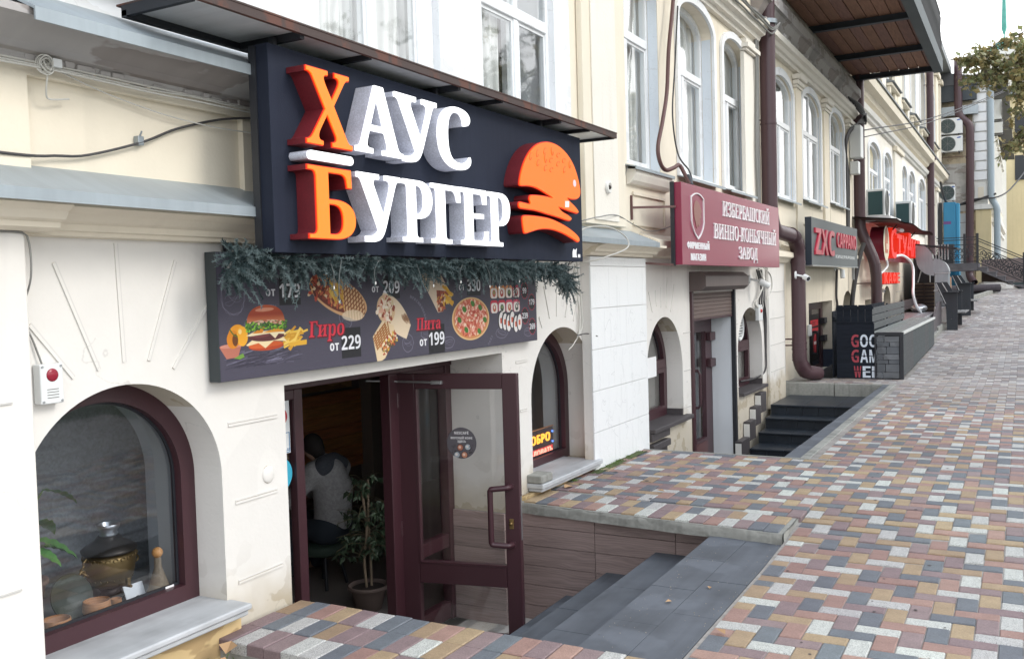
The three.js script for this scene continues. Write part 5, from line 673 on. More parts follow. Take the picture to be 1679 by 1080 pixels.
{
  const x = 3.0, z = -0.47, t = thing('samovar', 'old brass samovar with ornate handles behind the arched window', 'samovar', [x, 0.105, z]);
  P(t, 'body', lathe([[0, 0.18], [0.07, 0.18], [0.095, 0.2], [0.112, 0.25], [0.12, 0.31], [0.112, 0.345], [0, 0.35]], x, 0, z, 32), M.brass); P(t, 'base', merge(rb(x - 0.07, x + 0.07, 0.106, 0.125, z - 0.07, z + 0.07, 0.005), lathe([[0, 0.125], [0.06, 0.125], [0.045, 0.15], [0.06, 0.179], [0, 0.179]], x, 0, z)), M.brassDark);
  P(t, 'lid', lathe([[0.125, 0.346], [0.128, 0.36], [0.1, 0.38], [0.065, 0.4], [0.05, 0.42], [0, 0.42]], x, 0, z, 28), M.brassDark); P(t, 'crown', lathe([[0.04, 0.421], [0.045, 0.43], [0.038, 0.44], [0.052, 0.46], [0.056, 0.475], [0.046, 0.475], [0.03, 0.43]], x, 0, z, 24), M.steel);
  for (const s of [-1, 1]) { const q = [0, 1, 2, 3, 4, 5, 6].map((i) => [x + s * (0.12 + 0.035 * Math.sin(i * 0.52)), 0.25 + 0.014 * i, z + 0.01 * Math.sin(i * 2)]); P(t, 'handle', merge(tube(q, 0.006, 20, 6), new THREE.TorusGeometry(0.015, 0.005, 6, 14).translate(x + s * 0.15, 0.27, z)), M.brass); } P(t, 'tap', merge(rod([x - 0.02, 0.2, z + 0.1], [x - 0.02, 0.2, z + 0.17], 0.008), rb(x - 0.03, x - 0.01, 0.2, 0.24, z + 0.14, z + 0.16, 0.004)), M.brass);
  const o = []; for (let r = 0; r < 2; r++) for (let i = 0; i < 22; i++) { const a = i / 22 * 6.283; o.push(new THREE.TorusGeometry(0.01, 0.0025, 4, 10, 4).rotateY(-a + 1.57).translate(x + (r ? 0.102 : 0.121) * Math.cos(a), r ? 0.225 : 0.32, z + (r ? 0.102 : 0.121) * Math.sin(a))); } P(t, 'ornament', merge(o), M.brass);
  const b = thing('corked_bottle', 'conical woven bottle with an orange ball stopper in the window', 'bottle', [3.13, 0.105, -0.29]); P(b, 'flask', lathe([[0, 0.106], [0.062, 0.106], [0.06, 0.125], [0.035, 0.2], [0.018, 0.25], [0.016, 0.3], [0, 0.3]], 3.13, 0, -0.29), mat(0.24, 0.18, 0.12, 0.8, { map: T.cloth })); P(b, 'stopper', new THREE.SphereGeometry(0.026, 18, 12).translate(3.13, 0.322, -0.29), mat(0.6, 0.28, 0.09, 0.5)); P(b, 'label', bx(3.115, 3.165, 0.125, 0.165, -0.228, -0.226), M.whitePaint);
  const bowl = (x, z, r, h, lab, g) => { const q = one('clay_bowl', lab, 'bowl', lathe([[0, 0.106], [r * 0.75, 0.106], [r, 0.106 + h * 0.5], [r * 0.93, 0.106 + h], [r * 0.86, 0.106 + h], [r * 0.86, 0.106 + h * 0.5], [0, 0.12]], x, 0, z, 28), M.clay, false, g); return q; };
  bowl(2.79, -0.3, 0.062, 0.085, 'orange painted clay bowl beside the samovar'); bowl(2.58, -0.29, 0.062, 0.07, 'orange painted clay bowl in the window corner beside the pilaster'); bowl(2.92, -0.335, 0.026, 0.05, 'tiny orange clay cup between the bowl and white card');
  one('price_card', 'small blank white card leaning beside the samovar', 'card', bar([3.05, 0.107, -0.35], [3.05, 0.18, -0.38], 0.11, 0.004), M.whitePaint);
  one('silver_figurine', 'small silver figurine in front of the white card', 'figurine', merge(lathe([[0, 0.106], [0.018, 0.106], [0.006, 0.125], [0.01, 0.15], [0, 0.155]], 3.0, 0, -0.28, 12), rod([2.975, 0.13, -0.28], [3.02, 0.15, -0.28], 0.004)), M.chrome);
  one('glass_dish', 'large dusty green glass dish standing behind the clay bowls', 'dish', lathe([[0, 0], [0.06, 0.004], [0.1, 0.03], [0.125, 0.06], [0.12, 0.062], [0.095, 0.036], [0, 0.012]], 0, 0, 0, 32).scale(0.85, 0.85, 0.85).rotateX(1.25).translate(2.72, 0.2, -0.42), mat(0.045, 0.05, 0.035, 0.5));
  const pl = thing('window_plant', 'leafy green houseplant in brown pot at the window edge', 'plant', [2.6, 0.105, -0.6]); P(pl, 'pot', lathe([[0, 0.106], [0.09, 0.106], [0.13, 0.27], [0.14, 0.27], [0.14, 0.285], [0.12, 0.285], [0, 0.26]], 2.6, 0, -0.6), M.terracotta);
  const lv = [], stq = []; for (let i = 0; i < 12; i++) { const a = i * 2.4, r = rr(0.08, 0.2), e = V(2.6 + r * Math.cos(a), rr(0.38, 0.72), -0.6 + r * 0.7 * Math.sin(a)); stq.push(tube([[2.6, 0.27, -0.6], [lerp(2.6, e.x, 0.3), lerp(0.27, e.y, 0.6), lerp(-0.6, e.z, 0.3)], e.toArray()], 0.005, 8, 5)); lv.push([e, V(Math.cos(a), rr(-0.6, 0.1), Math.sin(a) * 0.7), rr(0.8, 1.2)]); } P(pl, 'stems', merge(stq), mat(0.1, 0.16, 0.05, 0.7)); const bigLeaf = (l, w) => { const g = new THREE.PlaneGeometry(l, 2 * w, 14, 4).rotateX(-Math.PI / 2).translate(l / 2, 0, 0), p = g.attributes.position; for (let i = 0; i < p.count; i++) { const t = p.getX(i) / l, k = Math.pow(Math.sin(Math.PI * Math.pow(t, 0.8)), 0.8), z = p.getZ(i) * k; p.setXYZ(i, p.getX(i), 0.28 * Math.abs(z) - 0.3 * l * t * t + 0.004 * Math.sin(t * 30), z); } g.computeVertexNormals(); return g; };
  for (const [p, d, s] of lv) { const g = bigLeaf(0.19, 0.045), o = new THREE.Object3D(); o.position.copy(p); o.rotation.order = 'YXZ'; o.rotation.y = Math.atan2(-d.z, d.x); o.rotation.z = -0.2; o.scale.setScalar(s); o.updateMatrix(); g.applyMatrix4(o.matrix); P(pl, 'leaf', g, mat(0.1, rr(0.2, 0.28), 0.06, 0.45)); }
}
for (const o of scene.children.slice(before)) o.position.y += 0.06;
// ---------------------------------------------------------------- second window: glowing welcome sign
P(A, 'partition', bx(6.62, 8.6, -0.5, 1.44, -0.8, -0.76), mat(0.42, 0.42, 0.41, 0.9)); P(A, 'blind', (() => { const g = []; for (let i = 0; i < 24; i++) g.push(bx(6.64, 7.15, 0.3 + i * 0.04, 0.325 + i * 0.04, -0.6, -0.57)); return merge(g); })(), mat(0.18, 0.185, 0.19, 0.7));
{
  const t = thing('welcome_sign', 'glowing amber and red welcome sign in the corner of the second window', 'light sign', [7.2, 0.11, -0.31]);
  P(t, 'panel', rb(6.8, 7.545, 0.135, 0.375, -0.335, -0.318, 0.004), mat(0.06, 0.05, 0.055, 0.5)); P(t, 'border', merge(bx(6.8, 7.55, 0.376, 0.383, -0.33, -0.312)), mat(0.5, 0.22, 0.1, 0.6));
  const am = emi(1, 0.36, 0.02, 1.2), re = emi(1, 0.06, 0.02, 1.3); P(t, 'lettering', glyph('ДОБРО', fontSS, 7.0, 7.475, 0.235, 0.335, -0.317, 0.006), am, false, 'amber glowing word'); P(t, 'red_panel', bx(6.84, 7.53, 0.143, 0.212, -0.3178, -0.316), emi(0.8, 0.02, 0.01, 0.5)); P(t, 'lettering', glyph('ПОЖАЛОВАТЬ', fontSS, 6.86, 7.515, 0.152, 0.203, -0.3155, 0.004), emi(1, 0.3, 0.2, 1.3), false, 'red glowing word');
  for (const y of [0.24, 0.33]) P(t, 'blue_lamp', new THREE.SphereGeometry(0.009, 10, 8).translate(7.52, y, -0.312), emi(0.1, 0.25, 1, 1.2));
}
one('concrete_chunk', 'grey concrete chunk lying on the second window sill', 'stone', rb(6.42, 6.62, 0.0965, 0.16, -0.02, 0.13, 0.012), M.concrete);
// ---------------------------------------------------------------- small fittings on the burger house wall
{
  const t = thing('alarm_box', 'white alarm box with a dark red round lamp beside the arched window', 'alarm', [2.38, 1.2, 0.02]);
  P(t, 'case', rb(2.325, 2.425, 1.205, 1.362, 0.004, 0.05, 0.006, 2), M.plastic); P(t, 'lamp', new THREE.SphereGeometry(0.026, 20, 10, 0, 6.3, 0, 1.57).scale(1, 0.35, 1).rotateX(Math.PI / 2).translate(2.377, 1.318, 0.05), mat(0.26, 0.012, 0.03, 0.25));
  const lines = []; for (let i = 0; i < 4; i++) lines.push(bx(2.352, 2.402, 1.228 + i * 0.011, 1.231 + i * 0.011, 0.0505, 0.0513)); P(t, 'caption', merge(lines), M.cableGrey); for (const [x, y] of [[2.335, 1.352], [2.415, 1.352], [2.335, 1.215], [2.415, 1.215]]) P(t, 'screw', new THREE.CylinderGeometry(0.005, 0.005, 0.003, 8).rotateX(1.57).translate(x, y, 0.0515), M.steel);
}
one('alarm_wire', 'thin grey wire running up the wall from the alarm box', 'wire', tube([[2.355, 1.363, 0.02], [2.33, 1.45, 0.012], [2.29, 1.56, 0.014], [2.27, 1.7, 0.104], [2.265, 1.84, 0.106], [2.22, 1.868, 0.108], [2.0, 1.862, 0.11]], 0.004, 30, 5), M.cableGrey);
{
  const c = []; for (let k = 0; k < 7; k++) c.push(new THREE.TorusGeometry(rr(0.022, 0.036), 0.0028, 5, 26).rotateX(rr(-0.5, 0.5)).rotateY(rr(-0.5, 0.5)).translate(2.38 + rr(-0.008, 0.008), 2.515 + rr(-0.008, 0.008), 0.1)); c.push(tube([[2.385, 2.48, 0.1], [2.39, 2.43, 0.08], [2.405, 2.4, 0.06], [2.43, 2.395, 0.055], [2.51, 2.41, 0.05]], 0.004, 20, 6));
  const t = thing('coiled_cable', 'coil of white cable with a small junction box under the peeling cornice', 'cable', [2.38, 2.5, 0.09]); P(t, 'coil', merge(c), M.cableWhite); P(t, 'junction_box', rb(2.405, 2.445, 2.51, 2.545, 0.085, 0.11, 0.004), M.plastic);
}
one('cornice_cable', 'bundle of thin white cables running along the lower edge of the cornice', 'cable', merge([0, 1, 2].map((k) => tube(range(1.2, 3.6, 0.24).map((x) => [x, 2.52 - 0.012 * k + rr(-0.005, 0.005), 0.085 + 0.008 * k]), 0.0045, 60, 5)), tube([[2.45, 2.5, 0.09], [2.7, 2.46, 0.05], [3.0, 2.42, 0.045], [3.3, 2.405, 0.045], [3.55, 2.4, 0.1]], 0.003, 30, 5)), M.cableWhite);
one('black_cable', 'black cable sagging across the cream upper panel to the signboard', 'cable', tube([[1.3, 2.175, 0.055], [2.22, 2.165, 0.05], [2.45, 2.18, 0.04], [2.6, 2.2, 0.035], [2.87, 2.285, 0.04], [3.1, 2.38, 0.03], [3.42, 2.465, 0.05], [3.75, 2.48, 0.2]], 0.006, 60, 6), M.cableDark);
one('cable_bracket', 'small rusty cable bracket on the cream panel holding the black cable', 'bracket', merge(rb(2.845, 2.875, 2.27, 2.31, 0.0125, 0.045, 0.003), rod([2.86, 2.3, 0.03], [2.86, 2.33, 0.05], 0.004)), M.galv);
// cables right of the signboard
one('looping_cable', 'pale cable looping down from the signboard corner beside the block pilaster', 'cable', merge(tube([[6.72, 2.0, 0.32], [7.0, 2.08, 0.3], [7.4, 2.1, 0.33], [7.75, 2.03, 0.34], [7.72, 1.93, 0.36], [7.4, 1.84, 0.25], [7.3, 1.78, 0.06], [7.36, 1.6, 0.03], [7.42, 1.4, 0.03], [7.4, 1.22, 0.03], [7.36, 1.18, 0.03]], 0.006, 80, 6), tube([[7.3, 1.8, 0.05], [7.4, 1.5, 0.025], [7.44, 1.25, 0.025], [7.3, 1.12, 0.02], [7.2, 1.08, 0.02]], 0.005, 40, 6), tube([[7.34, 1.82, 0.05], [7.44, 1.6, 0.03], [7.47, 1.3, 0.03], [7.42, 1.2, 0.03]], 0.008, 40, 6)), M.cableWhite);
one('twin_wires', 'two dark wires hanging from the signboard corner above the second window', 'wire', merge(tube([[6.7, 1.83, 0.3], [6.95, 1.78, 0.15], [7.2, 1.8, 0.05], [7.35, 1.83, 0.03]], 0.004, 30, 5), tube([[6.4, 1.8, 0.3], [6.7, 1.7, 0.1], [7.0, 1.62, 0.03], [7.25, 1.68, 0.02]], 0.003, 30, 5), tube([[7.36, 1.19, 0.03], [7.5, 1.2, 0.06], [7.62, 1.17, 0.106]], 0.005, 10, 5)), M.cableDark);
one('drooping_wire', 'thin dark wire drooping along the ledge between the two signboards', 'wire', merge(tube([[6.8, 2.12, 0.34], [7.5, 2.2, 0.2], [8.2, 2.26, 0.08], [8.7, 2.2, 0.05], [9.1, 2.15, 0.06], [9.5, 2.2, 0.12], [9.9, 2.33, 0.2]], 0.005, 60, 5), tube([[8.1, 2.35, 0.03], [8.4, 2.5, 0.04], [8.6, 2.75, 0.04]], 0.004, 16, 5)), M.cableGrey);
{ const t = thing('wall_socket', 'round cream wall fitting on the upper pilaster between the signboards', 'wall fitting', [8.05, 2.5, 0.08]); P(t, 'ring', lathe([[0.055, 0], [0.055, 0.02], [0.04, 0.03], [0.034, 0.012], [0, 0.012]], 0, 0, 0, 28).rotateX(1.57).translate(8.0, 2.5, 0.076), M.trim); P(t, 'knob', new THREE.SphereGeometry(0.02, 14, 10).translate(8.0, 2.5, 0.095), M.brassDark); }
{
  const t = thing('conduit_cable', 'thick brown cable hanging in a loop between the upper windows', 'cable', [9.6, 2.7, 0.1]);
  P(t, 'conduit', tube([[9.98, 5.2, 0.1], [9.9, 4.66, 0.1], [9.72, 4.1, 0.1], [9.63, 3.64, 0.1], [9.42, 3.3, 0.12], [9.26, 3.02, 0.12], [9.28, 2.86, 0.13], [9.42, 2.79, 0.14], [9.62, 2.83, 0.16], [9.75, 2.87, 0.18], [9.72, 2.76, 0.25], [9.62, 2.64, 0.34]], 0.022, 120, 8), M.cableBrown); P(t, 'wire', tube([[9.96, 4.6, 0.13], [9.84, 3.9, 0.12], [9.74, 3.4, 0.12], [9.8, 3.0, 0.15], [9.78, 2.8, 0.28], [9.66, 2.64, 0.35]], 0.009, 60, 6), M.cableDark); P(t, 'gland', rod([9.72, 2.74, 0.28], [9.62, 2.625, 0.345], 0.03, 10), M.black);
}
// ---------------------------------------------------------------- wine shop
{
  const t = thing('wine_signboard', 'glossy maroon signboard with silver raised lettering and a shield emblem', 'signboard', [11.2, 1.8, 0.35]);
  P(t, 'box', rb(9.12, 13.37, 1.8, 2.625, 0.306, 0.4, 0.003), M.maroon); P(t, 'back_edge', bx(9.095, 9.118, 1.79, 2.63, 0.29, 0.33), M.black);
  const si = mat(0.85, 0.84, 0.85, 0.3, { metal: 0.25 }), ln = (s, f, x0, x1, y0, y1, m = si, d = 0.014) => P(t, 'lettering', glyph(s, f, x0, x1, y0, y1, 0.4005, d), m);
  ln('ИЗБЕРБАШСКИЙ', fontSR, 10.56, 12.77, 2.36, 2.575); ln('ВИННО-КОНЬЯЧНЫЙ', fontSR, 10.2, 13.14, 2.095, 2.31); ln('ЗАВОД', fontSR, 11.22, 12.1, 1.845, 2.035); ln('ФИРМЕННЫЙ', fontSS, 9.27, 10.03, 1.965, 2.058, M.whitePaint, 0.006); ln('МАГАЗИН', fontSS, 9.38, 9.9, 1.845, 1.92, M.whitePaint, 0.006);
  const sh = (k) => { const s = new THREE.Shape(), cx = 9.63; s.moveTo(cx - 0.22 + k, 2.5 - k * 0.5); s.quadraticCurveTo(cx, 2.6 - k, cx + 0.22 - k, 2.5 - k * 0.5); s.lineTo(cx + 0.22 - k, 2.25); s.quadraticCurveTo(cx + 0.18 - k, 2.14, cx, 2.065 + k * 1.4); s.quadraticCurveTo(cx - 0.18 + k, 2.14, cx - 0.22 + k, 2.25); s.closePath(); return s; };
  const a = sh(0), b = sh(0.016); a.holes.push(new THREE.Path(b.getPoints(12))); P(t, 'shield_emblem', ext(a, 0.012, 0.4005), si);
  P(t, 'animal_head', ext(new THREE.Shape(new THREE.SplineCurve([[9.53, 2.44], [9.6, 2.47], [9.68, 2.45], [9.74, 2.4], [9.78, 2.36], [9.73, 2.34], [9.76, 2.3], [9.7, 2.29], [9.72, 2.24], [9.66, 2.2], [9.64, 2.23], [9.6, 2.18], [9.56, 2.24], [9.52, 2.3], [9.5, 2.38]].map((p) => new THREE.Vector2(...p))).getPoints(60)), 0.005, 0.4005), mat(0.3, 0.13, 0.11, 0.4, { metal: 0.4 }));
  P(t, 'bracket', merge(bar([8.76, 2.37, 0.012], [9.11, 2.38, 0.34], 0.022, 0.022), rb(8.745, 8.775, 2.25, 2.49, 0.003, 0.02, 0.003)), M.cableBrown); P(t, 'bracket', bar([8.95, 1.83, 0.01], [9.11, 1.8, 0.32], 0.022, 0.022), M.cableBrown); P(t, 'bracket', bar([12.9, 2.3, 0.01], [12.9, 2.3, 0.3], 0.03, 0.03), M.cableBrown);
}
{
  const t = thing('roller_shutter', 'brown roller shutter half lowered over the wine shop door', 'shutter', [11.5, 1.17, 0.05]);
  P(t, 'housing', (() => { const g = profileX([[0.004, 1.52], [0.14, 1.52], [0.2, 1.57], [0.2, 1.69], [0.13, 1.745], [0.004, 1.745]], 10.55, 12.46); return g; })(), mat(0.13, 0.1, 0.095, 0.45, { map: T.metal }));
  for (let i = 0; i < 7; i++) P(t, 'slat', rb(10.64, 12.38, 1.19 + i * 0.047, 1.236 + i * 0.047, -0.03, -0.012, 0.007, 2), mat(0.14, 0.1, 0.09, 0.5, { metal: 0.2 })); P(t, 'bottom_bar', rb(10.64, 12.38, 1.165, 1.188, -0.034, -0.006, 0.004), M.frame);
  P(t, 'guide_rail', rb(10.555, 10.625, -0.8, 1.518, -0.03, 0.03, 0.005), M.frame); P(t, 'guide_rail', rb(12.39, 12.455, -0.8, 1.518, -0.03, 0.025, 0.005), M.black);
}
{
  const d = new THREE.Group(); d.name = 'door'; A.add(d); const z = -0.3, s = rectPath(THREE.Shape, 10.63, 12.4, -0.8, 1.2); s.holes.push(rectPath(THREE.Path, 10.95, 12.12, -0.42, 0.98));
  P(d, 'leaf', ext(s, 0.06, z - 0.06), M.frame); P(d, 'lower_panel', bx(10.95, 12.12, -0.76, -0.46, z - 0.02, z + 0.006), mat(0.1, 0.035, 0.035, 0.4)); P(d, 'pane', printPlane(10.95, 12.12, -0.42, 0.98, z - 0.04), M.glass); const lm = mat(0.74, 0.78, 0.82, 0.7, { map: T.plaster }); P(d, 'lining', bx(10.602, 10.63, -0.8, 1.5, -0.4, -0.003), lm); P(d, 'lining', bx(12.4, 12.418, -0.8, 1.5, z + 0.001, -0.004), lm);
  P(d, 'reflection_panel', bx(10.9, 12.2, -0.45, 1.0, -0.52, -0.51), mat(0.4, 0.46, 0.5, 0.8)); P(d, 'handle', pipe([[11.6, 0.03, z], [11.6, 0.03, z + 0.08], [11.6, 0.5, z + 0.08], [11.6, 0.5, z]], 0.02, 0.04, 8), M.frame); for (const y of [0.55, 0.9]) P(d, 'hinge', rb(12.16, 12.39, y - 0.05, y + 0.06, z + 0.001, z + 0.06, 0.008), M.frame);  // pale panel added behind the pane, its colour stands in for the glass reflection
}
one('paper_notice', 'white paper notice stuck on the frame of the third window', 'notice', bx(9.3, 9.88, 0.6, 0.82, -0.178, -0.175), M.whitePaint);
{ const t = thing('vent_fan', 'round white louvred vent in the window beside the black steps', 'vent', [13.4, 0.98, -0.2]); P(t, 'ring', new THREE.TorusGeometry(0.18, 0.022, 8, 32).translate(13.42, 0.97, -0.19), M.plastic); for (let i = 0; i < 9; i++) { const y = -0.15 + i * 0.037, w = Math.sqrt(0.175 * 0.175 - y * y); P(t, 'louvre', rb(13.42 - w, 13.42 + w, 0.97 + y - 0.013, 0.97 + y + 0.01, -0.205, -0.18, 0.004), M.plastic); } P(t, 'backing', new THREE.CircleGeometry(0.18, 24).translate(13.42, 0.97, -0.21), M.black); }
function camera0(name, label, x, y, z, m, tx, ty, tz, k = 1) { const t = thing(name, label, 'camera', [x, y, z]); const b = V(x, y, z), d = V(tx, ty, tz).normalize(), e = b.clone().addScaledVector(d, 0.16 * k), f = b.clone().addScaledVector(d, 0.165 * k); P(t, 'body', rod(b.toArray(), e.toArray(), 0.045, 16), m); P(t, 'lens', rod(e.toArray(), f.toArray(), 0.034, 14), M.black); P(t, 'mount', merge(rod(b.toArray(), [x, y + 0.03, z - 0.12], 0.016, 8), rod([x, y + 0.03, z - 0.12], [x, y + 0.03, z - 0.14], 0.06, 16)), m); return t; }
camera0('security_camera', 'white bullet camera with black lens beside the roller shutter', 13.25, 1.62, 0.14, M.plastic, 0.5, -0.5, 0.8); camera0('security_camera', 'white box camera strapped on the brown downpipe beside the black steps', 15.25, 1.67, 0.36, M.whitePaint, -0.5, -0.35, 0.7, 0.6);
{ const t = thing('alarm_box', 'small white alarm box with red lamp beside the black steps', 'alarm', [13.65, 1.1, 0.03]); P(t, 'case', rb(13.55, 13.78, 1.05, 1.28, 0.004, 0.06, 0.01), M.plastic); P(t, 'lamp', new THREE.SphereGeometry(0.03, 12, 8).translate(13.66, 1.19, 0.055), mat(0.5, 0.02, 0.02, 0.3)); }
one('tangled_cables', 'tangle of dark cables running down the wall past the louvred vent window', 'cable', merge([0, 1, 2].map((k) => tube([[13.5 + k * 0.12, 1.78, 0.05], [13.7 + k * 0.08, 1.5, 0.06], [13.62 + 0.1 * k, 1.3, 0.05 + 0.01 * k], [14.02 + 0.05 * k, 1.05, 0.02], [14.08, 0.6, 0.02], [14.02, 0.3, 0.02], [13.85, 0.2, -0.08], [13.3, 0.2, -0.16]], 0.014, 60, 6))), M.cableDark);
one('cable_loops', 'loose pale cable loops beside the bullet camera on the shop wall', 'cable', merge(tube([[13.6, 1.8, 0.05], [13.8, 1.6, 0.07], [13.55, 1.4, 0.06], [13.4, 1.3, 0.04], [13.7, 1.25, 0.05], [13.85, 1.5, 0.05], [13.8, 1.78, 0.05]], 0.014, 60, 6), tube([[13.9, 1.82, 0.05], [14.3, 1.7, 0.06], [14.35, 1.5, 0.06], [14.1, 1.35, 0.04]], 0.008, 30, 5)), M.cableWhite);

// ---------------------------------------------------------------- downpipes
function downpipe(label, pts, r, bands, foot) {
  const t = thing('downpipe', label, 'downpipe', [pts[0][0], 0, pts[0][2]]);
  P(t, 'pipe', pipe(pts, r, r * 1.6, 20), M.brownPipe);
  const rings = []; for (const [p, q] of bands) rings.push(rod([p[0], p[1] - q, p[2]], [p[0], p[1] + q, p[2]], r * 1.06, 20)); P(t, 'collar', merge(rings), M.brownPipe);
  const br = []; for (const [p] of bands) br.push(rod([p[0], p[1] + 0.06, p[2]], [p[0] - 0.02, p[1] + 0.06, 0.0], 0.012, 6)); P(t, 'bracket', merge(br), M.cableBrown);
  for (const [a, b, n] of foot) { const g = []; const A1 = V(...a), B1 = V(...b); for (let i = 0; i < n; i++) { const p = A1.clone().lerp(B1, (i + 0.5) / n), d = B1.clone().sub(A1).normalize().multiplyScalar(0.006); g.push(rod(p.clone().sub(d).toArray(), p.clone().add(d).toArray(), r * 1.05, 20)); } P(t, 'elbow_ribs', merge(g), M.brownPipe); }
  return t;
}
downpipe('thick brown downpipe passing behind the maroon signboard with a kick-out foot', [[13.98, 9.5, 0.14], [13.98, 2.62, 0.14], [14.1, 2.36, 0.16], [15.1, 2.3, 0.24], [15.38, 2.12, 0.24], [15.38, 0.32, 0.24], [15.45, 0.15, 0.3], [15.75, 0.1, 0.46]], 0.112, [[[13.98, 5.3, 0.14], 0.03], [[13.98, 3.9, 0.14], 0.012], [[15.38, 1.9, 0.24], 0.02], [[15.38, 0.62, 0.24], 0.015], [[15.38, 0.52, 0.24], 0.012]], [[[15.38, 0.45, 0.24], [15.38, 0.33, 0.24], 4], [[15.4, 0.27, 0.26], [15.49, 0.14, 0.32], 5], [[14.9, 2.32, 0.23], [15.15, 2.28, 0.24], 6], [[15.28, 2.22, 0.24], [15.38, 2.1, 0.24], 5]]);
downpipe('brown downpipe bending outward between the cream house and the tall house', [[22.4, 9.5, 0.17], [22.4, 2.75, 0.17], [22.4, 2.55, 0.24], [22.4, 2.0, 0.46], [22.4, 1.7, 0.5], [22.4, 0.2, 0.5]], 0.12, [[[22.4, 5.25, 0.17], 0.04], [[22.4, 4.3, 0.17], 0.015], [[22.4, 1.45, 0.5], 0.02]], [[[22.4, 1.95, 0.475], [22.4, 1.65, 0.5], 6]]);
downpipe('tall straight brown downpipe on the far pale house', [[40.3, 10.8, 0.22], [40.3, 0.8, 0.22]], 0.13, [[[40.3, 9, 0.22], 0.03], [[40.3, 6.2, 0.3], 0.05], [[40.3, 4.4, 0.22], 0.03]], []);
downpipe('thick brown downpipe in front of the corner house beside the air conditioners', [[47.9, 11.5, 0.8], [47.9, 8.9, 0.8], [47.9, 8.5, 1.25], [47.9, 8.1, 1.28], [47.9, 1.6, 1.2], [47.6, 1.3, 1.4]], 0.17, [[[47.9, 7, 1.26], 0.04], [[47.9, 4, 1.24], 0.04]], []);
{ const t = thing('grey_downpipe', 'blue-grey downpipe on the street corner of the yellow and white house', 'downpipe', [48.6, 0, 2.1]); P(t, 'pipe', pipe([[48.2, 10.2, 2.1], [48.2, 5.1, 2.1], [48.2, 4.7, 2.33], [48.2, 1.5, 2.33]], 0.14, 0.2, 14), mat(0.3, 0.36, 0.4, 0.5));  }
{ // small rainwater head at the roof edge
  const t = thing('rainwater_head', 'brown rainwater hopper at the roof corner above the balcony', 'rainwater head', [24, 8, 1]); P(t, 'hopper', lathe([[0.1, 7.35], [0.12, 7.9], [0.2, 8.1], [0.22, 8.3], [0.17, 8.3], [0.1, 8.1]], 22.9, 0, 1.95, 14).translate(0, 0.9, 0), M.brownPipe);
}
{ // cable meter box on the second downpipe
  const t = thing('meter_box', 'white electrical box with thick cables on the second downpipe', 'electrical box', [22.1, 4.5, 0.2]); P(t, 'case', rb(21.75, 22.15, 4.25, 4.95, 0.06, 0.3, 0.02), M.plastic); P(t, 'case', rb(21.8, 22.05, 3.9, 4.18, 0.06, 0.24, 0.02), M.plastic);
  const c = []; for (let k = 0; k < 5; k++) c.push(tube([[21.6 - 0.1 * k, 5.5, 0.1], [21.9, 5.2 + 0.04 * k, 0.3], [22.3, 5.25 - 0.05 * k, 0.34], [21.95, 5.0, 0.2], [21.5 - 0.05 * k, 4.6, 0.06], [21.4 + 0.08 * k, 3.8, 0.05], [21.5 + 0.05 * k, 2.6, 0.04]], 0.022, 50, 6)); P(t, 'cables', merge(c), M.cableDark);
}
one('overhead_wires', 'two thin overhead wires crossing from the second downpipe towards the street', 'wire', merge(tube([[22.3, 4.9, 0.3], [30, 6.2, 1.1], [40, 8.4, 2.6], [46, 10.0, 3.8]], 0.014, 40, 4), tube([[22.3, 4.75, 0.3], [30, 6.1, 1.1], [40, 8.35, 2.6], [46, 9.9, 3.8]], 0.012, 40, 4)), M.cableDark);
one('sagging_wire', 'dark wire bundle sagging from the corner house across its street front', 'wire', merge(tube([[48, 4.7, 0.3], [48.05, 5.1, 1.4], [48.1, 5.15, 2.4], [50, 5.9, 3.1], [56, 8.4, 4.4]], 0.035, 40, 5), tube([[44, 5.6, 0.3], [46, 4.9, 0.4], [48, 4.9, 0.9], [48.15, 5.3, 2.3]], 0.05, 40, 5)), M.cableDark);
one('side_conduit', 'pipe-clad cable running down the wall beside the first downpipe', 'cable', merge([0, 1].map((k) => tube([[13.45 + 0.1 * k, 5.1, 0.1], [13.5 + 0.08 * k, 4.3, 0.09], [13.43 + 0.1 * k, 3.4, 0.09], [13.5 + 0.06 * k, 2.65, 0.09]], 0.022, 30, 6))), M.cableGrey);
one('cornice_wires', 'grey cables running along the moulding above the arched upper windows', 'cable', merge([0, 1, 2].map((k) => tube(range(9.5, 13.9, 0.4).map((x) => [x, 5.15 + 0.05 * k + rr(-0.02, 0.02), 0.24]).concat([[14.1, 5.35, 0.3]]), 0.014, 50, 5))), M.cableGrey);
one('bracket_clamp', 'dark clamp with cables at the top of the first downpipe', 'clamp', merge(rod([13.98, 5.32, 0.14], [13.98, 5.38, 0.14], 0.15, 16), bar([13.0, 5.33, 0.15], [13.9, 5.36, 0.15], 0.03, 0.03)), M.galv);
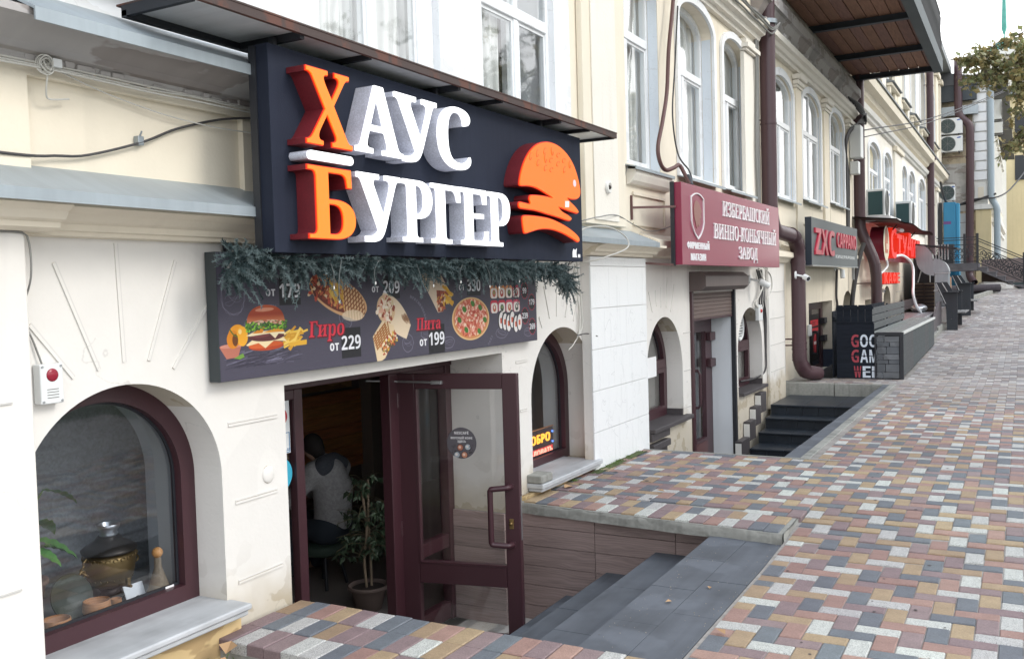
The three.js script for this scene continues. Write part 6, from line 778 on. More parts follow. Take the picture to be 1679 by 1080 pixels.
// ---------------------------------------------------------------- the balcony
{
  const t = thing('balcony', 'wide overhanging balcony with reddish plank underside and dark steel beams', 'balcony', [18.5, 6, 0]);
  const X0 = 14.9, X1 = 22.35, Z1 = 1.84, y = 6.13, pm = [0, 1, 2, 3].map((i) => mat(0.27 + 0.03 * i, 0.145 + 0.015 * i, 0.115 + 0.012 * (i % 2), 0.85, { map: T.wood, ...bump(T.wood, 0.003) }));
  for (let i = 0; i < 9; i++) for (const [a, b] of [[X0, 17.55], [17.55, 20.1], [20.1, X1]]) P(t, 'plank', rb(a + 0.01, b - 0.002, y + rr(-0.012, 0.004), y + 0.05, 0.05 + i * 0.196, 0.05 + (i + 1) * 0.196 - 0.012, 0.006), pick(pm));
  for (const x of [17.55, 20.1, 22.3]) P(t, 'beam', merge(bx(x - 0.06, x + 0.06, y - 0.13, y - 0.115, 0.02, Z1 - 0.02), bx(x - 0.012, x + 0.012, y - 0.114, y - 0.014, 0.02, Z1 - 0.02)), mat(0.035, 0.045, 0.06, 0.6)); P(t, 'beam', bx(X0 - 0.1, X0 + 0.02, y - 0.1, y + 0.08, 0.0, Z1), M.flash);
  P(t, 'fascia', merge(bx(X0 - 0.1, X1 + 0.05, y - 0.15, y - 0.13, Z1 - 0.13, Z1 + 0.05), bx(X0 - 0.1, X1 + 0.05, y - 0.129, y + 0.14, Z1 + 0.03, Z1 + 0.05)), mat(0.075, 0.1, 0.11, 0.6, { map: T.metal })); P(t, 'deck', bx(X0 - 0.08, X1 + 0.03, y + 0.06, y + 0.13, 0.003, Z1 + 0.02), M.concrete);
  const bal = []; for (let x = X0; x < X1; x += 0.14) { const q = [[x, y + 0.2, Z1], [x + 0.05, y + 0.45, Z1 + 0.02], [x - 0.03, y + 0.7, Z1], [x + 0.04, y + 1.0, Z1 + 0.01]]; bal.push(tube(q, 0.018, 10, 4)); for (const h of [0.35, 0.65, 0.9]) bal.push(new THREE.TorusGeometry(0.06, 0.016, 4, 10).translate(x + 0.06, y + h, Z1)); }
  for (const h of [0.16, 0.52, 1.05]) bal.push(bx(X0, X1, y + h, y + h + 0.04, Z1 - 0.02, Z1 + 0.02)); for (let z = 0.1; z < Z1; z += 0.14) { bal.push(tube([[X1, y + 0.2, z], [X1, y + 0.6, z + 0.04], [X1, y + 1.0, z]], 0.018, 6, 4)); bal.push(new THREE.TorusGeometry(0.06, 0.016, 4, 10).rotateY(1.57).translate(X1, y + 0.5, z)); } bal.push(bx(X1 - 0.02, X1 + 0.02, y + 1.05, y + 1.09, 0, Z1));
  P(t, 'railing', merge(bal), mat(0.04, 0.042, 0.045, 0.6));
}
// ---------------------------------------------------------------- computer club front
{
  const t = thing('club_signboard', 'dark grey glossy signboard with red raised letters on the cream house', 'signboard', [18, 1.85, 0.35]);
  P(t, 'box', rb(15.68, 20.4, 1.86, 2.63, 0.305, 0.4, 0.004), mat(0.1, 0.115, 0.12, 0.5)); P(t, 'side', bx(15.655, 15.678, 1.86, 2.63, 0.3, 0.4), mat(0.02, 0.03, 0.045, 0.5)); P(t, 'edge', bx(15.68, 20.42, 1.84, 1.858, 0.3, 0.41), M.steel);
  const rd = mat(0.45, 0.02, 0.05, 0.35); P(t, 'lettering', glyph('ZXC', fontSS, 15.85, 17.62, 2.02, 2.47, 0.4005, 0.02, 0.012), rd); P(t, 'lettering', glyph('CAPPANO', fontSS, 17.92, 20.12, 2.19, 2.47, 0.4005, 0.015, 0.01), rd); P(t, 'lettering', glyph('КИБЕРАРЕНА', fontSS, 17.82, 20.02, 2.0, 2.06, 0.4005, 0.006), mat(0.5, 0.52, 0.52, 0.4));
  P(t, 'support', merge(bx(20.46, 20.52, 1.6, 2.6, 0.28, 0.32), bx(20.46, 20.52, 2.56, 2.6, 0.0, 0.3)), M.steel);
  camera0('dome_camera', 'small dome camera hanging under the dark club signboard', 18.9, 1.8, 0.34, M.plastic, 0, -1, 0.05);
  one('door_bell', 'white intercom box beside the narrow black club door', 'intercom', rb(17.22, 17.36, 0.62, 0.82, 0.003, 0.06, 0.012), M.plastic);
  one('wall_pipe', 'dark cable conduit running down the cream wall beside the fence', 'conduit', merge(tube([[20.05, 1.85, 0.05], [20.0, 1.3, 0.04], [20.1, 1.1, 0.04], [19.98, 0.95, 0.04]], 0.025, 30, 6), tube([[22.0, 2.4, 0.3], [21.9, 2.0, 0.2], [21.8, 1.2, 0.08], [21.75, 0.4, 0.06]], 0.05, 30, 6)), M.cableDark);
  const f = thing('black_fence', 'black boarded fence panel with red and white stencilled words beside the planter', 'fence', [16.05, 0, 1]);
  P(f, 'panel', rb(16.03, 16.07, 0.004, 0.895, 0.7, 1.28, 0.004), M.blackPaint); P(f, 'rail', bx(16.02, 16.08, 1.12, 1.17, 0.7, 1.27), M.blackPaint); P(f, 'rail', bx(16.02, 16.08, 0.896, 0.92, 0.7, 1.27), M.blackPaint);
  for (let i = 0; i < 5; i++) P(f, 'board', rb(16.035, 16.055, 0.921, 1.19, 0.705 + i * 0.1125, 0.705 + (i + 1) * 0.1125 - 0.014, 0.003), M.blackPaint);
  const side = thing('side_fence', 'black boarded fence running behind the grey bench along the house', 'fence', [20, 0, 0.7]); for (let i = 0; i < 26; i++) P(side, 'board', rb(16.1 + i * 0.25, 16.33 + i * 0.25, 0.01, 1.09, 0.62, 0.64, 0.004), M.blackPaint); P(side, 'rail', bx(16.08, 22.6, 0.95, 1.0, 0.641, 0.67), M.blackPaint);
  const st = (s, z0, z1, y0, y1, m) => { const g = new TextGeometry(s, { font: fontSS, size: 1, depth: 0.003, curveSegments: 4 }); g.computeBoundingBox(); const b = g.boundingBox; g.translate(-b.min.x, -b.min.y, 0).scale((z1 - z0) / (b.max.x - b.min.x), (y1 - y0) / (b.max.y - b.min.y), 1).rotateY(-Math.PI / 2).translate(16.0285, y0, z0); P(f, 'stencil_letter', g, m); };
  const R = mat(0.36, 0.05, 0.07, 0.7), Wt = mat(0.62, 0.68, 0.76, 0.7);
  [['G', 'OOD', 0.51, 0.715], ['G', 'AME', 0.262, 0.47], ['W', 'ELL', 0.02, 0.205]].forEach(([a, b, y0, y1], i) => { const o = i === 2 ? 0.035 : 0; st(a, 0.93 + o, 1.045 + o, y0, y1, R); [...b].forEach((ch, k) => st(ch, 1.065 + o + k * 0.14, 1.185 + o + k * 0.14, y0, y1, Wt)); });
  for (let k = 0; k < 3; k++) P(f, 'stencil_cut', bx(16.022, 16.0245, 0.61 - k * 0.245, 0.62 - k * 0.245, 0.9, 1.28), M.blackPaint);
}
{ // long planter bench with stone-clad end
  const t = thing('bench_planter', 'long grey plank bench box with stone-clad end and slatted back', 'bench', [19.5, 0, 1.4]);
  P(t, 'end_frame', merge(rb(16.0, 16.05, 0.004, 0.74, 1.285, 1.315, 0.003), rb(15.99, 16.06, 0.004, 0.75, 1.66, 1.72, 0.004), rb(15.99, 16.06, 0.7, 0.75, 1.3155, 1.6595, 0.003)), M.black); P(t, 'core', bx(16.07, 22.3, 0.01, 0.69, 1.3, 1.66), M.blackPaint);
  const sm3 = [0, 1, 2].map((i) => mat(0.12 + 0.025 * i, 0.13 + 0.025 * i, 0.145 + 0.025 * i, 0.85, { map: T.slate, ...bump(T.slate, 0.012) })); let y = 0.012; const hs = [0.1, 0.13, 0.07, 0.09, 0.12, 0.07, 0.1]; hs.forEach((h, r) => { const c = 1.4 + 0.13 * ((r * 0.37) % 1); for (const [a, b] of [[1.318, c], [c, 1.658]]) P(t, 'stone', rb(16.0 + rr(-0.006, 0.006), 16.05, y + 0.003, y + h * 0.995, a + 0.003, b - 0.003, 0.008, 2), pick(sm3)); y += h * 0.995; });
  for (let i = 0; i < 14; i++) { const a = 16.07 + i * 0.445; P(t, 'side_board', bar([a + 0.003, 0.36 + yS(a) * 0.5, 1.675 - 0.001 * i], [a + 0.439, 0.36 + yS(a + 0.44) * 0.5, 1.675 - 0.001 * i], 0.03, 0.66 - yS(a + 0.2)), M.blackPaint).material = mat(0.075 + rr(-0.01, 0.01), 0.085, 0.09, 0.8, { map: T.wood }); }
  for (let i = 0; i < 5; i++) P(t, 'seat_slat', rb(16.06, 22.3, 0.715, 0.74, 1.2 + i * 0.092, 1.2 + (i + 1) * 0.092 - 0.012, 0.004), mat(0.26, 0.28, 0.27, 0.5, { map: T.wood })); P(t, 'seat_edge', rb(16.06, 22.32, 0.7, 0.745, 1.662, 1.7, 0.006), mat(0.6, 0.62, 0.6, 0.5));
  for (let i = 0; i < 3; i++) P(t, 'back_slat', rb(16.3, 21.2, 0.765 + i * 0.125, 0.875 + i * 0.125, 1.175, 1.198, 0.004), mat(0.11, 0.12, 0.125, 0.7, { map: T.wood })); for (const x of [16.25, 18.7, 21.15]) P(t, 'post', bx(x - 0.03, x + 0.03, 0.3, 1.15, 1.14, 1.173), M.black);
}
{ // stainless counter behind the bench
  const t = thing('steel_counter', 'low stainless counter with a dark slope board behind the grey bench', 'counter', [25, 0, 1]); P(t, 'top', rb(22.6, 27.5, 0.62, 0.68, 0.6, 1.35, 0.01), M.steel); P(t, 'front', bx(22.62, 27.4, 0.02, 0.619, 1.3, 1.33), M.galv); P(t, 'end', bx(22.62, 22.65, 0.02, 0.619, 0.6, 1.299), M.galv);
  one('dark_ramp', 'dark brown sloping side board beside the steel counter and kerb', 'board', ext(shape([[23.4, 0.12], [27.8, 0.2], [27.8, 0.95], [26.9, 0.95]]), 0.04, 1.4), mat(0.1, 0.085, 0.095, 0.6, { map: T.wood }));
  one('dark_beam', 'dark brown plank rail running behind the steel counter', 'plank', rb(23.5, 34, 0.72, 0.98, 0.42, 0.5, 0.01), mat(0.09, 0.06, 0.065, 0.7, { map: T.wood }));
}
// ---------------------------------------------------------------- red restaurant signs, air conditioners, ducts
const redGlow = emi(1, 0.02, 0.01, 0.3, [0.3, 0.01, 0.01]), redGlow2 = emi(1, 0.03, 0.008, 0.26, [0.3, 0.02, 0.01]), darkRed = mat(0.2, 0.012, 0.03, 0.45);
{
  const t = thing('red_letter_sign', 'glowing red raised letters with an oval cream emblem under a thin canopy', 'signboard', [26, 2.1, 0.5]);
  P(t, 'emblem_box', (() => { const g = new THREE.CylinderGeometry(0.5, 0.5, 0.5, 40).rotateX(Math.PI / 2); g.scale(1.0, 0.78, 0.6).translate(23.6, 2.43, 0.42); return g; })(), darkRed);
  P(t, 'emblem_face', new THREE.CircleGeometry(0.52, 40).scale(1, 0.78, 1).translate(23.6, 2.43, 0.575), mat(0.72, 0.66, 0.48, 0.4)); P(t, 'emblem_figure', merge(new THREE.CircleGeometry(0.3, 5).translate(23.6, 2.55, 0.58), bx(23.38, 23.82, 2.2, 2.45, 0.576, 0.584)), mat(0.5, 0.16, 0.08, 0.5)); P(t, 'emblem_figure', bx(23.5, 23.7, 2.28, 2.42, 0.585, 0.59), mat(0.75, 0.65, 0.5, 0.5));
  P(t, 'back_panel', bx(24.1, 31.5, 2.05, 2.25, 0.28, 0.32), darkRed);
  const ws = [...'Студия']; ws.forEach((ch, i) => { const x0 = 24.3 + i * 1.2; const s = P(t, 'letter', glyph(ch, fontSS, x0, x0 + 1.1, i ? 2.2 : 2.1, i === 0 ? 2.85 : i === 3 ? 2.85 : 2.72, 0.33, 0.26), redGlow2); P(s, 'letter_face', glyph(ch, fontSS, x0, x0 + 1.1, i ? 2.2 : 2.1, i === 0 ? 2.85 : i === 3 ? 2.85 : 2.72, 0.591, 0.01), redGlow); });
  const c = thing('thin_canopy', 'thin warped dark red canopy above the glowing red letters', 'canopy', [26, 2.9, 0.5]); P(c, 'sheet', (() => { const g = new THREE.PlaneGeometry(9.5, 0.95, 20, 4).rotateX(-Math.PI / 2).translate(26.8, 2.98, 0.5), p = g.attributes.position; for (let i = 0; i < p.count; i++) p.setY(i, 2.98 - 0.1 * (p.getZ(i) - 0.02) + 0.03 * Math.sin(p.getX(i) * 1.3)); g.computeVertexNormals(); return merge(g, g.clone().translate(0, 0.03, 0)); })(), M.rust); P(c, 'strut', merge(bar([24.6, 2.1, 0.02], [24.6, 2.9, 0.7], 0.03, 0.03), bar([29, 2.1, 0.02], [29, 2.9, 0.7], 0.03, 0.03)), M.black);
  const d = thing('spotlight', 'small white spotlight above the glowing red letters', 'lamp', [25.6, 2.85, 0.6]); P(d, 'head', rod([25.6, 2.83, 0.62], [25.75, 2.8, 0.7], 0.05, 12), M.whitePaint); P(d, 'arm', rod([25.6, 2.83, 0.62], [25.5, 2.9, 0.4], 0.015, 6), M.whitePaint);
  const s = thing('small_red_sign', 'small glowing red sign low on the pale wall beside the second downpipe', 'signboard', [25.3, 1.45, 0.4]); P(s, 'case', rb(23.5, 26.9, 1.46, 1.76, 0.25, 0.44, 0.01), darkRed); [...'КАФЕ'].forEach((ch, i) => P(s, 'letter', glyph(ch, fontSS, 23.6 + i * 0.82, 24.3 + i * 0.82, 1.48, 1.75, 0.442, 0.08), redGlow2)); P(s, 'glow_panel', bx(23.55, 26.85, 1.48, 1.74, 0.4405, 0.4415), redGlow);
  camera0('security_camera', 'white camera below the small red sign on the pale wall', 26, 1.32, 0.1, M.plastic, -0.3, -0.2, 0.8);
}
function acUnit(label, x, y, z, turn, w = 0.85, h = 0.58, dd = 0.32, group) { // outdoor unit, front along +z
  const t = thing('air_conditioner', label, 'air conditioner', [x, y, z], group); const L = (n, g, m) => { const me = new THREE.Mesh(uvBox(g), m); me.name = n; me.castShadow = me.receiveShadow = true; t.add(me); return me; };
  L('case', rb(-w / 2, w / 2, 0, h, -dd, 0, 0.02), M.plastic); L('fan_recess', new THREE.CircleGeometry(h * 0.43, 32).translate(-w * 0.16, h / 2, 0.003), mat(0.03, 0.06, 0.065, 0.5)); const g = []; for (let i = 1; i < 8; i++) g.push(new THREE.TorusGeometry(h * 0.43 * i / 8, 0.004, 4, 32).translate(-w * 0.16, h / 2, 0.012)); for (let i = 0; i < 8; i++) { const a = i * 0.785; g.push(rod([-w * 0.16, h / 2, 0.012], [-w * 0.16 + h * 0.43 * Math.cos(a), h / 2 + h * 0.43 * Math.sin(a), 0.012], 0.005, 4)); } g.push(new THREE.TorusGeometry(h * 0.45, 0.014, 6, 40).translate(-w * 0.16, h / 2, 0.006)); L('grille', merge(g), M.cableGrey); L('badge', new THREE.CircleGeometry(0.06, 20).scale(1.5, 0.5, 1).rotateZ(0.15).translate(w * 0.34, h * 0.86, 0.004), mat(0.03, 0.09, 0.35, 0.4)); L('bracket', merge(bx(-w * 0.35, -w * 0.31, -0.05, -0.001, -dd - 0.15, 0.05), bx(w * 0.31, w * 0.35, -0.05, -0.001, -dd - 0.15, 0.05)), M.cableDark);
  t.rotation.y = turn; return t;
}
const acg = 'outdoor units on the end wall of the pale house';
acUnit('upper of two stacked white air conditioners beside the corner house downpipe', 47.75, 8.1, 0.5, -Math.PI / 2, 0.95, 0.72, 0.4); acUnit('lower of two stacked white air conditioners beside the corner house downpipe', 47.75, 7.3, 0.5, -Math.PI / 2, 0.95, 0.72, 0.4);
acUnit('white air conditioner on a long bracket beside the second downpipe', 24.1, 3.05, 0.55, 0, 0.95, 0.66, 0.42); acUnit('white air conditioner above the red sign canopy', 29.6, 3.05, 0.6, 0, 1.2, 0.74, 0.42);
{ const s = (x, y, z, h, w) => { const t = thing('unit_grille', x < 26 ? 'dark green side grille of the bracketed air conditioner' : 'dark green side grille of the air conditioner above the red canopy', 'grille', [x, y, z]); P(t, 'mesh', bx(x, x + 0.01, y, y + h, z - w, z), mat(0.02, 0.06, 0.065, 0.6)); P(t, 'rim', merge(bx(x - 0.005, x + 0.012, y - 0.03, y, z - w - 0.03, z + 0.03), bx(x - 0.005, x + 0.012, y + h, y + h + 0.03, z - w - 0.03, z + 0.03)), M.plastic); }; s(23.6, 3.1, 0.5, 0.55, 0.32); s(28.98, 3.1, 0.54, 0.62, 0.34); }
acUnit('small white louvred unit above the blue cabinet', 46.6, 5.0, 0.45, -Math.PI / 2, 0.5, 0.7, 0.3);
acUnit('white air conditioner high on the street front of the corner house', 53, 8.6, 2.5, 0, 0.9, 0.65, 0.4); acUnit('boxy white unit under the eaves of the corner house', 50.4, 8.9, 2.5, 0, 0.8, 0.9, 0.4);
one('unit_bracket', 'long white steel bracket bar carrying an air conditioner past the second downpipe', 'bracket', merge(bar([22.7, 2.92, -0.1], [22.7, 2.98, 0.75], 0.06, 0.1), bar([22.7, 2.98, 0.75], [25.2, 3.02, 0.7], 0.05, 0.06), bar([25.0, 3.0, 0.0], [25.0, 3.0, 0.7], 0.05, 0.05)), M.whitePaint);
{
  const t = thing('ventilation_duct', 'large galvanised ventilation duct stepping down beside the wooden crates', 'duct', [31, 0.7, 0.9]); const sq = (pts, w, z) => ext(shape(pts), w, z);
  const elbow = (cx, cy, r0, r1, a0, a1) => { const s = new THREE.Shape(); s.absarc(cx, cy, r1, a0, a1, a1 < a0); s.absarc(cx, cy, r0, a1, a0, a1 > a0); s.closePath(); return s; };
  const zy = (s, x) => new THREE.ExtrudeGeometry(s, { depth: 0.5, bevelEnabled: false, curveSegments: 14 }).rotateY(-Math.PI / 2).translate(x + 0.5, 0, 0);
  P(t, 'elbow', zy(elbow(0.6, 2.13, 0.0, 0.46, Math.PI / 2, 0), 30), M.galv); P(t, 'elbow', zy(elbow(1.1, 2.13, 0.04, 0.48, Math.PI, Math.PI * 1.5), 30), M.galv); P(t, 'elbow', zy(elbow(1.09, 1.74, 0.0, 0.4, Math.PI / 2, 0), 30.02), M.galv); P(t, 'riser', rb(30.02, 30.5, 0.75, 1.735, 1.1, 1.485, 0.02), M.galv); P(t, 'flange', rb(30.0, 30.52, 1.7, 1.73, 1.08, 1.5, 0.006), M.steel); P(t, 'flange', rb(30.0, 30.52, 1.2, 1.23, 1.08, 1.5, 0.006), M.steel); P(t, 'foil_wrap', rb(30.0, 30.52, 0.2, 0.74, 1.08, 1.5, 0.03), mat(0.7, 0.72, 0.72, 0.3, { metal: 0.7, ...bump(T.concrete, 0.04) }));
  const rods = []; for (let i = 0; i < 5; i++) rods.push(rod([30.1, 2.1, 1.14 + i * 0.08], [30.1, 2.55, 1.14 + i * 0.08], 0.012, 5)); P(t, 'hanger', merge(rods), M.steel);
  one('dark_awning', 'dark sloping awning sheet over the galvanised duct', 'awning', bar([30.8, 2.62, 0.3], [30.8, 2.42, 1.7], 1.6, 0.04), M.black);
  one('white_hose', 'white corrugated hose hanging from the red sign down to the counter', 'hose', tube([[25.3, 2.14, 0.5], [26.3, 2.18, 0.65], [27.0, 1.95, 0.8], [26.7, 1.5, 0.85], [26.1, 1.2, 0.9], [26.3, 0.9, 0.95], [26.9, 0.7, 1.0]], 0.035, 80, 8), M.whitePaint); one('power_cable', 'white cord curling below the oval emblem', 'cord', tube([[23.8, 2.05, 0.55], [23.85, 1.9, 0.56], [23.6, 1.78, 0.5], [23.3, 1.7, 0.45]], 0.025, 24, 6), M.whitePaint);
}
{ // dark slatted stand
  const m = mat(0.035, 0.024, 0.023, 0.7, { map: T.wood }), t = thing('slatted_stand', 'dark slatted wooden stand between the white hose and the galvanised duct', 'stand', [31.6, 0.3, 0.7]); for (let i = 0; i < 8; i++) for (const [a, b] of [[0.42, 0.68], [0.7, 0.98]]) P(t, 'slat', rb(31.5, 31.53, 0.55 + i * 0.11, 0.635 + i * 0.11, a, b, 0.004), m); P(t, 'body', bx(31.56, 32.2, 0.2, 1.42, 0.42, 0.98), mat(0.2, 0.15, 0.1, 0.9)); P(t, 'front_post', bx(31.495, 31.555, 0.3, 1.45, 0.684, 0.696), m);
  const k = thing('dark_shelter', 'dark open kitchen shelter with black posts behind the white hose', 'shelter', [29, 0, 0.4]); P(k, 'back', bx(32.5, 38, 0.0, 2.4, 0.3, 0.34), M.black); P(k, 'post', bx(32.3, 32.36, 0.0, 2.4, 0.36, 0.42), M.black); P(k, 'post', bx(32.3, 32.36, 0, 2.4, 1.02, 1.08), M.black); P(k, 'rail', bx(32.3, 32.36, 1.5, 1.56, 0.43, 1.01), M.black); P(k, 'end_panel', bx(32.4, 32.45, 0.2, 2.3, 0.42, 1.1), M.black); P(k, 'strut', rod([32.3, 1.45, 0.45], [32.3, 2.0, 0.6], 0.02), M.steel); P(k, 'strut', rod([32.3, 1.45, 0.8], [32.3, 2.0, 0.8], 0.02), M.steel);
  one('foil_bag', 'crumpled grey bag on the counter below the dark stand', 'bag', (() => { const g = new THREE.SphereGeometry(0.3, 20, 14).scale(1.3, 0.35, 0.7), p = g.attributes.position; for (let i = 0; i < p.count; i++) p.setY(i, p.getY(i) + 0.06 * (fbm(md(p.getX(i), 1), md(p.getZ(i), 1), 6, 6, 2, 77) - 0.5)); g.computeVertexNormals(); return g.translate(27.6, 0.78, 0.9); })(), M.steel);
}
// ---------------------------------------------------------------- benches with winged side panels
{
  const t = thing('wing_bench', 'black bench with winged side panels and wine glass cut-out nearest the grey bench', 'bench', [27.6, yS(28), 1.6], 'black winged benches');
  const y = yS(28); const pnl = (x) => { const s = shape([[-1.6, y], [-1.82, y], [-1.82, y + 0.98], [-2.0, y + 0.98], [-1.86, y + 0.985], [-1.5, y + 0.985], [-1.33, y + 1.24], [-1.2, y + 1.24], [-1.6, y + 0.5]].map(([a, b]) => [-a - 0, b])); return s; };
  const side = (x) => { const s = shape([[1.58, y], [1.84, y], [1.84, y + 1.0], [1.62, y + 1.0], [1.46, y + 1.27], [1.3, y + 1.27], [1.56, y + 0.62]]); const h = new THREE.Path(); h.absellipse(1.71, y + 0.56, 0.04, 0.09, 0, 6.28, true); s.holes.push(h); const h2 = rectPath(THREE.Path, 1.705, 1.715, y + 0.3, y + 0.45); s.holes.push(h2); const h3 = rectPath(THREE.Path, 1.68, 1.74, y + 0.285, y + 0.295); s.holes.push(h3); return new THREE.ExtrudeGeometry(s, { depth: 0.05, bevelEnabled: false }).rotateY(-Math.PI / 2).translate(x + 0.05, 0, 0); };
  const bm = mat(0.03, 0.036, 0.045, 0.55);
  P(t, 'side_panel', side(27.6), bm); P(t, 'side_panel', side(29.6), bm); P(t, 'armrest', merge(bx(27.45, 27.75, y + 1.001, y + 1.02, 1.5, 1.86), bx(29.5, 29.75, y + 1.0, y + 1.02, 1.5, 1.86)), bm);
  for (let i = 0; i < 4; i++) P(t, 'seat_slat', rb(27.66, 29.6, y + 0.44, y + 0.475, 1.6 + i * 0.11, 1.695 + i * 0.11, 0.005), mat(0.25, 0.25, 0.25, 0.6, { map: T.wood })); for (let i = 0; i < 4; i++) P(t, 'back_slat', bar([27.66, y + 0.62 + i * 0.16, 1.56 - i * 0.06], [29.6, y + 0.62 + i * 0.16, 1.56 - i * 0.06], 0.02, 0.12), bm);
  P(t, 'trim_strip', merge(bar([27.58, y + 0.7, 1.56], [27.58, y + 1.25, 1.33], 0.02, 0.02), bar([27.58, y + 1.02, 1.6], [27.58, y + 1.26, 1.47], 0.02, 0.02)), M.steel);
  const p0 = t.position.toArray(); copy(t, 'wing_bench', 'black bench with winged side panels farther along the pavement kerb', [32.6, yS(33), 1.69]);
  const bxs = thing('cardboard_box', 'tall brown cardboard box stacked behind the black benches', 'box', [33, 0.9, 0.7]); P(bxs, 'box', rb(34.9, 35.3, 1.0, 2.1, 0.62, 0.98, 0.01), mat(0.4, 0.25, 0.16, 0.85)); P(bxs, 'tape', bx(34.893, 34.898, 1.0, 2.1, 0.78, 0.83), mat(0.5, 0.36, 0.22, 0.4)); P(bxs, 'side_box', rb(35.35, 35.7, 0.8, 1.6, 0.9, 1.2, 0.01), mat(0.36, 0.22, 0.14, 0.85));
}
// ---------------------------------------------------------------- stair, cabinet and things at the far end
{
  const t = thing('far_stair', 'dark stone outdoor stair with platform in front of the yellow corner house', 'stair', [43, 1, 2]);
  const x = 43, m = mat(0.13, 0.125, 0.14, 0.7, { map: T.slate }); P(t, 'platform', rb(x, x + 2, 1.82, 2.15, 0.2, 1.72, 0.01), m);
  const s = shape([[1.725, 2.148], [1.725, 1.85], [3.0, 1.2], [3.4, 1.05], [3.4, 1.2], [3.0, 1.2], [3.0, 1.36], [2.72, 1.36], [2.72, 1.55], [2.4, 1.55], [2.4, 1.75], [2.08, 1.75], [2.08, 1.94], [1.76, 1.94], [1.76, 2.148]]); P(t, 'stringer', new THREE.ExtrudeGeometry(s, { depth: 1.8, bevelEnabled: false }).rotateY(-Math.PI / 2).translate(x + 1.8, 0, 0), m);
  for (let i = 0; i < 5; i++) P(t, 'tread', rb(x - 0.03, x + 1.85, 1.945 - i * 0.196 - (i ? 0.0 : 0), 1.975 - i * 0.196, 1.74 + i * 0.32, 2.1 + i * 0.32, 0.006), mat(0.18, 0.17, 0.185, 0.6)); P(t, 'base', bx(x + 0.1, x + 2, 0.6, 1.3, 2.9, 6), mat(0.06, 0.08, 0.085, 0.7)); P(t, 'side_wall', bx(x + 1.85, x + 2, 1.2, 2.3, 1.8, 6), mat(0.22, 0.17, 0.16, 0.8));
  const r = thing('iron_railing', 'black wrought iron railing with scrolls along the far stone stair', 'railing', [43, 2.1, 2]); const rx = x + 0.05, b = [];
  const bars = (z0, y0, z1, y1) => { for (const h of [0.06, 0.75, 0.95, 1.05]) b.push(bar([rx, y0 + h, z0], [rx, y1 + h, z1], 0.035, 0.035)); };
  for (const [z, y] of [[1.25, 2.15], [1.72, 2.15], [3.4, 1.3]]) P(r, 'post', rb(rx - 0.05, rx + 0.05, y, y + 1.2, z - 0.05, z + 0.05, 0.01), M.black); bars(0.2, 2.15, 1.25, 2.15); bars(1.25, 2.15, 1.72, 2.15); bars(1.72, 2.1, 3.4, 1.25); bars(3.4, 1.25, 6, 1.2); P(r, 'rail', merge(b), M.black);
  const sc = []; const spiral = (z, y, k, f) => { const q = []; for (let i = 0; i <= 30; i++) { const a = i / 30 * 8, rad = k * (1 - i / 36); q.push([rx, y + rad * Math.sin(a), z + f * rad * Math.cos(a)]); } sc.push(tube(q, 0.014, 40, 4)); }; for (let i = 0; i < 12; i++) spiral(0.3 + (i % 6) * 0.19, 2.4 + (i > 5 ? 0.25 : 0), 0.13, i % 2 ? 1 : -1); for (let i = 0; i < 30; i++) { const z = 1.85 + (i % 15) * 0.115; spiral(z, 2.1 - (z - 1.72) * 0.506 + (i > 14 ? 0.52 : 0.25), rr(0.13, 0.2), i % 2 ? 1 : -1); } spiral(1.36, 2.45, 0.14, 1); spiral(1.6, 2.45, 0.14, -1); spiral(1.48, 2.68, 0.16, 1); for (let i = 0; i < 14; i++) spiral(3.5 + i * 0.18, 1.6 + (i % 2) * 0.25, 0.14, i % 2 ? 1 : -1); P(r, 'scrollwork', merge(sc), M.black);
  const c = thing('blue_cabinet', 'tall blue cabinet behind the far railing under the white louvred unit', 'cabinet', [45, 1, 0.8]); P(c, 'body', rb(45.5, 46.3, 1.1, 4.85, 0.3, 0.78, 0.02), mat(0.025, 0.2, 0.36, 0.5)); P(c, 'side_panel', rb(45.6, 46.3, 1.1, 4.8, 0.79, 0.92, 0.02), mat(0.04, 0.27, 0.45, 0.45)); P(c, 'panel_label', bx(45.49, 45.498, 3.9, 4.02, 0.3, 0.6), mat(0.15, 0.05, 0.2, 0.5)); P(c, 'dark_edge', bx(45.48, 45.7, 1.0, 4.85, 0.1, 0.24), M.black);
  one('dark_meter', 'dark grey equipment box mounted in front of the blue cabinet', 'box', merge(rb(44.6, 45.2, 2.0, 3.0, 0.25, 0.75, 0.02), bx(44.58, 44.598, 2.6, 2.85, 0.35, 0.65)), M.black);
  one('pipe_bundle', 'long dark rolled bundle lying on blocks beside the far kerb', 'bundle', merge(rod([40.5, 1.1, 0.6], [41.3, 1.12, 2.55], 0.16, 12), rb(40.7, 40.9, 0.75, 0.98, 1.0, 1.25, 0.02)), mat(0.07, 0.06, 0.07, 0.9, { map: T.concrete })); one('concrete_block', 'pale concrete block under the dark rolled bundle', 'block', rb(40.8, 41.1, 0.75, 0.97, 2.0, 2.25, 0.02), M.concrete);
  one('rubble_heap', 'heap of pale rubble at the foot of the far stair', 'heap', (() => { const g = new THREE.SphereGeometry(0.6, 24, 12, 0, 6.3, 0, 1.57).scale(1.0, 0.5, 1.6), p = g.attributes.position; for (let i = 0; i < p.count; i++) { const k = 1 + 0.5 * (fbm(md(p.getX(i), 1), md(p.getZ(i), 1), 6, 6, 3, 61) - 0.5); p.setXYZ(i, p.getX(i) * k, p.getY(i) * k, p.getZ(i) * k); } g.computeVertexNormals(); return g.translate(43.3, 1.05, 2.35); })(), M.grimy);
}
